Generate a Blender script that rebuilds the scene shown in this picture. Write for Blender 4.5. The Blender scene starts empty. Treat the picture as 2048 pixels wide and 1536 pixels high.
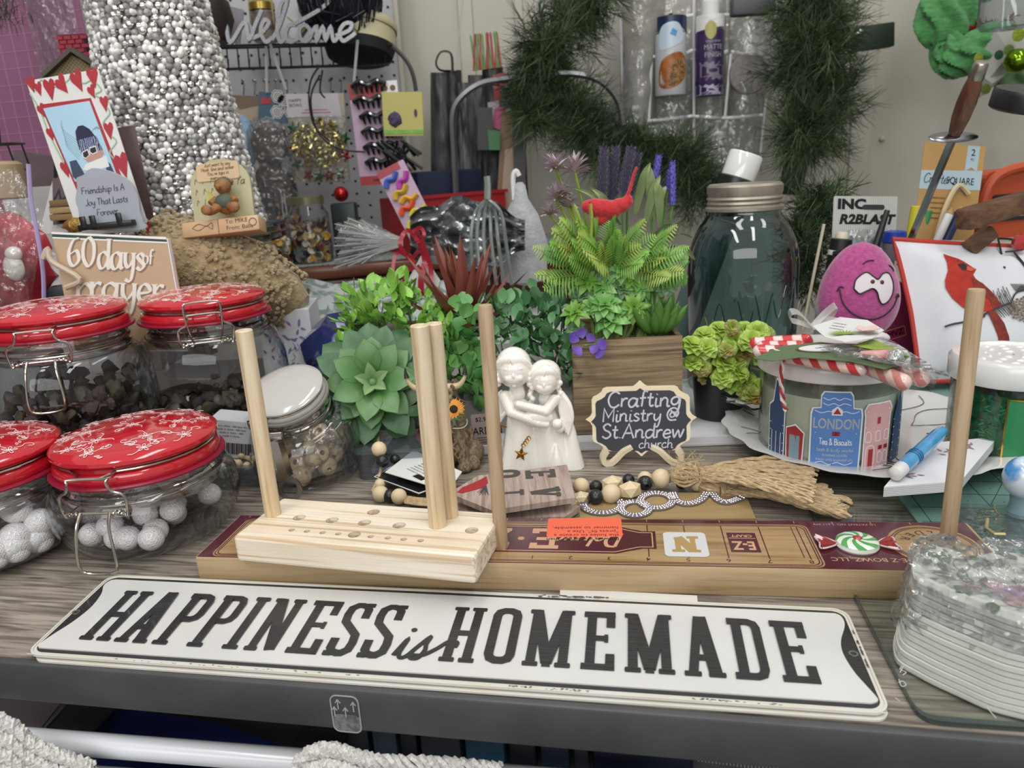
import bpy,bmesh,math,random
from math import sin,cos,pi,radians as R,atan2,sqrt,hypot
from mathutils import Vector,Matrix,Euler,noise
random.seed(7)
SC=bpy.context.scene;COL=SC.collection
# ---------------- camera ----------------
CF,CP,CR,CH=1508.5,.2829,-.0596,.2723
_c,_s=cos(CR),sin(CR)
_fw=Vector((0,cos(CP),-sin(CP)));_up=Vector((0,sin(CP),cos(CP)));_rt=Vector((1,0,0))
_rx=_rt*_c + _up*_s;_ry=_up*_c - _rt*_s
cam=bpy.data.cameras.new('camera');cam.sensor_width=36;cam.lens=CF/2048*36;cam.clip_start=.02;cam.clip_end=50
cam.dof.use_dof=True;cam.dof.focus_distance=.56;cam.dof.aperture_fstop=12
co=bpy.data.objects.new('camera',cam);COL.objects.link(co)
co.matrix_world=Matrix(((_rx.x,_ry.x,-_fw.x,0),(_rx.y,_ry.y,-_fw.y,0),(_rx.z,_ry.z,-_fw.z,CH),(0,0,0,1)))
SC.camera=co
def _ray(x,y):return _rx*((x-1024)/CF) - _ry*((y-768)/CF) + _fw
def PZ(x,y,z=0.):
    r=_ray(x,y);return Vector((0,0,CH)) + r*((z-CH)/r.z)
def PY(x,y,Y):
    r=_ray(x,y);return Vector((0,0,CH)) + r*(Y/r.y)
# ---------------- light ----------------
SC.view_settings.view_transform='Standard';SC.view_settings.look='None'
SC.view_settings.exposure=0.0;SC.view_settings.gamma=1;SC.view_settings.use_curve_mapping=False
SC.cycles.max_bounces=10;SC.cycles.transparent_max_bounces=28;SC.cycles.diffuse_bounces=3;SC.cycles.glossy_bounces=4
SC.cycles.caustics_reflective=False;SC.cycles.caustics_refractive=False;SC.cycles.use_denoising=True
SC.cycles.sample_clamp_indirect=4
w=bpy.data.worlds.new('world');SC.world=w;w.use_nodes=True
w.node_tree.nodes['Background'].inputs[0].default_value=(1,.994,.975,1);w.node_tree.nodes['Background'].inputs[1].default_value=.5
def area(name,loc,size,power,target=(0,.6,0),col=(1,.992,.972)):
    l=bpy.data.lights.new(name,'AREA');l.shape='RECTANGLE';l.size,l.size_y=size;l.energy=power;l.color=col
    o=bpy.data.objects.new(name,l);COL.objects.link(o);o.location=loc
    o.rotation_euler=(Vector(target)-Vector(loc)).to_track_quat('-Z','Y').to_euler();return o
for i,(x,y) in enumerate(((-.75,-.35),(.55,-.5),(-.1,.55),(1.2,.7))):
    area('ceiling_tube_light',(x,y,1.75),(.22,1.15),(11,11,7,6)[i],(x,y+.35,0))
area('front_fill_light',(-.3,-1.5,.95),(2.2,.7),19,(0,.7,.1),(1,.995,.98))  # added fill from the camera side, brightens front faces and jar contents
# ---------------- colour, materials ----------------
def lin(h):
    if not isinstance(h,str):return tuple(h)+(1,) if len(h) == 3 else h
    h=h.lstrip('#');v=[int(h[i:i+2],16)/255 for i in (0,2,4)]
    return tuple((c/12.92 if c <= .04045 else ((c+.055)/1.055)**2.4) for c in v)+(1,)
MATS={}
def mat(name,c,r=.5,metal=0,c2=None,ns=20,sc=(1,1,1),det=4,lo=.35,hi=.65,bump=0,bs=None,spec=.5,coat=0,sheen=0,sub=0,tex='noise',rot=(0,0,0),emis=0,rv=0,dist=0):
    if name in MATS:return MATS[name]
    m=bpy.data.materials.new(name);m.use_nodes=True;nt=m.node_tree;N=nt.nodes;L=nt.links;b=N['Principled BSDF']
    b.inputs['Base Color'].default_value=lin(c);b.inputs['Roughness'].default_value=r;b.inputs['Metallic'].default_value=metal
    b.inputs['Specular IOR Level'].default_value=spec;b.inputs['Coat Weight'].default_value=coat;b.inputs['Coat Roughness'].default_value=.08
    b.inputs['Sheen Weight'].default_value=sheen
    if sub:b.inputs['Subsurface Weight'].default_value=sub;b.inputs['Subsurface Radius'].default_value=(.004,.003,.002)
    if emis:b.inputs['Emission Color'].default_value=lin(c);b.inputs['Emission Strength'].default_value=emis
    tc=N.new('ShaderNodeTexCoord');mp=N.new('ShaderNodeMapping');mp.inputs['Scale'].default_value=sc;mp.inputs['Rotation'].default_value=rot
    L.new(tc.outputs['Object'],mp.inputs[0])
    if c2 is not None:
        if tex == 'noise':
            t=N.new('ShaderNodeTexNoise');t.inputs['Scale'].default_value=ns;t.inputs['Detail'].default_value=det;t.inputs['Distortion'].default_value=dist;out=t.outputs['Fac']
        elif tex == 'voronoi':
            t=N.new('ShaderNodeTexVoronoi');t.inputs['Scale'].default_value=ns;out=t.outputs['Distance']
        elif tex == 'check':
            t=N.new('ShaderNodeTexChecker');t.inputs['Scale'].default_value=ns;out=t.outputs['Fac']
        else:
            t=N.new('ShaderNodeTexWave');t.inputs['Scale'].default_value=ns;t.inputs['Distortion'].default_value=dist;t.inputs['Detail'].default_value=3;t.inputs['Detail Scale'].default_value=1.2;out=t.outputs['Fac']
        L.new(mp.outputs[0],t.inputs['Vector'])
        cr=N.new('ShaderNodeValToRGB');cr.color_ramp.elements[0].position=lo;cr.color_ramp.elements[1].position=hi
        cr.color_ramp.elements[0].color=lin(c);cr.color_ramp.elements[1].color=lin(c2)
        L.new(out,cr.inputs[0]);L.new(cr.outputs[0],b.inputs['Base Color'])
    if bump:
        t2=N.new('ShaderNodeTexNoise');t2.inputs['Scale'].default_value=bs or ns;t2.inputs['Detail'].default_value=3
        L.new(mp.outputs[0],t2.inputs['Vector']);bp=N.new('ShaderNodeBump');bp.inputs['Strength'].default_value=bump;bp.inputs['Distance'].default_value=.002
        L.new(t2.outputs['Fac'],bp.inputs['Height']);L.new(bp.outputs[0],b.inputs['Normal'])
    m['_c']=1;MATS[name]=m;return m
def glass(name,tint='#f4f7f6',edge='#8d9896',r=.02,refl=.8,base=.06,bump=0,bs=30,haze=0,hc='#dddddd',power=3.2,bd=.004):
    if name in MATS:return MATS[name]
    m=bpy.data.materials.new(name);m.use_nodes=True;nt=m.node_tree;N=nt.nodes;L=nt.links
    N.remove(N['Principled BSDF']);out=N['Material Output']
    lw=N.new('ShaderNodeLayerWeight');lw.inputs[0].default_value=.5
    cr=N.new('ShaderNodeValToRGB');cr.color_ramp.elements[0].position=.35;cr.color_ramp.elements[1].position=.98
    cr.color_ramp.elements[0].color=lin(tint);cr.color_ramp.elements[1].color=lin(edge)
    L.new(lw.outputs['Facing'],cr.inputs[0])
    tr=N.new('ShaderNodeBsdfTransparent');L.new(cr.outputs[0],tr.inputs[0])
    gl=N.new('ShaderNodeBsdfGlossy');gl.inputs['Roughness'].default_value=r
    pw=N.new('ShaderNodeMath');pw.operation='POWER';pw.inputs[1].default_value=power;L.new(lw.outputs['Facing'],pw.inputs[0])
    ml=N.new('ShaderNodeMath');ml.operation='MULTIPLY_ADD';ml.inputs[1].default_value=refl;ml.inputs[2].default_value=base;L.new(pw.outputs[0],ml.inputs[0])
    mx=N.new('ShaderNodeMixShader');L.new(ml.outputs[0],mx.inputs[0]);L.new(tr.outputs[0],mx.inputs[1]);L.new(gl.outputs[0],mx.inputs[2])
    last=mx
    if haze:
        df=N.new('ShaderNodeBsdfDiffuse');df.inputs[0].default_value=lin(hc);m2=N.new('ShaderNodeMixShader');m2.inputs[0].default_value=haze
        L.new(mx.outputs[0],m2.inputs[1]);L.new(df.outputs[0],m2.inputs[2]);last=m2
    L.new(last.outputs[0],out.inputs[0])
    if bump:
        tc=N.new('ShaderNodeTexCoord');t2=N.new('ShaderNodeTexNoise');t2.inputs['Scale'].default_value=bs;t2.inputs['Detail'].default_value=2;L.new(tc.outputs['Object'],t2.inputs['Vector'])
        bp=N.new('ShaderNodeBump');bp.inputs['Strength'].default_value=bump;bp.inputs['Distance'].default_value=bd
        L.new(t2.outputs['Fac'],bp.inputs['Height'])
        for q in (gl,lw):L.new(bp.outputs[0],q.inputs['Normal'])
    MATS[name]=m;return m
# ---------------- mesh builder ----------------
def crystal_mat(name):
    m=bpy.data.materials.new(name);m.use_nodes=True;nt=m.node_tree;b=nt.nodes['Principled BSDF'];b.inputs['Base Color'].default_value=(.93,.93,.92,1);b.inputs['Roughness'].default_value=.04;b.inputs['IOR'].default_value=1.5;b.inputs['Transmission Weight'].default_value=.72;b.inputs['Coat Weight'].default_value=.6;return m
def rot(x=0,y=0,z=0):return Euler((R(x),R(y),R(z))).to_matrix().to_4x4()
def tr(x=0,y=0,z=0):return Matrix.Translation((x,y,z))
def scl(x,y=None,z=None):return Matrix.Diagonal((x,x if y is None else y,x if z is None else z,1))
def smooth(pts,n=6,closed=False):
    P=[Vector(p) if len(p) == 3 else Vector((p[0],p[1],0)) for p in pts]
    if len(P) < 3:return P
    out=[];k=len(P)
    for i in range(k if closed else k-1):
        p1,p2=P[i],P[(i+1) % k]
        p0=P[i-1] if (closed or i > 0) else p1;p3=P[(i+2) % k] if (closed or i+2 < k) else p2
        for j in range(n):
            t=j/n;out.append(.5*((2*p1)+(p2-p0)*t+(2*p0-5*p1+4*p2-p3)*t*t+(3*p1-p0-3*p2+p3)*t**3))
    if not closed:out.append(P[-1])
    return out
def circ(r,n=24,cx=0,cy=0,ry=None,a0=0):return [(cx+r*cos(a0+2*pi*i/n),cy+(ry or r)*sin(a0+2*pi*i/n)) for i in range(n)]
def rrect(x0,y0,x1,y1,r,n=4):
    o=[]
    for cx,cy,a in ((x1-r,y1-r,0),(x0+r,y1-r,90),(x0+r,y0+r,180),(x1-r,y0+r,270)):
        for i in range(n+1):t=R(a+90*i/n);o.append((cx+r*cos(t),cy+r*sin(t)))
    return o
class M:
    def __init__(s):s.v=[];s.f=[];s.m=[];s.k=0;s.X=Matrix()
    def add(s,V,F,X=None,k=None):
        b=len(s.v);X=s.X @ X if X is not None else s.X;idx=s.k if k is None else k
        s.v += [X @ Vector(p) for p in V];s.f += [tuple(b+i for i in f) for f in F];s.m += [idx]*len(F);return s
    def box(s,c,d,X=None,k=None,bev=0):
        x,y,z=d[0]/2,d[1]/2,d[2]/2
        if bev:
            bm=bmesh.new();bmesh.ops.create_cube(bm,size=1,matrix=Matrix.Translation(c) @ Matrix.Diagonal((d[0],d[1],d[2],1)))
            bmesh.ops.bevel(bm,geom=bm.edges[:],offset=bev,segments=2,profile=.5,affect='EDGES')
            bm.verts.index_update();V=[v.co.copy() for v in bm.verts];F=[[v.index for v in f.verts] for f in bm.faces];bm.free();return s.add(V,F,X,k)
        V=[(c[0]+a*x,c[1]+b*y,c[2]+e*z) for a in (-1,1) for b in (-1,1) for e in (-1,1)]
        return s.add(V,[(0,1,3,2),(4,6,7,5),(0,4,5,1),(2,3,7,6),(0,2,6,4),(1,5,7,3)],X,k)
    def lathe(s,prof,n=32,X=None,k=None,cap=(True,True),rx=1,ry=1,wob=None):
        V=[];F=[]
        for r,z in prof:
            for i in range(n):
                a=2*pi*i/n;q=r*(wob(a,z) if wob else 1);V.append((q*cos(a)*rx,q*sin(a)*ry,z))
        for j in range(len(prof)-1):
            for i in range(n):i2=(i+1) % n;F.append((j*n+i,j*n+i2,(j+1)*n+i2,(j+1)*n+i))
        if cap[0] and prof[0][0] > 1e-6:F.append(tuple(range(n-1,-1,-1)))
        if cap[1] and prof[-1][0] > 1e-6:F.append(tuple((len(prof)-1)*n+i for i in range(n)))
        return s.add(V,F,X,k)
    def tube(s,pts,r,n=8,closed=False,sm=0,X=None,k=None,flat=1):
        P=smooth(pts,sm,closed) if sm else [Vector(p) if len(p) == 3 else Vector((p[0],p[1],0)) for p in pts]
        K=len(P);V=[];F=[];prev=None
        for i,p in enumerate(P):
            a=P[(i-1) % K] if (closed or i > 0) else p;b=P[(i+1) % K] if (closed or i < K-1) else p
            t=(b-a);t=t.normalized() if t.length > 1e-9 else Vector((0,0,1))
            if prev is None:u=t.orthogonal().normalized()
            else:
                u=prev-t*prev.dot(t);u=u.normalized() if u.length > 1e-6 else t.orthogonal().normalized()
            prev=u;w_=t.cross(u);rr=r(i/(K-1)) if callable(r) else r
            for j in range(n):g=2*pi*j/n;V.append(p+u*(cos(g)*rr)+w_*(sin(g)*rr*flat))
        for i in range(K if closed else K-1):
            for j in range(n):j2=(j+1) % n;i2=(i+1) % K;F.append((i*n+j,i*n+j2,i2*n+j2,i2*n+j))
        if not closed:F.append(tuple(range(n-1,-1,-1)));F.append(tuple((K-1)*n+j for j in range(n)))
        return s.add(V,F,X,k)
    def ext(s,pts,z0,z1,X=None,k=None):
        n=len(pts);V=[(p[0],p[1],z0) for p in pts]+[(p[0],p[1],z1) for p in pts]
        F=[tuple(range(n-1,-1,-1)),tuple(range(n,2*n))]+[(i,(i+1) % n,n+(i+1) % n,n+i) for i in range(n)]
        return s.add(V,F,X,k)
    def ring(s,A,B,z0,z1,X=None,k=None):
        n=len(A);V=[(p[0],p[1],z) for z in (z0,z1) for q in (A,B) for p in q];F=[]
        for i in range(n):
            j=(i+1) % n;F += [(2*n+i,2*n+j,3*n+j,3*n+i),(i,n+i,n+j,j),(i,j,2*n+j,2*n+i),(n+i,3*n+i,3*n+j,n+j)]
        return s.add(V,F,X,k)
    def rib(s,pts,w,z0,z1,sm=0,X=None,k=None,closed=False,con=None,nib=.6):
        P=smooth(pts,sm,closed) if sm else [Vector((p[0],p[1],0)) for p in pts];n=len(P);A=[];B=[]
        if n < 2:return s
        for i,p in enumerate(P):
            a=P[(i-1) % n] if (closed or i > 0) else p;b=P[(i+1) % n] if (closed or i < n-1) else p
            t1=(p-a);t2=(b-p);t1=t1.normalized() if t1.length > 1e-9 else t2.normalized();t2=t2.normalized() if t2.length > 1e-9 else t1
            t=(t1+t2);t=t.normalized() if t.length > .2 else t2;nn=Vector((-t.y,t.x,0));f=1/max(.6,t.dot(t2))
            ww=(w(i/(n-1)) if callable(w) else w)/2*f
            if con:ww *= con+(1-con)*abs(t.x*sin(nib)-t.y*cos(nib))
            A.append(p+nn*ww);B.append(p-nn*ww)
        M.cnt=(getattr(M,'cnt',0)+1) % 11;e=(z1-z0)*.012
        V=[(q.x,q.y,z+(e*(M.cnt*2+1.7*i/n) if z == z1 else 0)) for z in (z0,z1) for L_ in (A,B) for i,q in enumerate(L_)];F=[]
        for i in range(n if closed else n-1):
            j=(i+1) % n;F += [(2*n+i,3*n+i,3*n+j,2*n+j),(i,j,n+j,n+i),(i,2*n+i,2*n+j,j),(n+i,n+j,3*n+j,3*n+i)]
        if not closed:F += [(0,n,3*n,2*n),(n-1,3*n-1,4*n-1,2*n-1)]
        return s.add(V,F,X,k)
    def ball(s,c,r,n=12,X=None,k=None,jit=0,sq=(1,1,1)):
        pr=[(sin(pi*i/(n//2+2)),-cos(pi*i/(n//2+2))) for i in range(n//2+3)]
        V=[];F=[];m_=len(pr)
        for i,(a,z) in enumerate(pr):
            for j in range(n):g=2*pi*j/n;V.append(Vector((a*cos(g),a*sin(g),z)))
        if jit:V=[v*(1+jit*noise.noise(v*2.3+Vector(c)*37)) for v in V]
        V=[(c[0]+v[0]*r*sq[0],c[1]+v[1]*r*sq[1],c[2]+v[2]*r*sq[2]) for v in V]
        for i in range(m_-1):
            for j in range(n):j2=(j+1) % n;F.append((i*n+j,i*n+j2,(i+1)*n+j2,(i+1)*n+j))
        return s.add(V,F,X,k)
    def grid(s,fn,nu,nv,X=None,k=None,cu=False,th=0):
        V=[Vector(fn(i/(nu if cu else nu-1),j/(nv-1))) for i in range(nu) for j in range(nv)];F=[]
        for i in range(nu if cu else nu-1):
            for j in range(nv-1):i2=(i+1) % nu;F.append((i*nv+j,i2*nv+j,i2*nv+j+1,i*nv+j+1))
        return s.add(V,F,X,k)
    def leaf(s,L,W,X=None,k=None,cup=.2,curl=.2,nu=4,tip=.5,th=0):
        def fn(u,v):
            t=v;ww=W/2*(sin(pi*min(1,t**tip))**.8 if t < 1 else 0)+W*.03*(1-t);x=(u-.5)*2*ww
            return (x,t*L*cos(curl*t),t*L*sin(curl*t)+cup*abs(x)*1.0)
        s.grid(fn,3,nu+1,X,k)
        if th:s.grid(lambda u,v:(lambda p:(p[0],p[1],p[2]-th*sin(pi*min(1,max(0,v)))))(fn(1-u,v)),3,nu+1,X,k)
        return s
    def mesh(s,name,mats,sm=True):
        me=bpy.data.meshes.new(name);me.from_pydata([tuple(v) for v in s.v],[],s.f)
        for m_ in (mats if isinstance(mats,(list,tuple)) else [mats]):me.materials.append(m_)
        me.polygons.foreach_set('material_index',s.m)
        if sm:
            me.polygons.foreach_set('use_smooth',[True]*len(me.polygons))
            if hasattr(me,'set_sharp_from_angle'):me.set_sharp_from_angle(angle=R(38 if sm is True else sm))
        me.update();return me
def link(name,data,parent=None,loc=(0,0,0),ro=(0,0,0)):
    o=bpy.data.objects.new(name,data);COL.objects.link(o);o.location=loc;o.rotation_euler=tuple(R(a) for a in ro)
    if parent:o.parent=parent
    return o
def tag(o,label=None,cat=None,group=None,kind=None):
    for k_,v_ in (('label',label),('category',cat),('group',group),('kind',kind)):
        if v_:o[k_]=v_
    return o
def thing(name,label,cat,loc=(0,0,0),ro=(0,0,0),group=None):return tag(link(name,None,None,loc,ro),label,cat,group)
def part(name,m_,mats,parent,label=None,kind=None,sm=True,loc=(0,0,0),ro=(0,0,0)):
    return tag(link(name,m_.mesh(name,mats,sm) if isinstance(m_,M) else m_,parent,loc,ro),label,kind=kind)
def solo(name,m_,mats,label,cat,loc=(0,0,0),ro=(0,0,0),group=None,sm=True,kind=None):
    return tag(link(name,m_.mesh(name,mats,sm) if isinstance(m_,M) else m_,None,loc,ro),label,cat,group,kind)
def inst(src,parent,loc=(0,0,0),ro=None,sc=None):
    o=src.copy();COL.objects.link(o);o.parent=parent;o.location=loc
    if ro is not None:o.rotation_euler=ro
    if sc is not None:o.scale=(sc,sc,sc) if not hasattr(sc,'__len__') else sc
    return o
def struct(name,m_,mats,sm=False,loc=(0,0,0),ro=(0,0,0)):return tag(link(name,m_.mesh(name,mats,sm),None,loc,ro),kind='structure')
def bake(me,mods,name='shape'):
    o=bpy.data.objects.new('t',me);COL.objects.link(o)
    for typ,kw in mods:
        md=o.modifiers.new('m',typ)
        for a,b in kw.items():setattr(md,a,b)
    bpy.context.view_layer.update();dg=bpy.context.evaluated_depsgraph_get()
    r=bpy.data.meshes.new_from_object(o.evaluated_get(dg),depsgraph=dg);r.name=name;bpy.data.objects.remove(o);return r
def fuse(m_,mt,vox,it=4,fac=.5,name='body'):
    me=bake(m_.mesh(name,mt,False),[('REMESH',dict(mode='VOXEL',voxel_size=vox,use_smooth_shade=True)),('SMOOTH',dict(iterations=it,factor=fac))],name)
    me.materials.clear();me.materials.append(mt);me.polygons.foreach_set('material_index',[0]*len(me.polygons));me.polygons.foreach_set('use_smooth',[True]*len(me.polygons));return me
_tc={}
def text(s_,size=1.,align='CENTER',bold=0,sx=1.,ls=1.,shear=0):
    key=(s_,align,bold,ls,shear)
    if key not in _tc:
        cu=bpy.data.curves.new('t','FONT');cu.body=s_;cu.align_x=align;cu.align_y='CENTER';cu.size=1;cu.offset=bold;cu.extrude=.01;cu.space_line=ls;cu.shear=shear;cu.resolution_u=3
        o=bpy.data.objects.new('t',cu);COL.objects.link(o);bpy.context.view_layer.update();dg=bpy.context.evaluated_depsgraph_get()
        me=bpy.data.meshes.new_from_object(o.evaluated_get(dg));bpy.data.objects.remove(o)
        _tc[key]=([v.co.copy() for v in me.vertices],[tuple(p.vertices) for p in me.polygons])
    V,F=_tc[key]
    return [Vector((v.x*size*sx,v.y*size,v.z*size if size < .02 else v.z*.02)) for v in V],F
# ---------------- stroke alphabet (units: x-height 5, capitals 9) ----------------
GL={
'a':"6|5,4 3,5 1,4 .5,2 1.5,0 3.5,.5 5,3.5;5,5 4.8,1.5 5.2,.2 6.2,.6",'b':"5.6|1,9 .8,4 .8,.5;.8,3 3,5 5,3.5 4.5,1 2.5,0 .8,1",
'c':"5|4.3,4 3,5 1.2,4 .5,2 1.5,.2 3.2,0 4.8,1",'d':"6|5,4 3,5 1,4 .5,2 1.5,0 3.5,.5 5,3;5.2,9 5,4 5,1 5.4,0 6.2,.5",
'e':"5|.7,2.4 4.2,3 3.8,4.6 2.3,5 .9,3.6 .6,1.6 2,0 4.6,1",'f':"4|4.2,8.2 3,9 2,7.5 1.8,3 1.6,0;.3,4.8 3.6,5",
'g':"6|5,4 3,5 1,4 .6,2 2,.6 4,1.5 5,4.5 5,0 4.2,-3.4 2,-3.8 .8,-2.6",'h':"6|1,9 .8,4 .8,0;.8,3 2.6,5 4.3,4 4.4,1 4.8,0 5.8,.4",
'i':"2.8|1.2,5 1,1.5 1.6,0 2.8,.6;1.3,6.8 1.5,7.3",'j':"3|2,5 1.9,0 1,-3.4 -.6,-3;2,6.8 2.2,7.3",'k':"5.2|1,9 .8,4 .8,0;4.4,5 1,2.4;2.2,3.2 4.9,0",
'l':"2.8|1.3,9 1,4 1.2,.6 2.8,.5",'m':"8.4|.8,5 .8,0;.8,3 2.4,5 3.8,4 3.9,0;3.9,3 5.6,5 7,4 7,1 7.6,0 8.4,.5",'n':"6|.8,5 .8,0;.8,3 2.6,5 4.3,4 4.4,1 4.8,0 5.9,.4",
'o':"5.6|2.8,5 .9,4 .6,2 1.7,.1 3.6,.1 4.9,2 4.5,4.2 2.8,5",'p':"5.8|.8,5 .8,-4;.8,3 3,5 5,3.5 4.5,1 2.5,0 .8,1",'q':"5.8|5,4 3,5 1,4 .5,2 1.5,0 3.5,.5 5,3.5;5,5 5,-4",
'r':"4.2|.9,5 .9,0;.9,3 2.4,4.8 4,4.6",'s':"4.6|4,4.2 2.4,5 1,4 2.4,2.7 4,1.4 2.6,0 .6,.7",'t':"4|2,7.6 1.8,2 2.6,.1 4,.7;.3,5 3.6,5",
'u':"6|.9,5 .8,1.6 2,0 3.8,.8 4.8,3;4.8,5 4.7,1 5.2,0 6,.5",'v':"5|.6,5 2.4,0 4.4,5",'w':"7.6|.6,5 1.8,0 3.8,4 5.2,0 7,5",'x':"5|.6,5 4.4,0;4.4,5 .6,0",
'y':"5.6|.9,5 1,2 2.4,.6 4.6,3;4.8,5 4.6,0 3.4,-3.6 1,-3.2",'z':"5|!.6,5 4.4,5 .6,0 4.6,0",
'A':"7.4|!.4,0 3.7,9 7,0;!1.7,3.3 5.7,3.3",'B':"6.4|!1,9 1,0;1,9 4.6,8.6 4.6,5.4 1,4.8 5.2,4.2 5.4,.8 1,0",'C':"7|6.4,7.6 4,9 1.5,7.4 .6,4 2,.6 4.4,0 6.6,1.6",
'D':"7|!1,9 1,0;1,9 4.6,8.4 6.4,4.6 4.8,.8 1,0",'E':"6|!5.6,9 1,9 1,0 5.8,0;!1,4.7 4.6,4.7",'F':"6|!5.6,9 1,9 1,0;!1,4.7 4.6,4.7",'G':"7.2|6.4,7.6 4,9 1.5,7.4 .6,4 2,.6 4.4,0 6.6,1.6;!6.6,1.2 6.6,4 4.2,4",
'H':"7|!1,9 1,0;!6,9 6,0;!1,4.6 6,4.6",'I':"3|!1.4,9 1.4,0",'J':"5|4,9 4,2 2.4,0 .6,1.4",'K':"6.4|!1,9 1,0;!5.8,9 1,4;!2.6,5.4 6,0",'L':"5.6|!1,9 1,0 5.4,0",'M':"8.4|!1,0 1,9 4.2,3 7.4,9 7.4,0",
'N':"7.2|!1,0 1,9 6.2,0 6.2,9",'O':"7.4|3.7,9 1.2,7.4 .6,4 2,.5 4.6,.2 6.6,3 6.4,7 3.7,9",'P':"6.2|!1,9 1,0;1,9 4.8,8.6 5.2,5.6 1,4.4",'Q':"7.6|3.7,9 1.2,7.4 .6,4 2,.5 4.6,.2 6.6,3 6.4,7 3.7,9;!4,2 7,-.6",
'R':"6.6|!1,9 1,0;1,9 4.8,8.6 5.2,5.6 1,4.6;!3,4.6 6.2,0",'S':"6|5.2,7.6 3.2,9 1,7.4 2,5.2 4.4,4 5.4,1.8 3,0 .6,1.4",'T':"6.4|!.4,9 6,9;!3.2,9 3.2,0",'U':"7|1,9 1,2.4 3.4,0 6,2.4 6,9",'V':"6.6|!.4,9 3.3,0 6.2,9",
'W':"9|!.4,9 2.4,0 4.6,7 6.6,0 8.6,9",'X':"6.4|!.6,9 5.8,0;!5.8,9 .6,0",'Y':"6.4|!.4,9 3.2,4.4 6,9;!3.2,4.4 3.2,0",'Z':"6.4|!.8,9 5.8,9 .6,0 5.9,0",
'0':"6|3,9 1,7 .8,2.6 3,0 5,2.6 5,7 3,9",'6':"6|4.8,8.6 2.4,7.6 .8,4 1.4,.8 3.2,0 5,2 4,4.6 1.2,3.4",'2':"6|.9,7 2.6,9 4.9,7.4 4,4.4 .8,0;!.8,0 5.2,0",' ':"3|",'.':"2|1,0 1,.5",'&':"7|6.4,3 3.6,0 1,1.4 4,6.4 2.8,9 1.4,7 6.6,0",'@':"8|5.4,3.4 4,5.4 2.4,4 3.2,2.2 5.4,3 6,5.4 6.6,2.6 7.6,5 5.6,8 2.4,7.6 .6,4 2.4,.4 6.6,.4"}
def hand(m_,s_,size,x=0,y=0,z0=0,z1=.0003,w=.9,slant=0.,align='C',con=None,X=None,k=None,sp=0,jit=0,serif=0,sxx=1):
    g=[(c,GL.get(c,GL[' ']).split('|')) for c in s_];W=sum(float(a[0])+sp for _,a in g)*sxx;u=size/9
    cx=-W/2 if align == 'C' else 0
    for c,(adv,st) in g:
        dy=random.uniform(-jit,jit)
        for q in st.split(';'):
            if not q:continue
            sh=q[0] == '!';P=[tuple(float(a) for a in p.split(',')) for p in q.lstrip('!').split(' ')]
            P=[(x+(cx+px*sxx+slant*py)*u,y+(py+dy)*u) for px,py in P]
            m_.rib(P,w*u,z0,z1,0 if (sh or len(P) < 3) else 5,X,k,con=con)
            if serif:
                for e,e2 in ((P[0],P[1]),(P[-1],P[-2])):
                    if abs(e[0]-e2[0]) < .25*abs(e[1]-e2[1]):m_.rib([(e[0]-serif*u,e[1]),(e[0]+serif*u,e[1])],.35*u,z0,z1,0,X,k)
                    elif sh and abs(e[1]-e2[1]) < .25*abs(e[0]-e2[0]):m_.rib([(e[0],e[1]-serif*u*.9),(e[0],e[1]+serif*u*.5)],.4*u,z0,z1,0,X,k)
        cx += (float(adv)+sp)*sxx
    return m_
def frame_from(a,b,z):   # yaw (deg) and origin of the edge a->b lying at height z
    A=PZ(*a,z);B=PZ(*b,z);d=B-A;return A,math.degrees(atan2(d.y,d.x)),d.length
# ---------------- placing helpers ----------------
def cardf(TL_,TR_,BL_,Yt,Yb=None,Yr=None):
    """orthonormal frame of a flat card seen at pixels TL, TR, BL with depths Y; x right, y up, z towards viewer; origin bottom-left"""
    Yb=Yt if Yb is None else Yb;a=PY(*TL_,Yt);b=PY(*TR_,Yt if Yr is None else Yr);c=PY(*BL_,Yb)
    ex=(b-a).normalized();ey=(a-c);H=ey.length;ey=(ey-ex*ey.dot(ex)).normalized();ez=ex.cross(ey)
    return Matrix(((ex.x,ey.x,ez.x,c.x),(ex.y,ey.y,ez.y,c.y),(ex.z,ey.z,ez.z,c.z),(0,0,0,1))),(b-a).length,H
def cthing(name,label,cat,F,group=None):t=tag(link(name,None),label,cat,group);t.matrix_world=F;return t
def csolo(name,m_,mats,label,cat,F,group=None,sm=False,kind=None):o=solo(name,m_,mats,label,cat,group=group,sm=sm,kind=kind);o.matrix_world=F;return o
def pxy(F,x,y,off=0.):  # pixel -> local coordinates on the card plane
    O=Vector((0,0,CH));r=_ray(x,y);n=F.to_3x3().col[2];p=F.translation+n*off;t=(p-O).dot(n)/r.dot(n);q=F.inverted() @ (O+r*t);return (q.x,q.y)
def cpoly(F,L_):return [pxy(F,*q) for q in L_]
def ccard(name,label,cat,TL_,TR_,BL_,Yt,mt,th=.0006,Yb=None,Yr=None,r=.002,group=None):
    F,W,H=cardf(TL_,TR_,BL_,Yt,Yb,Yr);t=cthing(name,label,cat,F,group);m=M();m.ext(rrect(0,0,W,H,r),-th,0);part('card',m,mt,t,sm=False);return t,F,W,H
def pr(t,m,mt,name='print',label=None):return part(name,m,mt,t,label,kind='stuff',sm=False)
def tx(m,s_,x,y,size,z=.0003,**k):
    rz=k.pop('rz',0);V,F_=text(s_,size,**k);m.add([Vector((v.x,v.y,0)) for v in V],F_,tr(x,y,z) @ rot(z=rz))
INK=mat('ink_black','#1c1614',.5);WHP=mat('print_white','#dcdcda',.5)
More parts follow.
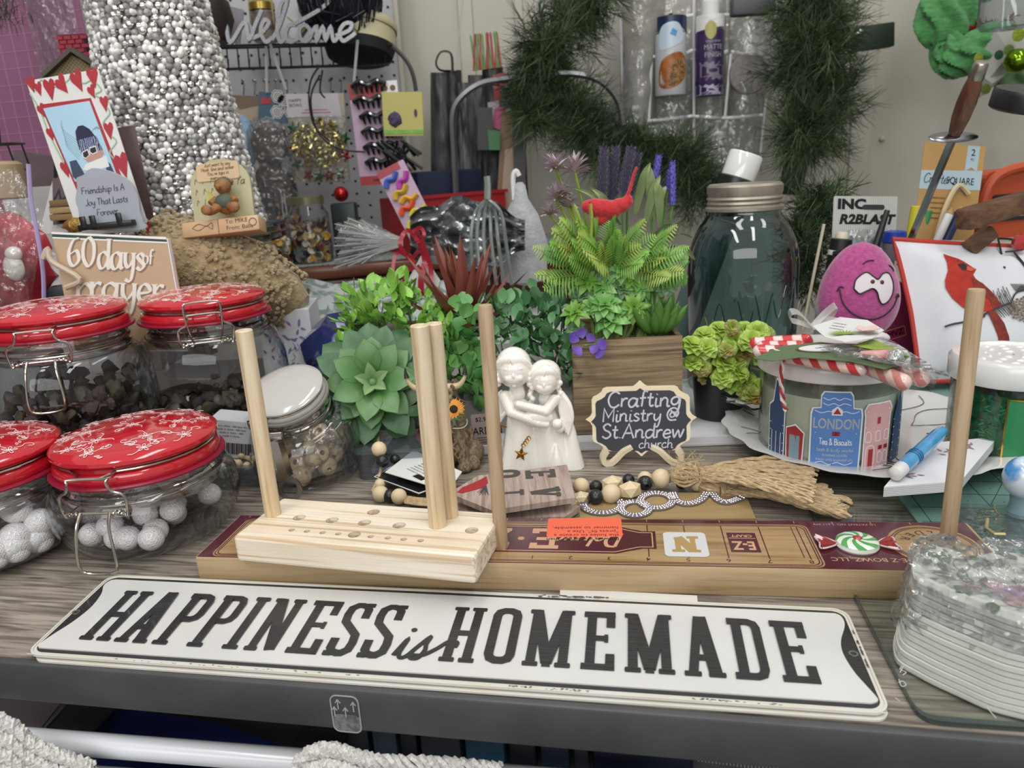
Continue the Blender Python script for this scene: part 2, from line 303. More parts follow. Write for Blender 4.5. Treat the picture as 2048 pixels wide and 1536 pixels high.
# ================= setting =================
WALLC=mat('wall_paint','#bcb8ac',.75,c2='#b3afa3',ns=3,bump=.05,bs=60)
m=M();m.box((0,1.76,.35),(5,.04,2.4));struct('wall_back',m,WALLC)
m=M();m.box((-1.9,.4,.35),(.04,3.4,2.4));struct('wall_left',m,mat('wall_left_paint','#7d6f74',.8))
m=M();m.box((2.4,.4,.35),(.04,3.4,2.4));struct('wall_right',m,WALLC)
m=M();m.box((0,.4,-.8),(5,4,.04));struct('floor',m,mat('floor_vinyl','#4d4a47',.5,c2='#3b3836',ns=4))
for i,(x,wd) in enumerate(((942,.03),(1046,.018),(1726,.045))):     # vertical panel battens of the wall
    p=PY(x,200,1.735);m=M();m.box((p.x,1.737,.35),(wd,.012,2.4),bev=.003);struct('trim_%d' % (i+1),m,WALLC,True)
p=PY(1764,278,1.735);m=M();m.ball((p.x,1.735,p.z),.006);solo('wall_screw',m,WALLC,'small round painted screw head on the bare wall','screw')
# ================= table =================
TO,TYAW,_=frame_from((0,1312),(2048,1470),0.)
TT=tr(*TO) @ rot(z=TYAW);TI=TT.inverted()
def TL(x,y,z=0.):return TI @ PZ(x,y,z)
LAM=mat('grey_wood_laminate','#a39a8e',.38,c2='#6f675e',ns=9,sc=(1.3,16,1),det=7,lo=.36,hi=.66,bump=.12,bs=60,dist=1.3,rot=(0,0,.0))
def grain(m_,sc,dark,p0,p1,k=.8,dist=.5,ns=5):   # finer dark grain lines over a wood
    nt=m_.node_tree;N=nt.nodes;L=nt.links;b=N['Principled BSDF'];src=b.inputs['Base Color'].links[0].from_socket
    mp=N.new('ShaderNodeMapping');mp.inputs['Scale'].default_value=sc;tcn=N.new('ShaderNodeTexCoord');L.new(tcn.outputs['Object'],mp.inputs[0])
    t2=N.new('ShaderNodeTexNoise');t2.inputs['Scale'].default_value=ns;t2.inputs['Detail'].default_value=4;t2.inputs['Distortion'].default_value=dist;L.new(mp.outputs[0],t2.inputs['Vector'])
    cr=N.new('ShaderNodeValToRGB');cr.color_ramp.elements[0].position=p0;cr.color_ramp.elements[1].position=p1;cr.color_ramp.elements[0].color=(*dark,1);cr.color_ramp.elements[1].color=(1,1,1,1);L.new(t2.outputs['Fac'],cr.inputs[0])
    mxn=N.new('ShaderNodeMix');mxn.data_type='RGBA';mxn.blend_type='MULTIPLY';mxn.inputs[0].default_value=k;L.new(src,mxn.inputs[6]);L.new(cr.outputs[0],mxn.inputs[7]);L.new(mxn.outputs[2],b.inputs['Base Color'])
grain(LAM,(3,62,1),(.33,.31,.3),.38,.52)
GREY=mat('charcoal_edge','#4a4a4c',.42,c2='#434345',ns=30,bump=.05,bs=300)
tb=thing('craft_table','long craft table with grey wood laminate top and charcoal front edge','table',TO,(0,0,TYAW))
m=M();m.box((.35,.35,-.0125),(2.5,.7,.025));part('tabletop',m,LAM,tb,sm=False)
m=M();m.box((.35,-.003,-.0135),(2.5,.006,.027),bev=.0018);part('edge_band',m,GREY,tb)
for x in (-.8,1.5):
    for y in (.05,.65):m=M();m.box((x,y,-.4),(.05,.05,.75));part('leg',m,GREY,tb)
# sticker on the front edge
SCR=mat('worn_clear_label','#77787a',.6,c2='#55565a',ns=260,lo=.4,hi=.6)
st=thing('clear_label','small rounded worn label with faint arrows stuck on the charcoal table edge','label',TT @ Vector(((TI @ PZ(681,1388)).x,-.0063,-.0155)),(90,0,TYAW))
m=M();m.ring(rrect(-.0085,-.0122,.0085,.0122,.004),rrect(-.0079,-.0116,.0079,.0116,.0036),0,.0004);part('outline',m,mat('faded_white','#a6a6a6',.5),st)
m=M();m.ext(rrect(-.0082,-.012,.0082,-.0005,.0035),0,.0003);part('worn_patch',m,SCR,st)
m=M()
for x,y in ((-.004,.006),(.005,.005),(-.0065,.001),(0,.001)):m.rib([(x,y-.003),(x,y+.003)],.0006,0,.0004);m.rib([(x-.0015,y+.001),(x,y+.0033),(x+.0015,y+.001)],.0005,0,.0004)
part('arrow_print',m,MATS['faded_white'],st,kind='stuff')
# things under the table
DK=mat('dark_shelf','#66666c',.5,c2='#727278',ns=6)
m=M();m.box((.35,.3,-.13),(2.4,.56,.012));solo('storage_shelf',m,DK,'dark grey shelf board underneath the craft table','shelf',TO,(0,0,TYAW))
m=M()
V=[PZ(*q,-.1) for q in ((170,1476),(232,1420),(430,1448),(578,1500),(570,1560),(150,1560))]
m.ext([(v.x,v.y) for v in V],-.102,-.098);solo('navy_folder',m,mat('navy_plastic','#26336e',.45),'navy blue folder lying on the shelf under the table','folder')
CLR=glass('smoky_plastic','#8e8e94','#55555a',refl=.5,haze=.18,hc='#8a8a90')
for i,(pts,lb) in enumerate(((((-20,1395),(128,1398),(70,1470),(-60,1470)),'dim mauve plastic sleeve at the far left under the table'),(((140,1402),(232,1414),(150,1500),(60,1490)),'clear plastic sleeve beside the navy folder under the table'),(((612,1440),(700,1448),(690,1530),(560,1520)),'clear plastic sleeve between the navy folder and dark packets'))):
    m=M();V=[PZ(*q,-.085-.004*i) for q in pts];m.ext([(v.x,v.y) for v in V],-.0865-.004*i,-.085-.004*i);solo('plastic_sleeve',m,CLR if i else mat('mauve_plastic','#85787f',.4),lb,'sleeve')
pk=[('#20242c',700,745),('#35454f',752,800),('#1d2026',806,840),('#33363e',846,926),('#2a5068',934,1012),('#1b1f26',1020,1074),('#22303f',1082,1140),('#2e3238',1148,1178),('#141a2c',1186,1384),('#10182a',1590,1700),('#0f1626',1706,1800)]
nm=['black','slate grey','narrow black','charcoal','teal blue','near-black','dark steel blue','dark grey','wide navy','glossy navy','glossy black-blue']
for i,(c,a,b_) in enumerate(pk):
    A=PZ(a,1452+.045*(a-700),-.1);B=PZ(b_,1452+.045*(b_-700),-.1);d=B-A;m=M()
    m.box((d.length/2,.05,0),(d.length,.12,.03),bev=.002)
    solo('packet',m,mat('packet%d' % i,c,.3),'%s packet %s' % (nm[i],'under the table edge, left of the grey elastic band' if a < 1300 else 'under the table, right of the elastic band'),'packet',(A.x,A.y,-.107),(0,0,math.degrees(atan2(d.y,d.x))),group='packets under the table')
A=PZ(1394,1500,-.08);B=PZ(1580,1524,-.08);m=M();d=B-A
m.box((d.length/2,.02,0),(d.length,.045,.012),bev=.004)
for i in range(26):m.box((d.length*(i+.5)/26,-.0028,0),(.0009,.001,.011))
solo('elastic_band',m,mat('grey_elastic','#77777a',.9,c2='#616164',ns=500),'ribbed grey elastic band rolled up under the table edge','elastic',A,(0,0,math.degrees(atan2(d.y,d.x))),sm=False)
m=M();m.lathe([(.014,0),(.015,.004),(.015,.022),(.013,.026),(0,.027)],24)
p=PZ(1700,1536,-.1);solo('bottle_cap',m,mat('gloss_black','#0d0f14',.12,coat=.6),'glossy black bottle cap under the table right of the elastic band','cap',(p.x-.02,p.y+.012,-.105))
# white rod with crochet
ROD=mat('white_rod','#d8dadf',.25,coat=.3)
A=PY(-60,1470,.40);B=PY(1330,1578,.36);m=M();m.tube([A,B],.0072,16)
solo('curtain_rod',m,ROD,'long white round rod lying just below the table edge','rod')
m=M();A2=PY(-60,1528,.40);B2=PY(1330,1636,.36);m.tube([A2,B2],.005,12)
solo('curtain_rod',m,ROD,'second white rod half out of view below the first rod','rod')
YARN=mat('white_yarn','#d9d7d3',.95,c2='#b5b2ad',ns=600,bump=.5,bs=900,sheen=.3)
def crochet(pts,name,label,rows=3):
    m=M()
    for k in range(rows):
        P=smooth([p+Vector((0,-.004*k,-.0075*k)) for p in pts],14)
        for h in (0,1,2):
            Q=[]
            for i,p in enumerate(P):
                g=i*1.15+h*2.1;Q.append(p+Vector((.0008*sin(i),.0026*cos(g),.0034*sin(g))))
            m.tube(Q,.0019,5)
    return solo(name,m,YARN,label,'crochet')
crochet([PY(-30,1430,.37),PY(25,1452,.37),PY(70,1490,.37),PY(110,1508,.37),PY(190,1536,.37)],'crochet_trim','white crocheted trim hanging over the rod at the left end',5)
crochet([PY(590,1530,.35),PY(625,1505,.35),PY(670,1500,.35),PY(750,1522,.345),PY(880,1528,.345),PY(1000,1540,.34)],'crochet_trim','white crocheted trim draped over the middle of the rod',3)
# clear cutting sheet with dark rounded edge
CS=thing('clear_desk_mat','clear glass-like desk mat with dark rounded corner on the table right of the tin sign','mat',TO,(0,0,TYAW))
Q=[TL(*q) for q in ((1712,1207),(1835,1425),(1885,1452))]
x0,x1=Q[0].x-.008,Q[2].x
pts=[(x0,.32)]+[(p.x,p.y) for p in smooth([TL(1712,1207),TL(1760,1300),TL(1805,1385)],4)]+[(p.x,p.y) for p in smooth([TL(1820,1412),TL(1838,1436),TL(1868,1450),TL(1910,1455)],4)]+[(.75,.004),(.75,.32)]
pts2=[]
cx=sum(p[0] for p in pts)/len(pts);cy=.16
for p in pts:d=Vector((cx-p[0],cy-p[1])).normalized()*.0035;pts2.append((p[0]+d.x,p[1]+d.y))
m=M();m.ring(pts,pts2,.0002,.003);part('edge',m,mat('mat_edge','#39423f',.15,coat=.5),CS,'dark green-grey polished edge',sm=False)
m=M();m.ext(pts2,.0004,.0028);part('sheet',m,glass('sheet_glass','#f6f9f7','#e4e8e5',refl=.4,base=.03),CS,sm=False)
SCRT=mat('scratch_white','#b9bab6',.5)
m=M()
for q in (((1805,1350),(1812,1344),(1800,1338),(1808,1330),(1800,1345)),((1797,1365),(1806,1362),(1812,1370),(1803,1372),(1798,1358)),((1920,1366),(1960,1400),(1992,1436)),((1790,1395),(1800,1402))):
    P=[TL(*a,.0031) for a in q];m.rib([(p.x,p.y) for p in P],.0005,.003,.0031,4)
part('scratch',m,SCRT,CS,'pale scratches',kind='stuff')

# ================= tin sign =================
SO,SYAW,_=frame_from((50,1308),(1785,1428),.003)
sg=thing('tin_sign','white embossed tin sign reading HAPPINESS is HOMEMADE in black letters, near the table front','sign',(SO.x,SO.y,.0026),(0,0,SYAW))
WH=mat('sign_enamel','#d1d1ce',.32,coat=.35,c2='#c9c9c6',ns=14,bump=.05,bs=25)
WHE=mat('sign_rim_enamel','#d3d2cc',.35,coat=.35,c2='#cfcbbd',ns=30)
BK=mat('sign_black','#212226',.38,coat=.4,bump=.35,bs=70,sc=(1,12,1))
def sk(m_):
    for v in m_.v:
        x,y=v.x*1000,v.y*1000;v.x=(x-(y-15)*.118*max(0,1-x/470)+ (0 if y < 15 else 0))/1000;v.z += .0007*sin(x*.02)*(y/90)
    return m_
mmX=scl(.001,.001,.001)
def SM():m=M();m.X=mmX.copy();return m
m=SM();m.ext(rrect(-1,-1.5,491.5,90,9,6),0,.8);m.ext(rrect(0,-.6,490,-.2,.1,1),.8,1.3);part('plate',sk(m),WHE,sg,sm=False)
m=SM();m.ring(rrect(-1,-1.5,491.5,90,9,6),rrect(.2,-.3,490.3,88.8,8,6),.8,1.5);part('rolled_rim',sk(m),WHE,sg)
m=SM();m.ext(rrect(1.5,2.2,488.6,87.3,7,6),.8,1.1);part('black_border',sk(m),BK,sg,sm=False)
pan=[(6,5)]+[(q.x,q.y) for q in smooth([(483.5,5.2),(487,7),(487.4,10),(484.5,19),(481.2,30),(479.3,45),(481,57),(485.5,69),(487,76),(486.2,81.5),(483.5,83.8)],4)]+[(8,83.4)]+[(q.x,q.y) for q in smooth([(5,82.4),(3.4,79),(4,74),(8,66),(10.6,55),(11,45),(9,32),(5.2,20),(2.8,11),(2.6,7),(4.2,5.2)],4)]
m=SM();m.ext(pan,1.1,1.9);part('raised_panel',sk(m),WH,sg,sm=False)
for x,y in ((3.5,43.5),(485,45.8)):m=SM();m.ring(circ(2.6,14,x,y),circ(1.6,14,x,y),1.1,1.5);part('nail_hole',sk(m),mat('bare_tin','#9a9a98',.3,metal=.8),sg,'rim of small nail hole')
CHIP=mat('rusty_chip','#4a3a33',.8,c2='#6d5c50',ns=400)
m=SM()
for i in range(95):
    x=random.choice((random.uniform(60,215),random.uniform(300,345),random.uniform(395,440))) ;y=random.uniform(-.9,.6);m.ext([(x+random.uniform(.3,1.2)*cos(a),y+random.uniform(.1,.35)*sin(a)) for a in (0,1.2,2.4,3.6,4.9)],1.3,1.56)
for i in range(40):
    x=random.choice((random.uniform(300,352),random.uniform(318,350)));y=89+random.uniform(-.9,.6);m.ext([(x+random.uniform(.5,2.2)*cos(a),y+random.uniform(.2,.7)*sin(a)) for a in (0,1.2,2.4,3.6,4.9)],1.4,1.6)
for i in range(16):
    y=random.uniform(35,68);x=489.8;m.ext([(x+random.uniform(.2,.8)*cos(a),y+random.uniform(.5,1.6)*sin(a)) for a in (0,1.2,2.4,3.6,4.9)],1.4,1.6)
part('chipped_enamel',sk(m),CHIP,sg,'dark chipped enamel along the edge',kind='stuff',sm=False)
def slab(m,ch,W,H=54,S=5.4,z0=1.9,z1=2.7):
    def rb(p,w,sm=0,closed=False):m.rib(p,w,z0,z1,sm,closed=closed)
    def ser(x,y,w=9):m.ext(rrect(x-w/2,y-1.7,x+w/2,y+1.7,.7,2),z0,z1)
    t=1.7
    if ch == 'H':
        for x in (4.5,W-4.5):rb([(x,t),(x,H-t)],S);ser(x,t);ser(x,H-t)
        rb([(4.5,H*.5),(W-4.5,H*.5)],4.6)
    elif ch == 'A':
        rb([(4.6,t),(W/2-.6,H)],5);rb([(W-5,t),(W/2+.6,H)],7);rb([(6.5,H*.29),(W-6.5,H*.29)],4.4);ser(4.4,t,9);ser(W-4.4,t,9);m.ext([(W/2-3.6,H-8),(W/2+4,H-8),(W/2+3.4,H),(W/2-3,H)],z0,z1)
    elif ch == 'P':
        rb([(4.8,t),(4.8,H-t)],S);ser(4.8,t,10);rb([(.5,H-2.4),(W-7,H-2.4),(W-4,H-4),(W-2.8,H-8),(W-2.8,H*.5+5),(W-4,H*.5+1),(W-7,H*.5-1),(5,H*.5-1)],4.8);
    elif ch == 'I':
        rb([(W/2,t),(W/2,H-t)],S);ser(W/2,t,W);ser(W/2,H-t,W)
    elif ch == 'N':
        rb([(4,t),(4,H-t)],S-.4);rb([(W-4,t),(W-4,H-t)],S-.4);rb([(4.5,H-1),(W-4.5,1.5)],6.6);ser(3.8,t,8);ser(W-4,H-t,8.4);ser(3,H-t,7)
    elif ch == 'E':
        rb([(4.8,t),(4.8,H-t)],S);rb([(0,2.3),(W,2.3)],4.6);rb([(0,H-2.3),(W,H-2.3)],4.6);rb([(5,H*.52),(W-4,H*.52)],4);rb([(W-5,H*.46),(W-5,H*.58)],2.2)
        rb([(W-2.6,0),(W-2.6,H*.25)],5);rb([(W-2.6,H),(W-2.6,H*.73)],5)
    elif ch == 'S':
        rb([(W-2.8,H*.7),(W-2.8,H-7),(W-4.4,H-3.6),(W-8,H-2.4),(7,H-2.6),(3.6,H-6),(2.9,H-13),(3.6,H*.62),(W/2,H*.5),(W-3.6,H*.38),(W-2.9,13),(W-3.6,6),(W-7,2.6),(8,2.4),(4.4,3.6),(2.8,7),(2.8,H*.3)],5.3);m.ext(rrect(W-5.4,H-4,W+.4,H,.6),z0,z1);m.ext(rrect(-.4,0,5,4,.6),z0,z1)
    elif ch == 'O':
        rb([(2.8,8),(4,4.4),(7,2.7),(W-7,2.7),(W-4,4.4),(W-2.8,8),(W-2.8,H-8),(W-4,H-4.4),(W-7,H-2.7),(7,H-2.7),(4,H-4.4),(2.8,H-8)],5.4,closed=True)
    elif ch == 'M':
        for x in (4.4,W-4.4):rb([(x,t),(x,H-t)],S);ser(x,t,8.8)
        ser(3.4,H-t,7);ser(W-3.4,H-t,7);rb([(4.6,H-1),(W/2,3)],6.4);rb([(W-4.6,H-1),(W/2,3)],6.4);m.ext([(W/2-2.4,0),(W/2+2.4,0),(W/2+2,8),(W/2-2,8)],z0,z1)
    elif ch == 'D':
        rb([(4.8,t),(4.8,H-t)],S);rb([(0,2.3),(W-7,2.3),(W-4,4),(W-2.8,8),(W-2.8,H-8),(W-4,H-4),(W-7,H-2.3),(0,H-2.3)],4.8)
    elif ch == 'L':rb([(4.8,t),(4.8,H-t)],S);rb([(0,2.3),(W,2.3)],4.2);rb([(W-2.4,0),(W-2.4,H*.3)],4.4);ser(4.8,H-t,10)
    elif ch == 'V':rb([(3,H),(W/2,2)],6.4);rb([(W-3,H),(W/2,2)],3.6);ser(3.5,H-t,9);ser(W-3.5,H-t,8)
    elif ch == 'Z':rb([(1,H-2.3),(W-1,H-2.3)],4.2);rb([(1,2.3),(W-1,2.3)],4.2);rb([(W-4,H-2),(4,2)],6.4);rb([(2.4,H),(2.4,H*.72)],4);rb([(W-2.4,0),(W-2.4,H*.28)],4)
    return m
for ch,x,W in (('H',25.5,21),('A',50,21.5),('P',76,19),('P',99.5,19),('I',122.6,9.8),('N',137,20.5),('E',163.5,19.5),('S',187,17.5),('S',208.3,17.5),('H',256.6,20.5),('O',281.8,18),('M',304.6,27),('E',337.4,18.5),('M',361.5,27),('A',393.5,21.5),('D',420,18.5),('E',444,18.6)):
    m=SM();y=14.8+max(0,min(1,(x-220)/60))*2.2;m.X=mmX @ tr(x,y,0);slab(m,ch,W);part('letter',sk(m),BK,sg)
def scr(m,pts,x,y,w):m.rib([(x+a,y+b) for a,b in pts],w,1.9,2.75,6)
m=SM();scr(m,[(0,3),(5,19),(3,6),(4.4,1.2),(8,3),(12.5,12),(18,22),(17,15),(17.5,9),(15,2),(11,1.2),(10,4),(17,4.5),(24,11),(30,18.5),(35,18),(34.5,13.5)],229.5,15.5,2.7);m.ext(circ(1.9,12,236,43.5),1.9,2.75);part('script_lettering',sk(m),BK,sg,'small script word is')
# second sign and white card underneath
u2=thing('tin_sign','second white tin sign lying hidden beneath the top sign, edge showing','sign',(SO.x+.002,SO.y-.0005,.0002),(0,0,SYAW))
m=SM();m.ext(rrect(2,-3.2,489,86,8,6),0,1.2);part('plate',sk(m),WHE,u2,sm=False)
m=SM();m.ext(rrect(4,85,300,92,1),0,1.2)
for i in range(7):m.k=0
part('sheet_edge',sk(m),WHE,u2,sm=False)
m=SM()
for x in (196,218,226,242,248,256,262,270,276):m.ext(rrect(x-3,90.4,x+3,91.4,.3),1.2,1.4)
part('letter_edge',sk(m),BK,u2,kind='stuff',sm=False)
m=M();A=PZ(1120,1178,.0008);B=PZ(1394,1192,.0008);C_=PZ(1396,1210,.0008);D_=PZ(1120,1205,.0008)
m.ext([(q.x,q.y) for q in (D_,C_,B,A)],.0001,.0012);solo('white_card',m,mat('card_white','#d6d4cf',.7),'thin white card tucked between the tin sign and the bow maker board','card')

# ================= bow maker board =================
BO=Vector((-.0192,.446,0));BYAW=math.degrees(-.1547)
POP=mat('poplar_wood','#b8a17e',.55,c2='#a68e69',ns=5,sc=(2.5,18,18),det=6,lo=.3,hi=.7,bump=.08,bs=60,dist=.6)
MAR=mat('maroon_print','#54202f',.2,coat=.5,c2='#4b1b29',ns=9)
TAN=mat('tan_print','#b0936c',.22,coat=.5,c2='#957750',ns=7,sc=(2,14,1),det=6,lo=.3,hi=.75,dist=.8)
PNK=mat('print_line','#c59a7a',.3)
grain(POP,(2,40,60),(.72,.64,.52),.3,.5,.7);grain(TAN,(2.5,50,1),(.6,.52,.4),.3,.5,.7)
bw=thing('bow_maker_board','long poplar bow maker board with maroon ruler label and two upright dowels','bow maker',BO,(0,0,BYAW))
m=SM();m.box((52,33,10.2),(530.5,65.5,20.4),bev=1.2);part('board',m,POP,bw)
m=SM();m.ext(rrect(-212,.8,315,65.2,.8),20.4,20.5);part('label_sheet',m,MAR,bw,sm=False)
m=SM();m.ext(rrect(-203,1.6,210.5,59.6,6),20.5,20.6);part('tan_field',m,TAN,bw,sm=False)
m=SM()
for o,w_ in ((1.1,.7),(2.6,.7)):
    m.ring(rrect(-203+o,1.6+o,210.5-o,59.6-o,5),rrect(-203+o+w_,1.6+o+w_,210.5-o-w_,59.6-o-w_,4.6),20.6,20.68)
for i in range(4,9):
    x=25.4*i;m.rib([(x,11.5),(x,56)],.75,20.6,20.68)
m.rib([(199.5,14),(199.5,56)],.6,20.6,20.68)
for i in range(1,9):
    V,F=text(str(i),6.2,bold=.01);m.add([v for v in V],F,tr(25.4*i-.5,8.6,20.62) @ rot(z=180))
pl=[(-165,14.7),(80,14.7),(90,19),(98,22),(107,22),(107,47),(98,47),(90,50),(80,54.5),(-165,54.5)]
m.ext(pl,20.6,20.7);part('ruler_print',m,MAR,bw,kind='stuff',sm=False)
m=SM()
m.rib([(-162,17),(79.5,17),(88,21),(96,24.3),(104.6,24.3),(104.6,44.7),(96,44.7),(88,48),(79.5,52.2),(-162,52.2)],.8,20.7,20.75)
X=tr(62,35,20.72) @ rot(z=180);m.X=mmX @ X;hand(m,'Deluxe',19,0,-8,0,.05,w=1.4,slant=.25,con=.4,sxx=.72)
for ch,x,W in (('E',33,20),('Z',-2,22)):
    m.X=mmX @ tr(x+W/2-2,49,0) @ rot(z=180);slab(m,ch,W,29,4,20.7,20.77)
m.X=mmX;m.ext(circ(2.4,12,14,34),20.7,20.77)
for i in range(-8,13):m.rib([(25.4*i,62),(25.4*i,65)],.4,20.5,20.55)
V,F=text('E-Z BOWZ, LLC',6.5);m.add(V,F,tr(238,13,20.55) @ rot(z=180))
V,F=text('US PATENT NO. 5,617,979',3.6,bold=-.01);m.add(V,F,tr(236,61,20.55) @ rot(z=180))
part('pale_print',m,PNK,bw,kind='stuff',sm=False)
m=SM()
m.ext([(155,19.5),(174,19.5),(174,46.5),(155,46.5)],20.6,20.7);part('maker_mark',m,MAR,bw,sm=False)
m=SM();V,F=text('CRAFT',4.6,bold=.02);m.add(V,F,tr(164.5,24+18,20.72) @ rot(z=180));V,F=text('E-Z',10.5,bold=.03);m.add(V,F,tr(164.5,29,20.72) @ rot(z=180) @ scl(.95,1.5,1));m.rib([(155.8,38.6),(173.2,38.6)],.6,20.7,20.74)
part('maker_lettering',m,PNK,bw,kind='stuff',sm=False)
m=SM();m.ext(circ(27.5,40,284,33),20.5,20.6);part('tan_circle',m,TAN,bw,sm=False)
m=SM()
for r in (25.5,24,11,9.6):m.ring(circ(r,40,284,33),circ(r-.7,40,284,33),20.6,20.68)
for i,ch in enumerate('HOLDER'):
    a=R(30+24*i);V,F=text(ch,8,bold=.01);m.add(V,F,tr(284+17.4*cos(a),33+17.4*sin(a),20.65) @ rot(z=30+24*i+90))
part('circle_print',m,MAR,bw,kind='stuff',sm=False)
DW=mat('birch_dowel','#b8a184',.6,c2='#a58d6e',ns=10,sc=(14,14,1.2),det=5,lo=.3,hi=.7,bump=.12,bs=80)
grain(DW,(60,60,4),(.66,.54,.4),.36,.48,.6)
for x in (2,286.5):
    m=M();m.lathe([(.00475,0),(.00475,.1675),(.0042,.1687),(.0001,.169)],20);part('dowel',m,DW,bw,loc=(x/1000,.0214,.0204))
m=M();m.X=mmX @ tr(57.5,51.5,20.8) @ rot(z=2.5);m.ext(rrect(-26.5,-14.5,26.5,14.5,2),0,.12);part('orange_sticker',m,mat('orange_sticker','#e8684c',.5),bw,'fluorescent orange sticker with upside-down instructions',sm=False)
m=M();V,F=text('Dowels are larger than\nthe holes to create a\n"press fit". Use a\nhammer to assemble.',5.4,align='LEFT',ls=1.02);m.X=mmX @ tr(57.5,51.5,20.97) @ rot(z=182.5) @ tr(-24,9.2,0);m.add([Vector((v.x,v.y,v.z*.2)) for v in V],F)
part('instruction_text',m,mat('ink_black','#1c1614',.5),bw,kind='stuff',sm=False)
# letter N sticker, candy sticker
ns=thing('letter_sticker','white rounded stencil sticker with a letter N on the bow maker board','sticker',bw.matrix_world @ Vector((0,0,0)) if 0 else BO,(0,0,BYAW))
m=SM();m.ext(rrect(112,12,140.5,45.5,3.4),20.8,21);part('sticker_card',m,mat('sticker_white','#c9cbcb',.35),ns,sm=False)
m=M();m.X=mmX @ tr(126.2,28.7,21) @ rot(z=180) @ tr(-9,-11,0);slab(m,'N',18,22,4,0,.15);part('letter',m,mat('tan_letter','#a98a5b',.4),ns,sm=False)
cd=thing('peppermint_candy_sticker','puffy green and white peppermint candy sticker with red wrapper ends on maroon label','sticker',(0,0,0));cd.matrix_world=Matrix.Identity(4)
cd.location=tr(*BO) @ rot(z=math.degrees(-.1547)) @ Vector((.236,.031,.0206));cd.rotation_euler=(0,0,-.1547)
GW=[mat('mint_green','#4fa052',.15,coat=1),mat('mint_white','#dfe6dc',.15,coat=1)]
m=M()
for s_ in range(14):
    a=2*pi*s_/14
    def fn(u,v,a=a):r=.0028+.0092*v;g=a+u*2*pi/14+.9*v;return (r*cos(g)*1.08,r*sin(g)*1.08,.0035+.0022*sqrt(max(0,1-v*v)))
    m.grid(fn,4,6,k=s_ % 2)
m.lathe([(.0131,0),(.0136,.0012),(.0128,.0036),(.0120,.0037)],28,k=1,cap=(True,False));part('candy',m,GW,cd)
m=M();m.ball((0,0,.0054),.003,sq=(1,1,.5));part('center_dot',m,mat('candy_red','#b3262b',.15,coat=1),cd,'red centre')
for s_ in (-1,1):
    m=M();m.grid(lambda u,v:(s_*(.0125+.0115*v),(u-.5)*(.005+.014*v),.0012+.0012*sin(u*14)*v+.0008),12,5);part('wrapper_end',m,glass('red_wrap','#e8a0a0','#b02020',refl=.6,base=.15,haze=.4,hc='#b8282c'),cd)
    m=M();m.tube([(s_*.0125,0,.0015),(s_*.018,.006,.002),(s_*.0245,.008,.002),(s_*.0235,0,.002),(s_*.0245,-.008,.002),(s_*.018,-.006,.002)],.0006,6,sm=4,closed=True);part('wrapper_rim',m,mat('clear_rim','#c8c4c2',.15,coat=1),cd)

# ================= pine peg board =================
PO=Vector((-.1967,.4687,.0205));PYAW=-16.3
PINE=mat('pine_wood','#ece1d0',.55,c2='#dfcfb6',ns=3.4,sc=(1.2,22,14),det=3,lo=.42,hi=.6,bump=.1,bs=50,dist=.5)
grain(PINE,(1.0,55,55),(.70,.58,.44),.40,.48,.85,.25,5)
pp=thing('pine_peg_stand','pale pine block drilled with two sizes of holes and three upright dowels','peg stand',PO,(0,0,PYAW))
m=SM();m.box((87,31.5,9.75),(174,63,19.5),bev=2.6)
cu=SM()
for x,y,r in [(32,33,4.6),(58,33,4.6),(83,33,4.6),(109,33,4.6),(82,49.5,4.6),(84,15.5,4.4),(161,34,4.6)]+[(q,14.8,2.2) for q in (36.9,48.7,60.6,72.4,96.4,108.9,120.2,132.2)]:cu.lathe([(r,2.5),(r,30)],20,X=tr(x,y,0))
co2=bpy.data.objects.new('cut',cu.mesh('cut',PINE,False));COL.objects.link(co2)
me=bake(m.mesh('base',PINE,False),[('BOOLEAN',dict(object=co2,operation='DIFFERENCE',solver='EXACT'))],'base');bpy.data.objects.remove(co2)
me.materials.clear();me.materials.append(PINE);part('base',me,None,pp)
PD=mat('pine_dowel','#e0cfb2',.6,c2='#ceb691',ns=9,sc=(18,18,1.5),det=3,lo=.4,hi=.65,bump=.15,bs=90)
grain(PD,(70,70,1.2),(.72,.6,.44),.38,.48,.75,.25)
for x,y,h_,r in ((9.5,35,.136,.0058),(136,36.7,.139,.006),(139.5,52,.137,.0056)):
    m=M();m.lathe([(r,-.006),(r,h_-.0006),(r-.0005,h_),(.0001,h_)],20);part('dowel',m,PD,pp,loc=(x/1000,y/1000,.0195))
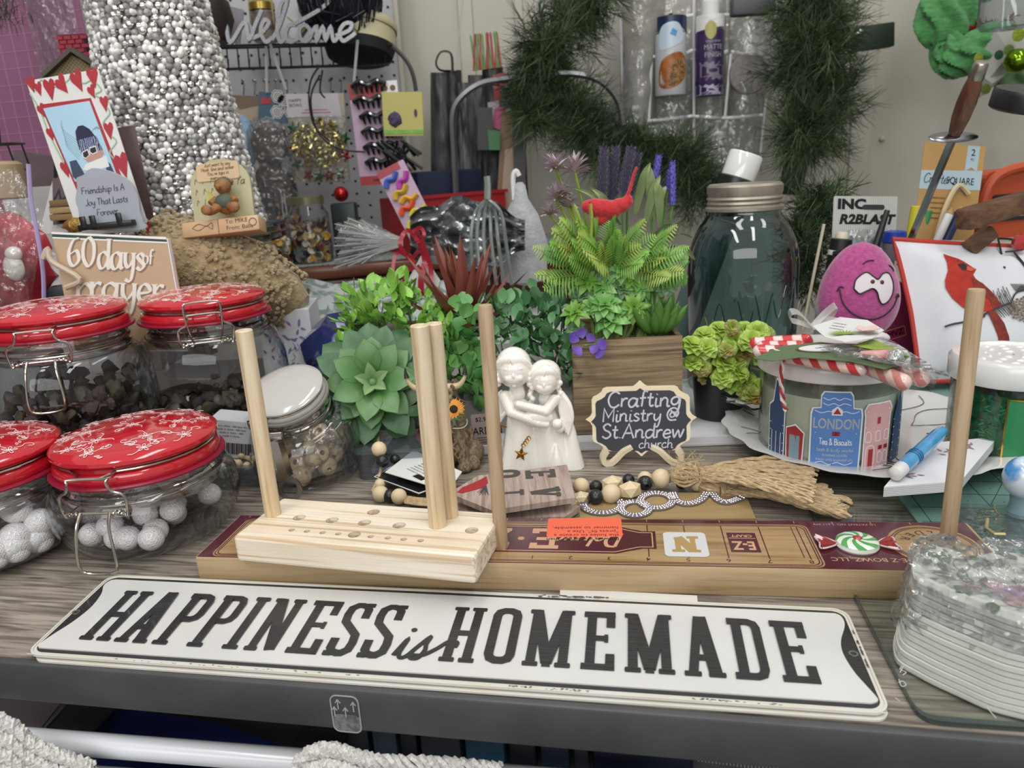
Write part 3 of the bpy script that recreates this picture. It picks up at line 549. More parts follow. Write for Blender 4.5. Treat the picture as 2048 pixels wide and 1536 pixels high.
# ================= clamp jars =================
JG=glass('jar_glass','#ffffff','#b5bfbd',refl=.85,base=.04,bump=.15,bs=26,power=2.4)
NKG=glass('neck_glass','#eceeed','#6f7775',refl=.75,base=.26,bump=.5,bs=45,r=.08,power=1.6)
RED=mat('red_glaze','#c01c2b',.12,coat=.9,c2='#b51826',ns=6)
GSK=mat('crimson_gasket','#8d1a33',.35)
WIRE=mat('steel_wire','#b9b2a8',.22,metal=1)
FLR=mat('floral_white','#ead9d6',.35)
def clamp_jar(name,label,loc,H,az,body,lr=.061,lid_mat=RED,print_=True,seed=1,group=None,tilt=None,style='down',gas=None,thick=.0):
    """H: height of the glass mouth; body: (r,z) outline up to the mouth"""
    random.seed(seed);t=thing(name,label,'jar',loc,group=group)
    T=Matrix() if tilt is None else tr(0,0,H*.55) @ tilt @ tr(0,0,-H*.55)
    def bend(m):
        if tilt is not None:
            z0,z1=H*.30,H*.98
            for v in m.v:
                k=max(0,min(1,(v.z-z0)/(z1-z0)));k=k*k*(3-2*k)
                if k > 0:v.xyz=v.lerp(T @ v,k)
        return m
    nr=lr*.93
    prof=[(p.x,max(0,p.y)) for p in smooth([(r,z) for r,z in body]+[(nr*.985,H-.022)],5)]
    prof=[(.001,.001),(body[0][0]*.5,.0008)]+prof+[(nr,H-.019),(nr*1.03,H-.0165),(nr*1.03,H-.0145),(nr*.99,H-.013),(nr*1.02,H-.010),(nr*1.035,H-.008),(nr*1.0,H-.006),(nr,H-.0005),(nr*.95,H)]
    m=M();m.lathe(prof,56,cap=(False,False));m.lathe([(body[0][0]*.55,.004),(body[0][0]*.9,.0055),(body[0][0]*.97,.009)],56,cap=(False,False));part('glass_body',bend(m),JG,t)
    m=M();m.lathe([(nr*1.004,H-.0205),(nr*1.036,H-.0168),(nr*1.036,H-.0142),(nr*1.0,H-.0128),(nr*1.028,H-.0105),(nr*1.04,H-.008),(nr*1.008,H-.0058),(nr*1.012,H-.003),(nr*1.03,H-.0006)],56,cap=(False,False));part('threaded_neck',bend(m),NKG,t)
    m=M();m.X=T.copy() if tilt is not None else Matrix();m.lathe([(nr*.9,H),(lr*1.05,H),(lr*1.06,H+.0012),(lr*1.05,H+.0026),(nr*.9,H+.0026)],56,cap=(False,False));part('gasket',m,gas or GSK,t,'crimson rubber ring' if not gas else None)
    z=H+.0027;s=lr/.061
    lid=[(.02,z),(lr*.985,z),(lr*1.0,z+.002*s),(lr*1.0,z+.0055*s),(lr*.975,z+.0078*s),(lr*.93,z+.0085*s),(lr*.925,z+.0115*s),(lr*.975,z+.0125*s),(lr*1.005,z+.0148*s),(lr*1.0,z+.0175*s),(lr*.96,z+.0198*s),(lr*.8,z+.0226*s),(lr*.5,z+.0252*s),(lr*.2,z+.0262*s),(0,z+.0264*s)]
    m=M();m.X=T.copy();m.lathe(lid,64,cap=(False,False));lidp=part('lid',m,lid_mat,t)
    def dome(r):
        k=min(1,r/lr);return z+.0264*s-.0066*s*k**2.4+.00025
    if print_:
        m=M();spots=[(0,0)]+[(.54,a) for a in (10,75,130,190,250,310)]+[(.84,a) for a in (30,66,105,150,190,225,262,300,340)]
        for fr,a in spots:
            g=R(a+random.uniform(-8,8));cx,cy=fr*lr*cos(g),fr*lr*sin(g);ph=random.uniform(0,6.28);k=random.uniform(.85,1.15)*s
            L_=[]
            for q in range(5):
                b_=ph+q*2*pi/5;L_.append(([(cx,cy),(cx+.0035*k*cos(b_-.3),cy+.0035*k*sin(b_-.3)),(cx+.0052*k*cos(b_),cy+.0052*k*sin(b_)),(cx+.0035*k*cos(b_+.3),cy+.0035*k*sin(b_+.3)),(cx,cy)],3))
            for sg_ in (1,-1):
                b_=ph+.6*sg_;P=[(.004,0),(.009,.002*sg_),(.013,.0005*sg_),(.0165,.0035*sg_),(.0145,.0065*sg_),(.012,.0045*sg_)]
                L_.append(([(cx+k*(x*cos(b_)-y*sin(b_)),cy+k*(x*sin(b_)+y*cos(b_))) for x,y in P],4))
                b2=b_+pi;P=[(.004,0),(.010,.001*sg_),(.012,.004*sg_)];L_.append(([(cx+k*(x*cos(b2)-y*sin(b2)),cy+k*(x*sin(b2)+y*cos(b2))) for x,y in P],4))
                for d_ in (.009,.0125):
                    lx,ly=cx+k*d_*cos(b_+.25),cy+k*d_*sin(b_+.25);L_.append(([(lx,ly),(lx+.002*k*cos(b_+1.2),ly+.002*k*sin(b_+1.2)),(lx+.0038*k*cos(b_+.9),ly+.0038*k*sin(b_+.9)),(lx+.002*k*cos(b_+.4),ly+.002*k*sin(b_+.4)),(lx,ly)],3))
            for P,sm_ in L_:
                if max(hypot(x,y) for x,y in P) > lr*.97:continue
                b0=len(m.v);m.rib(P,.00046*s,0,.0002,sm_)
                for v in m.v[b0:]:v.z += dome(hypot(v.x,v.y))
        m.v=[T @ v for v in m.v];part('floral_print',m,FLR,t,'white line-drawn flowers',kind='stuff')
    # wire bail
    wr=.0011*max(.8,s);a0=R(az);m=M();m.X=T @ rot(z=az)
    zc=z+.010*s;rr=lr*.945
    arc=[(rr*cos(g),rr*sin(g),zc) for g in [R(14+i*12) for i in range(28)]]
    m.tube([(lr*1.13,lr*.13,zc-.0005)]+[(lr*1.02,lr*.2,zc)]+arc+[(lr*1.02,-lr*.2,zc),(lr*1.13,-lr*.13,zc-.0005)],wr,8)
    ring=[(nr*1.025*cos(g),nr*1.025*sin(g),H-.0135) for g in [2*pi*i/40 for i in range(40)]]
    m.tube(ring,wr*.9,6,closed=True)
    xo=lr*1.1;w1=lr*.22;zt=zc;zb=H-.0135
    m.tube([(xo+.003,-w1,zt),(xo+.003,w1,zt),(xo+.0045,w1*1.05,zt-.002),(xo+.004,w1*1.25,(zt+zb)/2+.004),(xo+.002,w1*1.8,(zt+zb)/2-.001),(xo+.001,w1*1.7,zb-.003),(xo+.001,w1*1.2,zb-.001),(xo+.001,-w1*1.2,zb-.001),(xo+.001,-w1*1.7,zb-.003),(xo+.002,-w1*1.8,(zt+zb)/2-.001),(xo+.004,-w1*1.25,(zt+zb)/2+.004),(xo+.0045,-w1*1.05,zt-.002)],wr,8,closed=True,sm=3)
    for sgn in (1,-1):
        m.tube([(xo+.001+.0016*cos(g),sgn*w1*1.0+sgn*g*.0006,zb-.001+.0016*sin(g)) for g in [i*.7 for i in range(20)]],wr*.8,6)
        m.tube([(nr*1.02,sgn*w1*1.4,zb),(xo+.001,sgn*w1*1.7,zb-.003)],wr,6)
    if style == 'down':lv=[(xo+.002,-w1*.8,zb),(xo+.009,-w1*.9,zb-.010),(xo+.012,-w1*1.05,zb-.034),(xo+.011,-w1*.75,zb-.043),(xo+.011,w1*.75,zb-.043),(xo+.012,w1*1.05,zb-.034),(xo+.009,w1*.9,zb-.010),(xo+.002,w1*.8,zb)]
    else:lv=[(xo+.002,-w1*.9,zb),(xo+.006,-w1*1.1,zb+.012),(xo+.008,-w1*1.2,zt+.008),(xo+.008,-w1*.8,zt+.012),(xo+.008,w1*.8,zt+.012),(xo+.008,w1*1.2,zt+.008),(xo+.006,w1*1.1,zb+.012),(xo+.002,w1*.9,zb)]
    if style != 'none':m.tube(lv,wr,8,sm=4)
    part('wire_bail',m,WIRE,t,'steel wire clamp');return t
BB=[(.052,.002),(.060,.007),(.068,.020),(.0715,.034),(.069,.047),(.062,.056)]
clamp_jar('clamp_jar','squat glass jar with red flowered lid full of white glitter balls, behind the sign',(-.3,.567,0),.0635,267,BB,seed=3)
clamp_jar('clamp_jar','squat red-lidded jar of white glitter balls cut off at the left edge',(-.421,.553,0),.0655,150,BB,seed=5)
TBd=[(.058,.002),(.066,.008),(.071,.03),(.0735,.06),(.0735,.09),(.070,.112),(.062,.128)]
clamp_jar('clamp_jar','tall glass jar with red flowered lid and hanging wire clamp, at the left edge',(-.420,.70,0),.147,285,TBd,seed=8)
clamp_jar('clamp_jar','tall glass jar with red flowered lid and raised wire clamp, beside the prayer book',(-.308,.765,0),.142,290,TBd,seed=11,style='up')
clamp_jar('clamp_jar','smaller glass jar with tilted plain white ceramic lid, behind the pine stand',(-.196,.668,0),.084,235,[(.040,.002),(.047,.006),(.051,.022),(.0515,.042),(.046,.058),(.0355,.064)],lr=.0345,lid_mat=mat('white_glaze','#b8b6b1',.15,coat=.8),print_=False,tilt=rot(x=24,y=-8),style='none',gas=mat('grey_gasket','#8d8a84',.4),seed=2)
# metal strap latch on the white-lidded jar
m=M();P0=PY(552,880,.612);P1=PY(582,985,.606)
m.X=tr(*P0);d=P1-P0;m.tube([(0,0,0),d*.35,d*.7],.0065,4,flat=.35);m.ring(circ(.0115,20),circ(.0075,20),-.0006,.0006,X=tr(*(d*.93)) @ rot(x=82,y=0,z=-12));m.box((0,-.001,.003),(.013,.003,.009),bev=.0008)
solo('strap_latch',m,mat('polished_steel','#a8a19a',.15,metal=1),'short metal strap latch hanging on the white-lidded jar','latch')
# glitter berries on wires
GLT=mat('glitter_white','#e9e6e8',.3,c2='#ffffff',ns=900,bump=1,bs=900,coat=.7,lo=.3,hi=.7)
TWIG=mat('brown_wire','#5b4436',.7)
def berries(label,C,lst,r,hub,group):
    t=thing('glitter_berry_pick',label,'ornament',C);C=Vector(C);bm_=M();bm_.ball((0,0,0),r,16);me=bm_.mesh('berry',GLT)
    w_=M();hub=Vector(hub)-C
    for x,y,Y in lst:
        p=PY(x,y,Y)-C
        d=Vector((p.x,p.y));k=min(1,(.0715-r-.004)/max(1e-6,d.length));p.x *= k;p.y *= k;p.z=max(p.z,r+.006)
        o=link('berry',me,t,p);o.scale=(1,1,.95);mid=(p+hub)/2+Vector((0,.004,.006));w_.tube([hub,mid,p],.0006,5,sm=4)
    w_.tube([hub,hub+Vector((.002,.004,.018))],.0011,6)
    part('wire',w_,TWIG,t,'twisted brown wires')
L1_=lambda x,y:(x/3,800+y/3)
berries('white glitter berry cluster inside the front red-lidded jar beside the pine stand',(-.3,.567,0),[(*L1_(x,y),Y) for x,y,Y in ((900,570,.575),(872,685,.545),(660,750,.53),(715,865,.527),(935,793,.535),(1035,660,.55),(1060,750,.565),(1085,810,.585),(930,935,.522),(795,965,.525),(580,920,.535),(1160,590,.615),(1275,660,.60),(640,640,.60),(820,760,.565),(560,720,.59),(560,800,.575),(700,620,.6),(840,640,.60),(950,870,.58),(650,850,.58))],.0098,PY(262,1050,.55),None)
berries('white glitter berry cluster inside the squat jar at the left edge',(-.421,.553,0),[(*L1_(x,y),Y) for x,y,Y in ((100,655,.53),(290,740,.53),(350,875,.52),(90,820,.52),(148,970,.505),(0,1050,.50),(400,700,.57),(200,620,.585),(-60,900,.54),(-100,720,.55),(440,800,.57),(20,960,.56))],.0114,PY(62,1050,.545),None)
# contents of the tall jars: dark stones and fabric
DRK=mat('dark_stone','#2e2a2c',.5,c2='#5b4c48',ns=40,bump=.5,bs=60)
for C,lb,sd in (((-.420,.70,0),'dark bark-like potpourri filling the tall jar at the left edge',4),((-.308,.765,0),'dark pebbles in the tall jar beside the prayer book',9)):
    random.seed(sd);t=thing('potpourri',lb,'potpourri',C);V_=[]
    for v_ in range(3):
        bm_=M();bm_.ball((0,0,0),1,8,jit=.7,sq=(1,.7,.5));V_.append(bm_.mesh('pebble',[DRK,mat('grey_stone','#4c4644',.5,c2='#2f2a2a',ns=30),mat('olive_chip','#4f4a34',.7,c2='#2f2d20',ns=50)][v_]))
    n=240 if sd == 4 else 150
    for i in range(n):
        z=.012+(.088 if sd == 4 else .055)*(i/n);a=random.uniform(0,6.28);r=.058*sqrt(random.random())
        o=link('pebble',random.choice(V_),t,(r*cos(a),r*sin(a),z));k=random.uniform(.006,.0105);o.scale=(k,k,k);o.rotation_euler=(random.uniform(0,3),random.uniform(0,3),random.uniform(0,3))
# bag of wooden beads and pale stones in the white-lidded jar
random.seed(5);t=thing('bead_bag','clear bag of pale wooden beads and shells inside the white-lidded jar','bag',(-.196,.668,0))
BD=mat('natural_bead','#d3bfa0',.5,c2='#c2ab88',ns=60)
hb=[]
for sq in ((1,1,1),(1.1,.9,.7),(.8,.8,1)):
    bm_=M();bm_.lathe([(.25,-.92),(.7,-.75),(1,-.2),(1,.2),(.7,.75),(.25,.92),(.25,.5),(.22,-.5)],14);hb.append(bm_.mesh('bead',BD))
for i in range(34):
    a=random.uniform(0,6.28);r=.033*sqrt(random.random());o=link('bead',random.choice(hb),t,(r*cos(a),r*sin(a)*.9-.002,.010+.045*random.random()**1.2))
    k=random.uniform(.006,.010);o.scale=(k,k,k*.8);o.rotation_euler=(random.uniform(0,3),random.uniform(0,3),0)
CELLO=glass('cellophane','#f2f3f3','#c4c6c8',refl=.8,base=.09,bump=1,bs=55,bd=.02,haze=.04,hc='#ffffff',r=.06)
m=M();m.lathe([(.02,.006),(.042,.012),(.044,.04),(.036,.06),(.02,.068)],40,wob=lambda a,z:1+.09*sin(3*a+z*90)+.05*sin(7*a),cap=(False,False));part('bag_film',m,CELLO,t)

# ================= chalkboard sign =================
CB=PY(1283,925,.652);cb=thing('chalkboard_sign','small cream framed chalkboard lettered Crafting Ministry @ St. Andrew Church on wooden feet','sign',(CB.x,CB.y,.0),(0,0,-7))
lean=tr(0,0,.0045) @ rot(x=90-14)
half=[(0,37.5),(4.5,33.5),(7,31.8),(33,31.8),(36,30.5),(38,27),(41.5,24.5),(46,22.5),(47.5,19.5),(47.5,6.5),(49.5,3),(54,0)]
def plaque(k,ins=0):
    q=[((x-ins*(x/54))*k,(y-ins*(y/37))*k+36.5) for x,y in half];r=q+[(a,73-b) for a,b in q[::-1]];return r+[(-a,b) for a,b in r[::-1] if a > .01]
CRM=mat('cream_wood','#e3d6ba',.55,c2='#dacba9',ns=18,sc=(1,8,8))
m=M();m.X=lean @ mmX;m.ext(plaque(.94),0,3.2);part('frame',m,CRM,cb,sm=False)
def plq2():
    hf=[(0,30.2),(3.5,27.8),(27,27.6),(30.5,26.2),(32.5,23),(36,20.6),(40,19),(41.2,16.6),(41.2,5.5),(42.6,3),(45.6,0)]
    q=[(x,y+34.3) for x,y in hf];r=q+[(a,68.6-b) for a,b in q[::-1]];return r+[(-a,b) for a,b in r[::-1] if a > .01]
m=M();m.X=lean @ mmX;m.ext(plq2(),3.2,3.5);part('blackboard',m,mat('chalkboard_black','#2b2d35',.6,c2='#34363e',ns=8),cb,sm=False)
CHK=mat('chalk_pen','#c9c7d2',.7,c2='#b2b0bd',ns=300)
m=M();random.seed(3)
for s_,x,y,sz,sx in (('Crafting',3,47.5,14.5,1.05),('Ministry @',-1,34,12.5,1.02),('St.Andrew',1,18.5,13.5,1.05),('church',13,9,8.4,1.05)):
    m.X=lean @ mmX @ tr(x,y,3.5) @ rot(z=0);hand(m,s_,sz,0,0,0,.15,w=1.05,slant=.12,jit=.25,sxx=sx)
part('chalk_lettering',m,CHK,cb,kind='stuff',sm=False)
for s_ in (-1,1):
    m=M();m.X=tr(0,-.001,0) @ rot(z=s_*-14) @ rot(x=90) @ mmX;m.rib([(s_*33,15),(s_*36.5,9),(s_*35,3.2),(s_*29.5,1.9),(s_*24,5.5),(s_*17,12),(s_*9,16)],lambda t_:5.2-1.8*t_,-4,1.2,5);part('foot',m,CRM,cb)
# ================= angel figurine =================
AP=PY(1072,950,.657);AX,AY=AP.x,AP.y
CER=mat('white_porcelain','#f2eee6',.18,coat=.7,sub=.05)
ag=thing('angel_figurine','glossy white porcelain figurine of two hugging child angels','figurine',(AX,AY,0),(0,0,-3))
m=M();m.X=mmX.copy();random.seed(9)
def cone(x0,y0,z0,r0,x1,y1,z1,r1,n=8,sy=1.):
    for i in range(n+1):t_=i/n;m.ball((x0+(x1-x0)*t_,y0+(y1-y0)*t_,z0+(z1-z0)*t_),r0+(r1-r0)*t_,12,sq=(1,sy,1))
# robes (flared, pleated)
for cx,cz,rb_,tqx,tw in ((-13,64,21,-13,11),(15,58,22,12,9.5)):
    m.lathe([(rb_,0),(rb_*1.02,2),(rb_*.93,10),(rb_*.78,24),(rb_*.66,38),(tw*1.05,52),(tw*.9,cz),(1,cz+5)],36,X=tr(cx+(3 if cx > 0 else 0),0,0) @ Matrix(((1,0,(tqx-cx)/60-(.08 if cx > 0 else -.02),0),(0,.8,0,0),(0,0,1,0),(0,0,0,1))),wob=lambda a,z:1+.05*sin(a*7+z*.03)*(1-z/75 if z < 75 else 0))
m.lathe([(12,0),(9,14),(5,34),(1,50)],16,X=tr(34,-4,0));m.lathe([(9,0),(5,14),(1,26)],16,X=tr(20,-14,0))
# heads, necks
m.ball((-15,-2,95),15.5,24,sq=(.98,1,1.08));m.ball((12.5,-5,85),13,24,sq=(.95,1,1.05));cone(-14,0,84,6,-13,0,72,8,4);cone(12,-1,76,5,12,0,66,7,4)
m.ball((-15.5,-12,90),8.2,16,sq=(1.15,.8,.85));m.ball((12,-13,80),7,16,sq=(1.15,.8,.85))      # cheeks/chin
for hx,hy,hz,k in ((-15,-17.2,93.5,1),(11.6,-17.3,83.8,.85)):
    m.ball((hx,hy-.6,hz-.6),1.5*k,10,sq=(.8,1,1.4));m.ball((hx,hy+1.2,hz-5.2*k),1.5*k,10,sq=(1.5,.9,.45));m.ball((hx,hy+1.5,hz-6.9*k),1.3*k,10,sq=(1.2,.9,.5));m.ball((hx,hy+2.8,hz-9.6*k),2.6*k,10)
    for s_ in (-1,1):m.ball((hx+s_*5*k,hy+2.7,hz-3.2*k),3.6*k,12);m.ball((hx+s_*4.6*k,hy+1.9,hz+1.9*k),1.5*k,10,sq=(1.4,.7,.6));m.ball((hx+s_*4.6*k,hy+2.3,hz+5.4*k),2.2*k,10,sq=(1.7,.6,.5))
# hair: parted curls
for hx,hz,k,fx in ((-15,96,1,-3),(12.2,86,.84,2)):
    for i in range(15):   # strands swept from the parting down both sides
        g=R(12+i*11.2);ex_,ez_=cos(g),sin(g);L_=1 if ez_ > .5 else 1.25
        yo=0 if hx < 0 else -3.4;a_=R(-78+i*11.1);m.tube([(hx+fx*k,-8*k+yo,hz+16.8*k),(hx+(fx*.5+9*sin(a_))*k,-14.6*k+2.5*abs(sin(a_))+yo,hz+(12.5-1.5*abs(sin(a_)))*k),(hx+15*sin(a_)*k,-15.6*k+7*abs(sin(a_))*k+yo,hz+(7.2-5.5*abs(sin(a_)))*k)],lambda t_:1.6*(1-.55*t_),6,sm=4)
        m.tube([(hx+fx*k,-9*k-1,hz+15.6*k),(hx+(fx*.4+11*ex_)*k,-11.5*k+1*abs(ex_),hz+(9+5.5*ez_)*k),(hx+15.6*ex_*k,-8.5*k,hz+(3+9*ez_)*k),(hx+16.4*(1 if ex_ > 0 else -1)*max(.55,abs(ex_))*k,-6*k,hz+(-3*L_+6*ez_)*k)],lambda t_:1.9*(1-.3*t_),8,sm=4)
    for s_ in (-1,1):
        for i in range(4 if hx < 0 else 7):z=hz-1-i*4.0*k;m.ball((hx+s_*(15+1.6*sin(i*2.1))*k,-5+1.5*cos(i*2),z),3.3*k,10)
    m.ball((hx,1.5,hz+3*k),16.2*k,20)
    for i in range(9):g=R(25+i*16);m.tube([(hx,2,hz+16*k),(hx+12*cos(g)*k,4,hz+13*sin(g)*k),(hx+16*cos(g)*k,0,hz+(6*sin(g)-4)*k)],2*k,6,sm=3)
m.ball((14,3,88),13.6,16);m.ball((-15,3,97),16,16)
# arms
cone(-24,-3,70,6.2,-19,-12,58,5.2);cone(-19,-12,58,5.2,5,-15,48,4.2);cone(5,-15,48,4.2,12,-15,46,3.2,3)
cone(20,-6,66,5.4,12,-14,58,4.8);cone(12,-14,58,4.8,-12,-15,66,3.8);m.ball((22,-15,46),5,12);m.ball((24,-13,41),4.4,12)
m.ball((4,-13,52),9,14,sq=(1.6,.6,.9))
# wings
for sx_,pts in ((-1,[(-26,6,72),(-34,4,66),(-36,2,56),(-32,2,44),(-27,4,52)]),(1,[(26,-4,72),(33,-7,62),(35.5,-9,50),(33.5,-9,40),(31,-10,33)])):
    for j in range(5):
        m.tube([(p[0]+(-sx_)*j*1.8*(i > 0),p[1]+.3*j,p[2]+(-1.5*j if i < 3 else 2.4*j)) for i,p in enumerate(pts)],lambda t_:3.2*(1-.6*t_),8,sm=3)
me=fuse(m,CER,.0006,2,.5,'porcelain');part('figure',me,None,ag)
GLD=mat('gold_metal','#c7963f',.18,metal=1)
m=M();m.X=tr(-.012,-.0215,.021) @ rot(x=80) @ rot(z=-12)
st_=[((.0068 if i % 2 == 0 else .0029)*sin(i*pi/5),(.0068 if i % 2 == 0 else .0029)*cos(i*pi/5)) for i in range(10)]
V=[(x,y,0) for x,y in st_]+[(0,0,.0022),(0,0,-.001)];m.add(V,[(i,(i+1) % 10,10) for i in range(10)]+[((i+1) % 10,i,11) for i in range(10)])
for i in range(4):m.tube([(.001+.0016*cos(g)+.0012*i,.0085+i*.0024+.0016*sin(g),.0008) for g in [2*pi*q/10 for q in range(10)]],.0006,5,closed=True)
part('star_charm',m,GLD,ag,'gold star charm hanging at the waist',sm=False)
m=M();m.tube([(-.030,-.011,.0465),(-.024,-.017,.046)],.0009,6);m.tube([(.021,-.017,.0435),(.024,-.013,.043)],.0009,6);part('cord',m,GLD,ag)

# ================= highland cow =================
HP=PY(908,945,.672);cwx,cwy=HP.x,HP.y
FUR=mat('carved_fur','#927d60',.6,c2='#5d4c38',ns=9,sc=(30,30,6),det=4,lo=.4,hi=.62,bump=.9,bs=26,dist=2.2)
cw=thing('cow_figurine','seated brown shaggy highland cow figurine with orange sunflower and string collar','figurine',(cwx,cwy,0))
m=M();m.X=mmX.copy();random.seed(12)
m.ball((-4,4,24),22,20,sq=(1,1,1.15));m.ball((-2,-2,46),16,18,sq=(1,1,1.1));m.ball((-8,-9,68),15,18,sq=(1.1,1,1.05));m.ball((-13,-22,61),9.5,14,sq=(1.1,1,.9))
for x in (-17,12):cone(x*.6,-7,40,7.5,x,-14,6,6,8);m.ball((x,-18,4),7,12,sq=(1,1.2,.7))
for x in (-22,20):m.ball((x,2,12),12,14,sq=(.9,1.2,1));m.ball((x,-12,5),7,12)
for i in range(150):
    a=random.uniform(0,6.28);z=random.uniform(8,84);rr=22 if z < 34 else (17 if z < 58 else 15.5);cx=-3 if z < 56 else -8;cy=3 if z < 34 else (-2 if z < 56 else -8)
    p=Vector((cx+rr*cos(a),cy+rr*sin(a),z));d_=Vector((cos(a)*2+sin(z),sin(a)*2,-7));s_=Vector((-sin(a),cos(a),0))
    m.tube([p-d_*.4,p+s_*1.6+Vector((cos(a),sin(a),0)),p+d_*.5-s_*1.6,p+d_*1.1+s_*1.2],lambda t_:1.9*(1-.6*t_),6,sm=3)
part('body',fuse(m,FUR,.0009,1,.4,'body'),None,cw)
HRN=mat('horn_bone','#cbb893',.4,c2='#3a2f26',ns=1,tex='wave',lo=.99,hi=1)
m=M();m.X=mmX.copy()
for s_ in (1,-1):m.tube([(-8+s_*9,-9,80),(-8+s_*20,-11,82),(-8+s_*26,-12,90),(-8+s_*27,-12,101)],lambda t_:3.6*(1-t_)+.4,10,sm=5)
part('horn',m,mat('horn','#c6b38f',.35),cw,'pale curved horns with dark tips')
m=M();m.X=mmX.copy()
for s_ in (1,-1):m.tube([(-8+s_*26.3,-12,92),(-8+s_*27,-12,97),(-8+s_*27,-12,102)],lambda t_:2.2*(1-t_)+.3,10,sm=5)
part('horn_tip',m,mat('horn_dark','#2d2622',.3),cw,'dark horn tips',kind='stuff')
m=M();m.X=mmX.copy();m.leaf(20,11,tr(3,-10,74) @ rot(x=-60,y=0,z=-75),cup=.4,curl=.5,nu=6,th=1.5);m.leaf(20,11,tr(-20,-10,74) @ rot(x=-60,z=75),cup=.4,curl=.5,nu=6,th=1.5);part('ears',m,mat('ear_brown','#6e5a45',.7),cw)
m=M();m.X=mmX.copy();m.ball((-9,-26.5,60),8.5,16,sq=(1.15,.9,.8));part('muzzle',m,mat('muzzle_cream','#d8c49c',.5),cw,'cream muzzle')
m=M();m.X=mmX.copy()
for x in (-12,-5):m.ball((x,-33.6,62),1.3,8)
part('nostrils',m,mat('ink','#15110f',.5),cw)
fl=M();fl.X=mmX @ tr(6.5,-22,63) @ rot(x=76,z=10)
for k_,(n_,L_,z_) in enumerate(((18,9.4,0),(18,8.2,.6))):
    for i in range(n_):fl.leaf(L_,2.7,rot(z=i*360/n_+k_*10) @ tr(0,1.6,z_),cup=.25,curl=-.1,nu=4,k=0)
part('sunflower',fl,mat('orange_petal','#d98a2a',.5,c2='#e0a544',ns=200),cw,'orange sunflower')
m=M();m.X=mmX @ tr(6.5,-22,63) @ rot(x=76,z=10);m.ball((0,0,.5),3.9,14,sq=(1,1,.45));part('flower_center',m,mat('seed_brown','#3f2415',.7,c2='#1c120c',ns=700,bump=.8,bs=1200),cw,'dark seed centre')
m=M();m.X=mmX.copy()
for a in (150,200,235,265):m.leaf(12,4,tr(4,-22,58) @ rot(x=70) @ rot(z=a),cup=.3,curl=.2)
part('leaves',m,mat('deep_green','#2f4a2c',.5),cw,kind='stuff')
m=M();m.X=mmX.copy();m.tube([(-2+18.5*cos(g),-2+18.5*sin(g),43+1.5*sin(g*3)) for g in [2*pi*i/32 for i in range(32)]],.55,6,closed=True);part('collar',m,mat('white_string','#dcdad2',.7),cw,'white string collar')
# ================= box planter and plants =================
def leafmesh(name,L,W,mt,cup=.3,curl=.3,nu=5,tip=.7,th=0):m=M();m.leaf(L,W,cup=cup,curl=curl,nu=nu,tip=tip,th=th);return m.mesh(name,mt)
BXW=mat('planter_wood','#a08b6c',.65,c2='#6f5d45',ns=6,sc=(2,9,26),det=6,lo=.36,hi=.66,bump=.25,bs=60,dist=1.0)
grain(BXW,(1.2,30,70),(.45,.38,.3),.36,.5,.8,.5)
TR0=PY(1140,884,.70);
m=M();m.X=tr(TR0.x-.06,.705,0) @ rot(z=-3);m.box((.10,.085,.003),(.28,.2,.006),bev=.002);m.ring(rrect(-.04,-.015,.24,.185,.01),rrect(-.036,-.011,.236,.181,.008),.004,.010)
solo('white_tray',m,mat('white_plastic','#d6d8da',.3),'white plastic tray under the wooden planter and black pot','tray')
A=PY(1150,880,.718);px_=thing('wooden_planter','square brown wooden planter box crowded with artificial plants','planter',(A.x,A.y,.0075),(0,0,-3))
Wb=(PY(1362,865,.715)-A).length;Hb=PY(1155,680,.72).z-.0075
m=M();m.box((Wb/2,0,Hb/2),(Wb,.005,Hb));part('front_panel',m,BXW,px_,sm=False)
m=M();m.box((Wb/2,.105,Hb/2),(Wb,.005,Hb));part('back_panel',m,BXW,px_,sm=False)
for x in (0,Wb):m=M();m.box((x-(.0026 if x else -.0026),.0525,Hb/2),(.005,.1,Hb-.0004));part('side_panel',m,BXW,px_,sm=False)
m=M();m.box((Wb/2,.0525,Hb-.02),(Wb-.01,.1,.01));part('soil',m,mat('dark_moss','#2c3520',.9,c2='#1c2216',ns=80,bump=1,bs=120),px_)
BPL=px_.location
def PL(x,y,Y):return PY(x,y,Y)
def olive(n,c,c2,**k):return mat(n,c,.45,c2=c2,ns=70,**k)
G1=olive('leaf_bright','#659836','#80b048');G2=olive('leaf_mid','#4d7d3a','#679a4b');G3=olive('leaf_dark','#37603a','#4b764a');G4=olive('leaf_yellow','#789036','#93aa48');G5=olive('leaf_grey','#5e8457','#7b9f70')
# ferns
def frond_mesh(L,W,mt,n=15,droop=.8,seed=0):
    m=M();P=[Vector((0,L*(.15+.85*t_)*cos(droop*t_),L*(t_*.55-.9*droop*t_*t_*.5))) for t_ in [i/(n-1) for i in range(n)]];P[0]=Vector((0,0,0))
    m.tube(P,lambda t_:.0009*(1-t_)+.0003,4)
    for i in range(1,n):
        t_=i/(n-1);w_=W*sin(pi*min(.97,.12+t_*.88))**.7/2*1.0+.001
        for s_ in (-1,1):
            b=P[i];e=b+Vector((s_*w_,w_*.35,-.12*w_));nn=Vector((0,L/n*.2,0));mid=b.lerp(e,.5)
            m.add([b-nn*.6,mid-nn+Vector((0,0,.0006)),e,mid+nn,b+nn*.6],[(0,1,2,3,4)])
    return m.mesh('frond',mt)
FM=[frond_mesh(.060,.030,G1,13,.5),frond_mesh(.058,.028,G4,12,.4),frond_mesh(.062,.024,mat('fern_green','#4f8030',.5,c2='#6c9c40',ns=60),13,.7)]
fern=thing('artificial_fern','bright green artificial fern filling the middle of the wooden planter','plant',PL(1255,640,.76));random.seed(21)
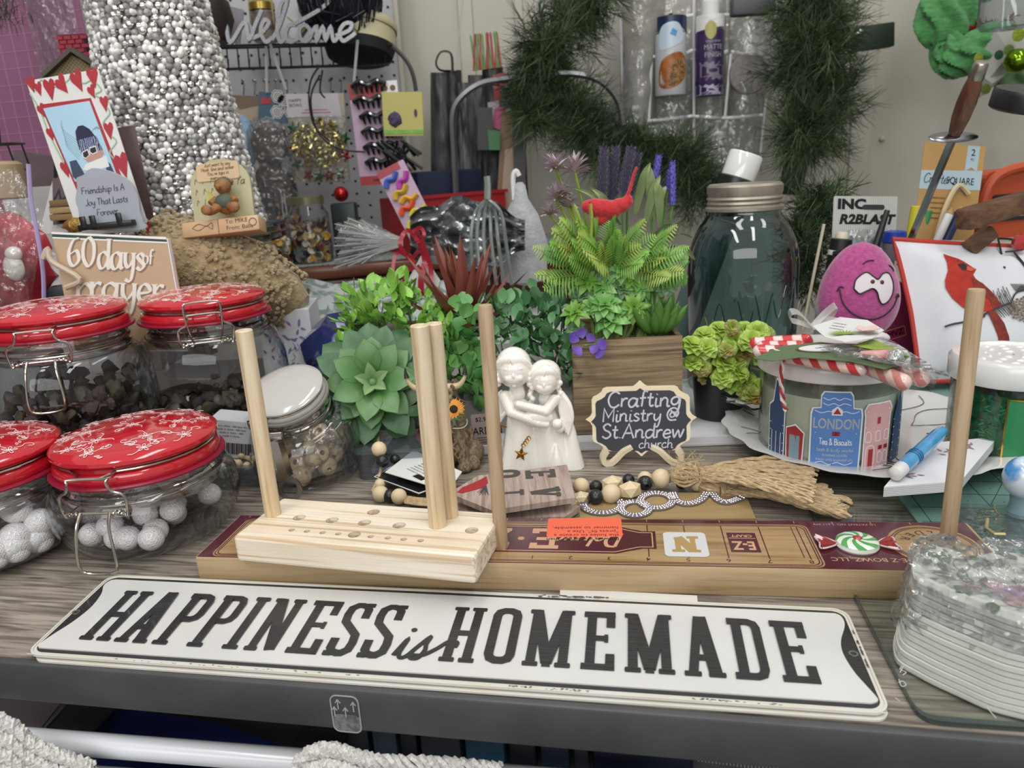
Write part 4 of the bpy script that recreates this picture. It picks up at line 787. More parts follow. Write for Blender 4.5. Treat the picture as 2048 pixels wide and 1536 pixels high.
def aim(o,B,T,roll=0):
    y=(T-B).normalized();z=(Vector((0,-.75,.65))-y*y.dot(Vector((0,-.75,.65)))).normalized();x=y.cross(z);o.matrix_local=Matrix(((x.x,y.x,z.x,B.x),(x.y,y.y,z.y,B.y),(x.z,y.z,z.z,B.z),(0,0,0,1))) @ rot(y=roll)
for i in range(64):
    g=R(random.uniform(-28,208));rr=.30+.75*random.random()**.6;cx_,cy_=1225+165*rr*cos(g),538-125*rr*sin(g);T=PL(cx_,cy_,.706+.035*random.random())-fern.location
    q_=max(0,rr-.62);B=PL(1225+165*q_*cos(g)+random.uniform(-20,20),538-110*q_*sin(g),.738+.012*random.random())-fern.location;o=link('frond',FM[i % 3],fern);aim(o,B,T,random.uniform(-22,22));k=(T-B).length/.055;o.scale=(min(1.25,max(.72,k)),)*3
m=M()
for i in range(20):a=PL(random.uniform(1180,1330),670,.76)-fern.location;b=PL(random.uniform(1100,1380),random.uniform(500,560),.745)-fern.location;m.tube([a,(a+b)/2+Vector((0,0,.01)),b],.0012,5,sm=4)
part('stems',m,G2,fern,kind='stuff')
# small rosette builder
def rosette_mesh(name,layers,L,W,mt,th=0,cup=.35,close=.0,tip=.75):
    m=M()
    for k_ in range(layers):
        n=5+k_*1;f=(k_+1)/layers
        for i in range(n):
            el=78-70*f+close;m.leaf(L*(.45+.55*f),W*(.5+.5*f),rot(z=i*360/n+k_*37) @ tr(0,L*.06,(1-f)*L*.16) @ rot(x=el),cup=cup,curl=-.35,nu=4,tip=tip,th=th)
    return m.mesh(name,mt)
RS=[rosette_mesh('rosette',4,.016,.0095,mat('rosette_green','#5f9a4a',.4,c2='#86b966',ns=120),tip=.9),rosette_mesh('rosette',4,.013,.009,G5,tip=.9),rosette_mesh('rosette',3,.018,.008,G1)]
ss=thing('artificial_succulents','pale green rosette succulents on stems along the front of the wooden planter','plant',PL(1220,660,.735));random.seed(4)
m=M()
for x,y,v_,k_ in ((1165,592,1,1.1),(1150,625,2,.9),(1185,612,0,.7),(1210,610,0,1.15),(1222,640,0,1.2),(1262,552,2,1.1),(1200,570,0,1.3),(1240,575,1,1.2),(1275,570,0,1.15),(1245,540,0,1.1),(1175,560,2,1),(1268,615,2,.95),(1310,540,0,1.2),(1330,570,1,1),(1150,655,1,.8),(1205,545,1,1),(1320,520,2,1.1)):
    Y=.722 if y > 600 else .735;p=PL(x,y,Y)-ss.location;o=link('rosette',RS[v_],ss,p);o.rotation_euler=(R(55+random.uniform(-20,20)),R(random.uniform(-20,20)),R(random.uniform(-20,20)));o.scale=(k_,)*3
    a=PL(1220+(x-1220)*.6,678,.742)-ss.location;m.tube([a,(a+p)/2+Vector((.004,.004,-.004)),p+Vector((0,.003,-.003))],.0019,7,sm=4)
part('stems',m,olive('stem_green','#7f9450','#96a763'),ss,kind='stuff')
# finger-leaf succulent
fs=thing('finger_succulent','succulent with thick upright finger leaves at the right front of the planter','plant',PL(1315,670,.735));random.seed(2)
m=M();m.lathe([(.0005,0),(.0036,.004),(.0052,.012),(.0048,.022),(.0026,.031),(.0003,.036)],10);fm=m.mesh('finger_leaf',mat('finger_green','#5c8a3e',.35,c2='#456f30',ns=30))
for i in range(34):
    a=R(i*137.5);rr=.7*sqrt(i/34);o=link('leaf',fm,fs,(.012*rr*cos(a),.010*rr*sin(a),.002));o.rotation_euler=(R(-62*rr*sin(a)),R(62*rr*cos(a)),0);k_=random.uniform(.85,1.2);o.scale=(k_,)*3
# lavender, blue spikes, pink tufts, blades
def spikes(name,label,lst,mt,stem_from,kind_=0):
    t=thing(name,label,'flower',PL(*stem_from));s_=M()
    for x0,y0,x1,y1,Y,r in lst:
        a,b=PL(x0,y0,Y)-t.location,PL(x1,y1,Y+.004)-t.location;s_.tube([Vector((0,0,0)),a*.6,a,b],.0012,5,sm=3);m=M();d_=(b-a);L_=d_.length;q=d_.to_track_quat('Z','Y').to_matrix().to_4x4();n=150 if not kind_ else 70
        for i in range(n):
            f=i/n;g=i*2.4;rr=r*(1-.45*f**3);m.leaf(r*.62,r*.3,tr(*a) @ q @ rot(z=math.degrees(g)) @ tr(0,rr*.35,f*L_) @ rot(x=35),cup=.6,curl=.4,nu=2)
        m.tube([a,b],r*.42,8);part('flower_spike',m,mt,t)
    part('stems',s_,G2,t);return t
LAV=mat('lavender_dark','#4b4360',.8,c2='#2d2940',ns=400,sheen=.5)
spikes('lavender','two thick dusty dark purple lavender heads behind the red bird',[(1205,395,1208,300,.775,.0105),(1222,400,1232,298,.785,.0105),(1245,390,1262,300,.775,.011),(1256,392,1276,310,.79,.009)],LAV,(1250,640,.79))
spikes('blue_lavender','bright blue-violet lavender sprigs right of the red bird',[(1305,385,1318,312,.77,.0075),(1345,410,1345,325,.77,.007),(1335,380,1340,340,.785,.006)],mat('blue_violet','#4a46a0',.6,c2='#6863b8',ns=300),(1300,640,.78),1)
PKF=mat('mauve_petal','#b79bbb',.6,c2='#a9a184',ns=30)
t=thing('mauve_flowers','spiky mauve flower tufts at the left of the planter foliage','flower',PL(1160,600,.76));random.seed(8);s_=M()
for x,y,k_ in ((1112,340,1),(1150,345,1.1),(1112,400,.95),(1135,415,.9),(1100,430,.7),(1125,390,.7)):
    p=PL(x,y,.755)-t.location;m=M()
    for i in range(46):m.leaf(.019*k_*random.uniform(.7,1.1),.0042,rot(z=random.uniform(0,360)) @ rot(x=random.uniform(5,95)),cup=.5,curl=-.3,nu=3,tip=.6)
    part('flower_tuft',m,PKF,t,loc=p);s_.tube([Vector((.02,0,0)),p*.5+Vector((.01,0,.01)),p],.0013,5,sm=4)
part('stems',s_,G4,t)
t=thing('blade_leaves','long narrow arching green leaves among the lavender','plant',PL(1260,600,.775));random.seed(6)
for x0,y0,x1,y1 in ((1300,440,1298,330),(1290,450,1320,350),(1310,440,1330,372),(1300,480,1375,455),(1230,460,1182,375),(1240,450,1130,372),(1310,500,1385,475),(1270,430,1300,325),(1320,450,1310,360),(1150,470,1080,520),(1330,500,1390,520)):
    a,b=PL(x0,y0,.765)-t.location,PL(x1,y1,.755)-t.location;m=M();mid=(a+b)/2+Vector((0,-.006,.01));P=smooth([a,mid,b],6);n=len(P)
    V=[];F=[]
    for i,p in enumerate(P):w_=.0042*sin(pi*min(.98,.1+.9*i/(n-1)))+.0003;V += [p+Vector((-w_,0,0)),p+Vector((0,.0012,-.0004)),p+Vector((w_,0,0))]
    for i in range(n-1):F += [(3*i,3*i+1,3*i+4,3*i+3),(3*i+1,3*i+2,3*i+5,3*i+4)]
    m.add(V,F);part('leaf',m,mat('blade_green','#61784a',.4,c2='#8a9c6c',ns=25,sc=(1,1,1)),t)
# red bird
bp_=PL(1215,415,.735);bd=thing('red_bird','small flocked red clay bird perched on the fern with its tail raised','ornament',bp_,(0,0,0))
m=M();m.X=mmX.copy()
for x,z,r in ((-17,3,6.2),(-12,2,8),(-5,0,9),(3,-1,8.6),(12,2,7),(18,5,5)):m.ball((x,0,z-1),r*1.22,14,sq=(1.1,.75,.85))
m.ball((-6,0,-9),8,14,sq=(.9,.7,1));m.tube([(17,0,6),(21,0,14),(26,0,30),(28.5,0,36)],lambda t_:2.4-1.2*t_,8,sm=4);m.ball((20,0,7),4,10);m.tube([(-21,-1,4),(-25.5,-2,2)],lambda t_:1.6*(1-t_)+.2,8)
BRD=mat('red_flock','#c4262b',.85,c2='#a81e24',ns=300,bump=.3,bs=500,sheen=.4)
part('body',fuse(m,BRD,.0009,2),None,bd)
m=M();m.X=mmX.copy();m.ball((-17,-4.6,5.5),1.1,8);part('eye',m,mat('ink','#15110f',.5),bd,'tiny dark eye')
# purple pansy hanging over the corner of the planter
vp=PL(1172,690,.706);t=thing('purple_flower','violet artificial pansy hanging over the front corner of the planter','flower',vp)
VIO=mat('violet_petal','#5a3f9c',.5,c2='#6f55ae',ns=60)
for dx,dy,s_,a in ((-.009,.006,1,60),(-.004,.009,.9,10),(.002,.004,.8,-40),(-.006,-.003,1,130),(.004,-.003,.9,-120),(.013,-.004,1,-70),(.011,-.008,1,-130)):
    m=M();m.leaf(.012*s_,.012*s_,rot(x=62) @ rot(z=a),cup=.25,curl=.5,nu=6,tip=1.2);part('petal',m,VIO,t,loc=(dx*.72,0,dy*.72))
m=M();m.tube([(-.002,0,0),(.008,.002,0),(.02,.01,.005)],.0008,5);part('stem',m,G2,t)

# ================= black pot succulent =================
pp_=PY(1437,860,.752);pt=thing('potted_succulent','small black pot overflowing with yellow-green rosette succulents, in front of blue jar','plant',(pp_.x,pp_.y,.0066))
m=M();m.lathe([(.001,0),(.023,0),(.0245,.002),(.0285,.047),(.0300,.050),(.0300,.053),(.0275,.053),(.0265,.046),(.001,.046)],40,cap=(False,False));part('pot',m,mat('black_plastic','#1d1d20',.35),pt,'round black pot')
m=M();m.lathe([(.0245,.0462),(.001,.047)],24);part('soil',m,MATS['dark_moss'],pt)
RP=[rosette_mesh('rosette',4,.0125,.0125,mat('lime_leaf','#8aa83d',.4,c2='#a9c553',ns=100),cup=.35,tip=1.9),rosette_mesh('rosette',4,.0105,.0105,mat('lime_leaf_b','#7d9a3a',.4,c2='#97803f',ns=60),cup=.35,tip=1.9)]
random.seed(14);m=M()
for i,(x,y) in enumerate(((1385,690),(1400,715),(1395,740),(1412,695),(1430,685),(1450,700),(1470,680),(1440,660),(1465,655),(1490,660),(1500,680),(1485,705),(1425,720),(1450,725),(1410,755),(1445,755),(1462,765),(1440,775),(1480,745),(1495,760),(1505,790),(1520,775),(1510,805),(1490,785),(1520,715),(1535,700),(1545,740),(1550,755),(1515,665),(1530,670),(1385,725),(1475,720),(1430,745),(1460,695),(1410,670),(1405,735))):
    Y=.718+.03*((i*7) % 5)/5+(.03 if x > 1525 else 0);p=PY(x,y,Y)-pt.location;o=link('rosette',RP[i % 3 == 2],pt,p);o.rotation_euler=(R(50+random.uniform(-25,25)),R(random.uniform(-30,30)),0);k_=random.uniform(.75,1.15);o.scale=(k_,)*3
    a=Vector((random.uniform(-.012,.012),random.uniform(-.012,.012),.046));m.tube([a,(a+p)/2+Vector((0,0,.01)),p],.0014,6,sm=4)
for x in (1425,1445,1410):a=Vector((0,0,.05));p=PY(x,640-abs(x-1428)*.3,.75)-pt.location;m.tube([a,p],lambda t_:.0022*(1-t_)+.0003,6)
part('stems',m,olive('stem_lime','#6d7a33','#8b8a45'),pt,kind='stuff')

# ================= left plant group =================
tg=thing('planter_trough','low pale trough holding the left group of artificial plants behind the figurines','planter',(-.13,.735,0),(0,0,-2))
m=M();m.box((.11,.05,.022),(.26,.09,.044),bev=.004);part('trough',m,mat('pale_stoneware','#8f9290',.5,c2='#a3a5a2',ns=30),tg)
# big rosette
rg=PL(748,772,.70);rt_=thing('rosette_succulent','large dusty green rosette succulent with broad pointed leaves left of the cow','plant',rg)
BL=[leafmesh('leaf',.055,.028,mat('succ_leaf','#436d3f',.38,c2='#335838',ns=22),cup=.3,curl=-.3,nu=8,tip=1.45,th=.0035),leafmesh('leaf',.039,.024,mat('succ_leaf_in','#57824a',.38,c2='#44703f',ns=22),cup=.35,curl=-.45,nu=7,tip=1.4,th=.003),leafmesh('leaf',.02,.011,mat('succ_leaf_core','#86a573',.4,c2='#698f5c',ns=22),cup=.5,curl=-.4,nu=6,tip=.95,th=.002)]
Xr=rot(x=62,z=8)
for L_i,(n,el,off) in enumerate(((9,12,.004),(10,24,.003),(8,38,.002),(7,52,.001),(5,70,0))):
    for i in range(n):
        a=i*360/n+L_i*19+(i % 3)*4;X=Xr @ rot(z=a) @ tr(0,.003+.002*(4-L_i),.004*L_i) @ rot(x=el)
        o=link('leaf',BL[0 if L_i < 2 else (1 if L_i < 4 else 2)],rt_);o.matrix_local=X @ scl(1 if L_i != 1 else .92)
m=M();m.X=Xr;m.ball((0,0,.014),.005,10,sq=(1,1,1.6));part('bud',m,BL[2].materials[0],rt_)
# red agave
ar=PL(930,640,.79);at_=thing('red_agave','artificial agave with long pointed brick red leaves','plant',ar);random.seed(31)
AG=mat('agave_red','#6f2f29',.4,c2='#8d5145',ns=16);AG2=mat('agave_core','#7c5a3a',.4,c2='#8f4a3a',ns=22)
lm=[leafmesh('leaf',.085,.016,AG,cup=.5,curl=.12,nu=7,tip=.42),leafmesh('leaf',.07,.013,AG,cup=.5,curl=.25,nu=7,tip=.42),leafmesh('leaf',.075,.015,AG2,cup=.6,curl=-.05,nu=7,tip=.45)]
for i in range(44):
    a=i*137.5;el=max(8,88-i*2.0)+random.uniform(-5,5);o=link('leaf',lm[2 if i < 4 else i % 2],at_,(0,0,-.012));o.matrix_local=tr(0,0,-.010) @ rot(z=a) @ rot(x=el) @ scl(random.uniform(.95,1.28))
m=M();m.lathe([(.004,-.05),(.008,-.01),(.001,.002)],10,X=tr(0,0,-.01));part('core',m,AG2,at_)
def bush(name,label,org,blobs,lmesh,n,seed,stem_mt,kr=(.7,1.2),face=.5,stemn=14):
    random.seed(seed);t=thing(name,label,'plant',org);S_=M();tot=sum(b[3] for b in blobs)
    for bx,by,bY,wgt,rx,ry in blobs:
        for i in range(int(n*wgt/tot)):
            a=random.uniform(0,6.28);rr=random.random()**.45;x,y=bx+rx*rr*cos(a),by+ry*rr*sin(a);Y=bY+(1-rr)*-.018+random.uniform(-.008,.012)
            p=PY(x,y,Y)-t.location;o=link('leaf',random.choice(lmesh),t,p);o.rotation_euler=(R(random.uniform(-15,85)),R(random.uniform(-30,30)),R(math.degrees(-a)-90+180*0+random.uniform(-60,60)));k_=random.uniform(*kr)*1.25;o.scale=(k_,)*3
        for i in range(stemn):
            a=random.uniform(0,6.28);rr=random.random();p=PY(bx+rx*rr*cos(a),by+ry*rr*sin(a),bY)-t.location;q=PY(bx,by+ry*1.1,bY+.02)-t.location;S_.tube([q,(p+q)/2+Vector((0,0,.006)),p],.0008,4,sm=3)
    part('stems',S_,stem_mt,t,kind='stuff');return t
LB=[leafmesh('leaf',.013,.0068,G1,cup=.3,curl=.3,tip=.95),leafmesh('leaf',.011,.006,mat('leaf_lime','#7fb646',.4,c2='#98c95f',ns=60),cup=.3,curl=.5,tip=.95)]
bush('bright_foliage','bright yellow-green small leaved artificial foliage beside the red ribbon',PL(790,690,.76),[(760,610,.76,2.2,75,42),(830,640,.75,2,60,55),(720,640,.77,1.2,45,35),(875,680,.735,1.2,40,38),(800,575,.765,.7,25,25),(690,690,.74,.25,16,12)],LB,290,41,G2)
LE=[leafmesh('leaf',.0135,.0125,mat('jade_leaf','#4f8a4a',.4,c2='#6aa35e',ns=50),cup=.2,curl=.3,tip=1.2),leafmesh('leaf',.012,.011,mat('jade_leaf_b','#5f9650',.4,c2='#78ad60',ns=50),cup=.2,curl=.5,tip=1.2)]
bush('jade_foliage','round leaved green artificial foliage between the bright foliage and the angels',PL(920,700,.745),[(925,655,.745,2.2,50,50),(900,700,.735,1,38,40),(925,745,.725,1.8,45,50),(960,790,.72,.7,25,35)],LE,170,43,G3)
LK=[leafmesh('leaf',.0125,.009,mat('euc_leaf','#44744a',.4,c2='#5a8c5c',ns=50),cup=.2,curl=.3,tip=1.1),leafmesh('leaf',.011,.009,G3,cup=.2,curl=.5,tip=1.1),leafmesh('leaf',.013,.009,mat('euc_leaf_b','#5f9560',.4,c2='#74a672',ns=50),cup=.2,curl=.3,tip=1.1)]
bush('eucalyptus_foliage','blue-green eucalyptus foliage directly behind the angel figurine',PL(1060,700,.75),[(1030,640,.755,2,65,42),(1100,655,.76,1.8,50,50),(1010,700,.74,1,40,45),(1110,715,.745,1,40,35),(1140,740,.73,.5,20,30),(1090,600,.78,.6,55,25)],LK,290,47,G3)
LG=[leafmesh('leaf',.012,.007,olive('under_leaf','#4f8040','#659650'),cup=.3,curl=.4,tip=.95)]
bush('low_foliage','small green leaves spilling low beside the cow horn',PL(890,750,.72),[(880,745,.72,1,32,30)],LG,50,53,G2)
# ================= LOVE tags, beads, tassels, planks =================
GWD=mat('grey_barn_wood','#bba79d',.6,c2='#a08b82',ns=8,sc=(26,2,8),rot=(0,0,.1),det=6,lo=.35,hi=.65,bump=.2,bs=60)
grain(GWD,(70,3,8),(.6,.55,.52),.38,.5,.7)
LTR=mat('charcoal_print','#4a4440',.6)
def flat(name,pix,z,th,mt,parent=None,label=None,cat=None):
    V=[PZ(*q,z) for q in pix];m=M();c=sum(V,Vector())/len(V);m.ext([(v.x-c.x,v.y-c.y) for v in V[::-1]],-th,0);return m,c
pk_=[(898,986),(956,951),(1134,929),(1151,995),(982,1020)]
m,c=flat('tag',pk_,.024,.0045,GWD);lt=thing('love_tag','grey wooden arrow tag lettered LOVE with a red cardinal, lying in front of the angels','tag',c);part('wood_tag',m,GWD,lt,sm=False)
ex=PZ(1151,995,.024)-PZ(1134,929,.024);ya=math.degrees(atan2(ex.y,ex.x))
for ch,(x,y) in (('L',(1018,990)),('O',(1012,948)),('V',(1090,985)),('E',(1082,948))):
    q=PZ(x,y,.024)-c;m=M();m.X=tr(*q) @ rot(z=ya) @ scl(.001) @ tr(-8.5,-13,0);slab(m,ch,17,25,3.4,.05,.3);part('letter',m,LTR,lt,sm=False)
m=M();cp=[(914,985),(925,975),(945,967),(960,960),(973,953),(976,966),(968,975),(952,980),(935,984),(925,987)]
m.ext([((PZ(*q,.024)-c).x,(PZ(*q,.024)-c).y) for q in cp[::-1]],0,.0003);part('cardinal_print',m,mat('print_red','#a12c33',.5),lt,'red cardinal',sm=False)
m=M()
for i in range(12):a=PZ(972,970,.024)-c;b=PZ(955+i*2,985+(i % 3)*3,.024)-c;m.rib([(a.x,a.y),(b.x,b.y)],.0004,0,.0003)
pr(lt,m,LTR,'pine_twig')
m,c=flat('tag',[(880,1010),(960,985),(1160,1012),(1130,1034),(1010,1034)],.012,.0045,GWD);solo('love_tag',m,GWD,'second grey wooden tag almost hidden under the LOVE tag','tag',c,sm=False)
m=M();m.tube([PZ(893,985,.026),PZ(880,975,.03),PZ(866,985,.02)],.001,5,sm=4);solo('red_string',m,MATS['print_red'],'short red string at the pointed tip of the LOVE tag','string')
# plank with rhinestone word
m,c=flat('plank',[(1020,985),(1490,985),(1512,1037),(1020,1040)],.005,.004,None);m.X=Matrix()
PLW=mat('tan_plank','#a89064',.55,c2='#8e764e',ns=5,sc=(2,14,1),det=5,lo=.3,hi=.7)
pln=thing('printed_plank','thin tan wooden plank with green and brown print lying behind the bow maker board','plank',c);part('plank',m,PLW,pln,sm=False)
def pc(x,y,z=.0051):q=PZ(x,y,z)-c;return (q.x,q.y)
m=M();m.ext([pc(*q) for q in ((1095,1034),(1160,1034),(1156,1012),(1100,1012))],.0001,.0004);pr(pln,m,mat('print_green','#5f6d4d',.5),'green_print')
m=M();V,F_=text('51',.02);q=pc(1118,1024);m.add([Vector((v.x,v.y,0)) for v in V],F_,tr(q[0],q[1],.0005) @ rot(z=170));pr(pln,m,INK,'number_print')
RH=mat('rhinestone','#d9d2d6',.08,c2='#8f8a8e',ns=700,metal=.75)
rw=thing('rhinestone_word','looping script word love made of double rows of rhinestones on the tan plank','lettering',c);m=M();bk=M()
def gem(P,closed=False):
    P=smooth([Vector((*pc(*q),0)) for q in P],8,closed);L_=0;last=None
    for off in (-.0021,0,.0021):
        acc=0
        for i in range(len(P)-1):
            d_=P[i+1]-P[i];n_=Vector((-d_.y,d_.x,0)).normalized();acc += d_.length
            if acc > .0022:acc=0;p=P[i]+n_*off;m.lathe([(.00105,0),(.0007,.0006),(.0001,.0008)],5,tr(p.x,p.y,.002))
    bk.rib([(p.x,p.y) for p in P],.0068,.0006,.0018,closed=closed)
def ell(cx,cy,rx,ry):return [(cx+rx*cos(t_),cy+ry*sin(t_)) for t_ in [i*pi/6 for i in range(12)]]
gem(ell(1205,1012,38,17),True);gem(ell(1270,1020,28,14),True);gem(ell(1313,1004,32,15),True);gem([(1345,988),(1356,1006),(1380,1010),(1402,1002),(1414,988)]);gem([(1424,988),(1436,1002),(1455,1007),(1486,997)])
part('backing',bk,mat('silver_backing','#8b8588',.4,metal=.4),rw,kind='stuff',sm=False);part('rhinestones',m,RH,rw,kind='stuff',sm=False)
# wooden bead garland with jute tassels
NB=mat('pale_wood_bead','#ddcba9',.55,c2='#d0bb95',ns=90);BB_=mat('black_bead','#1d1c1e',.3,c2='#2b2a2c',ns=40);JUT=mat('jute','#ccb48e',.95,c2='#ab9470',ns=300,sc=(1,1,1),bump=.3,bs=700)
go=PZ(1230,985);bg=thing('bead_garland','garland of natural, black and faceted wooden beads ending in two jute tassels','garland',go)
bm_=M();bm_.lathe([(.25,-.95),(.5,-.86),(.8,-.6),(.97,-.25),(1,0),(.97,.25),(.8,.6),(.5,.86),(.25,.95),(.2,.5),(.2,-.5)],20);b1=bm_.mesh('bead',NB);b2=bm_.mesh('bead',BB_)
bm2=bmesh.new();bmesh.ops.create_icosphere(bm2,subdivisions=1,radius=1);me=bpy.data.meshes.new('faceted_bead');bm2.to_mesh(me);bm2.free();me.materials.append(NB);b3=me
random.seed(2);cordp=[]
for x,y,r,k_,z in ((1162,972,17,1,0),(1192,973,13.5,2,0),(1225,968,21,3,0),(1162,997,18,3,0),(1191,994,16,2,.004),(1222,987,20,1,.004),(1260,980,22,3,.003),(1257,960,13,2,0),(1290,958,16,1,0),(1290,966,15.5,2,.004),(1322,957,20,1,.003),(1363,967,12,2,0),(1395,968,16,1,0),(1090,1013,16,1,0),(1122,1010,14,2,0),(1146,1004,14,3,0)):
    p0=PZ(x,y+4,.007+z);rr=r/CF*((p0-Vector((0,0,CH))).dot(_fw));p=PZ(x,y,max(rr,.007)+z);p.z=rr+z
    p=PZ(x,y,rr+z)-go;o=link('bead' if k_ != 3 else 'faceted_bead',(b1,b2,b3)[k_-1],bg,p);o.scale=(rr,rr,rr*(.97 if k_ != 3 else 1.0));o.rotation_euler=(R(random.uniform(60,120)),R(random.uniform(-30,30)),R(random.uniform(0,180)))
    if k_ == 3:o.scale=(rr*1.2,rr*.92,rr*.92);o.rotation_euler=(0,0,R(20))
def tassel(knot,neck,ends,zt,label):
    m=M();A,B=PZ(*knot)-go,PZ(*neck)-go
    for i in range(34):
        g=i*2.4;rr=.0095*sqrt((i+1)/34);q=Vector((rr*cos(g)*.4,rr*cos(g),rr*sin(g)));m.tube([A+q*.35,(A+B)/2+q*1.05+Vector((0,0,0)),B+q*.5],.0014,5,sm=3)
    m.tube([B+Vector((.0008*i*.25,.0062*cos(i*.9),.0062*sin(i*.9))) for i in range(24)],.0012,5)
    for (x0,y0),(x1,y1),z0,z1,n in ends:
        for i in range(n):
            f=random.random();u_=(i+.3+.4*random.random())/n;e=PZ(x0+(x1-x0)*u_+random.uniform(-5,5),y0+(y1-y0)*u_,z0+(z1-z0)*(1-u_)*random.uniform(.75,1.05))-go;s_=B+Vector((0,.006*(1-2*u_),.006*(f-.5)))
            P=[s_,s_.lerp(e,.35)+Vector((0,0,.004)),s_.lerp(e,.7)+Vector((random.uniform(-.002,.002),random.uniform(-.002,.002),.002)),e]
            P=smooth(P,7);ph=random.uniform(0,6)
            
            for s2 in (0,pi):m.tube([p+Vector((0,.0011*cos(ph+j*1.0+s2),.0011*sin(ph+j*1.0+s2))) for j,p in enumerate(P)],.0013,5)
    part('tassel',m,JUT,bg,label)
tassel((1345,952,.016),(1398,950,.016),[((1632,903),(1628,1008),.031,.009,17),((1640,918),(1622,1000),.022,.007,9)],0,'jute tassel')
tassel((1400,972,.006),(1440,980,.007),[((1650,968),(1700,1036),.010,.003,12),((1705,995),(1680,1038),.006,.003,6)],0,'jute tassel')
m=M();random.seed(9)
for i in range(60):
    a=PZ(1375+random.uniform(-22,30),942+random.uniform(-20,25),.02)-go;m.tube([a,a+Vector((random.uniform(-.01,.01),random.uniform(-.01,.01),random.uniform(0,.008))),a+Vector((random.uniform(-.014,.014),random.uniform(-.014,.014),random.uniform(-.003,.012)))],.00022,3,sm=3)
part('fuzz',m,JUT,bg,kind='stuff')
t2_=PZ(780,995);bg2=thing('bead_strand','short strand of natural and black beads on jute cord behind the pine stand','beads',t2_)
for x,y,r,k_,z in ((758,898,17,1,.026),(765,922,14,2,.018),(790,918,12,2,.014),(761,988,18,1,0),(780,992,15,2,0),(798,993,17,1,.001),(760,968,12,1,.004)):
    rr=r/2450;p=PZ(x,y,rr+z)-t2_;o=link('bead',(b1,b2)[k_-1],bg2,p);o.scale=(rr,)*3;o.rotation_euler=(0,R(80),R(15))
m=M();m.tube([PZ(757,868,.03)-t2_,PZ(757,890,.028)-t2_,PZ(764,925,.018)-t2_,PZ(756,960,.01)-t2_,PZ(748,985,.006)-t2_,PZ(798,992,.007)-t2_],.0015,6,sm=4)
for k_ in range(5):m.tube([PZ(810,993+k_*3,.006)-t2_,PZ(850,998+k_*3,.008)-t2_,PZ(900,992+k_*4,.006)-t2_],.0013,5,sm=4)
part('cord',m,JUT,bg2)
# hang tags
tgF=lambda pix,z:[PZ(*q,z) for q in pix]
for pix,z,th,mt,nm,lb in (([(748,954),(806,918),(915,960),(838,988)],.012,.0008,mat('black_card','#202022',.3,coat=.3),'backing_card','glossy black card with white edge under the white price tag'),([(770,944),(827,900),(924,943),(896,982)],.019,.0007,WHP,'price_tag','white rounded product tag with tiny print and barcode, right of the bead strand')):
    V=tgF(pix,z);c=sum(V,Vector())/4;t=thing(nm,lb,'tag',c);Q=[(v.x-c.x,v.y-c.y) for v in V];m=M();m.ext(Q[::-1],-th,0);part('card',m,mt,t,sm=False)
    e=(V[2]-V[1]);yw=math.degrees(atan2(e.y,e.x));m=M()
    if nm == 'price_tag':
        X=rot(z=yw)
        for i,(s_,sz) in enumerate((('Greenbrier International, Inc.',.0032),('2023014',.003),('EPA TSCA Title VI compliant for formaldehyde',.0026),('MADE IN CHINA FABRIQUE EN CHINE',.0024),('HECHO EN CHINA',.0024),('DISTRIBUTED BY / DISTRIBUIDO POR',.0022),('CHESAPEAKE, VA 23320',.0022))):
            V_,F_=text(s_,sz,align='LEFT');m.add([Vector((v.x,v.y,0)) for v in V_],F_,X @ tr(-.016,.013-i*.0038,.0003))
        for i in range(16):m.ext([(0,0),(.0003+.0003*(i % 3),0),(.0003+.0003*(i % 3),.006),(0,.006)],0,.0002,X @ tr(.002+i*.0009,-.016,.0002))
        m.ring(circ(.0022,12),circ(.0012,12),0,.0003,X @ tr(-.012,.0165,0));pr(t,m,INK,'label_print')
    else:
        m.ring(Q,[(x*.97,y*.95) for x,y in Q],0,.0004);pr(t,m,WHP,'white_edge')
# clear craft box
t=thing('clear_bead_box','clear plastic craft box with rounded lid behind the bead strand','box',PZ(800,940));CBX=glass('box_plastic','#e6eaec','#9da5aa',refl=.6,base=.06,haze=.08,hc='#b8c2ca')
m=M();m.ext(rrect(-.036,-.02,.03,.038,.008),0,.026);part('box',m,CBX,t);m=M();m.ext(rrect(-.038,-.022,.032,.04,.009),.026,.029);part('lid',m,CBX,t);m=M();m.box((0,.01,.004),(.05,.04,.006),bev=.001);part('contents',m,mat('navy_bits','#2d3a55',.5,c2='#6b7a8c',ns=200),t)
t,F,W,H=ccard('garden_card','small pinkish card with dark print standing between the cow and the angels','card',(940,830),(990,826),(948,905),.70,mat('pink_grey_card','#a59590',.6));m=M();tx(m,'$2.99',W*.45,H*.86,.006);tx(m,'GARDEN',W*.5,H*.55,.011,sx=.8);
for i in range(5):m.box((W*.5,H*(.38-.06*i),.0003),(W*.6,.0006,.0001))
pr(t,m,INK,'card_print')

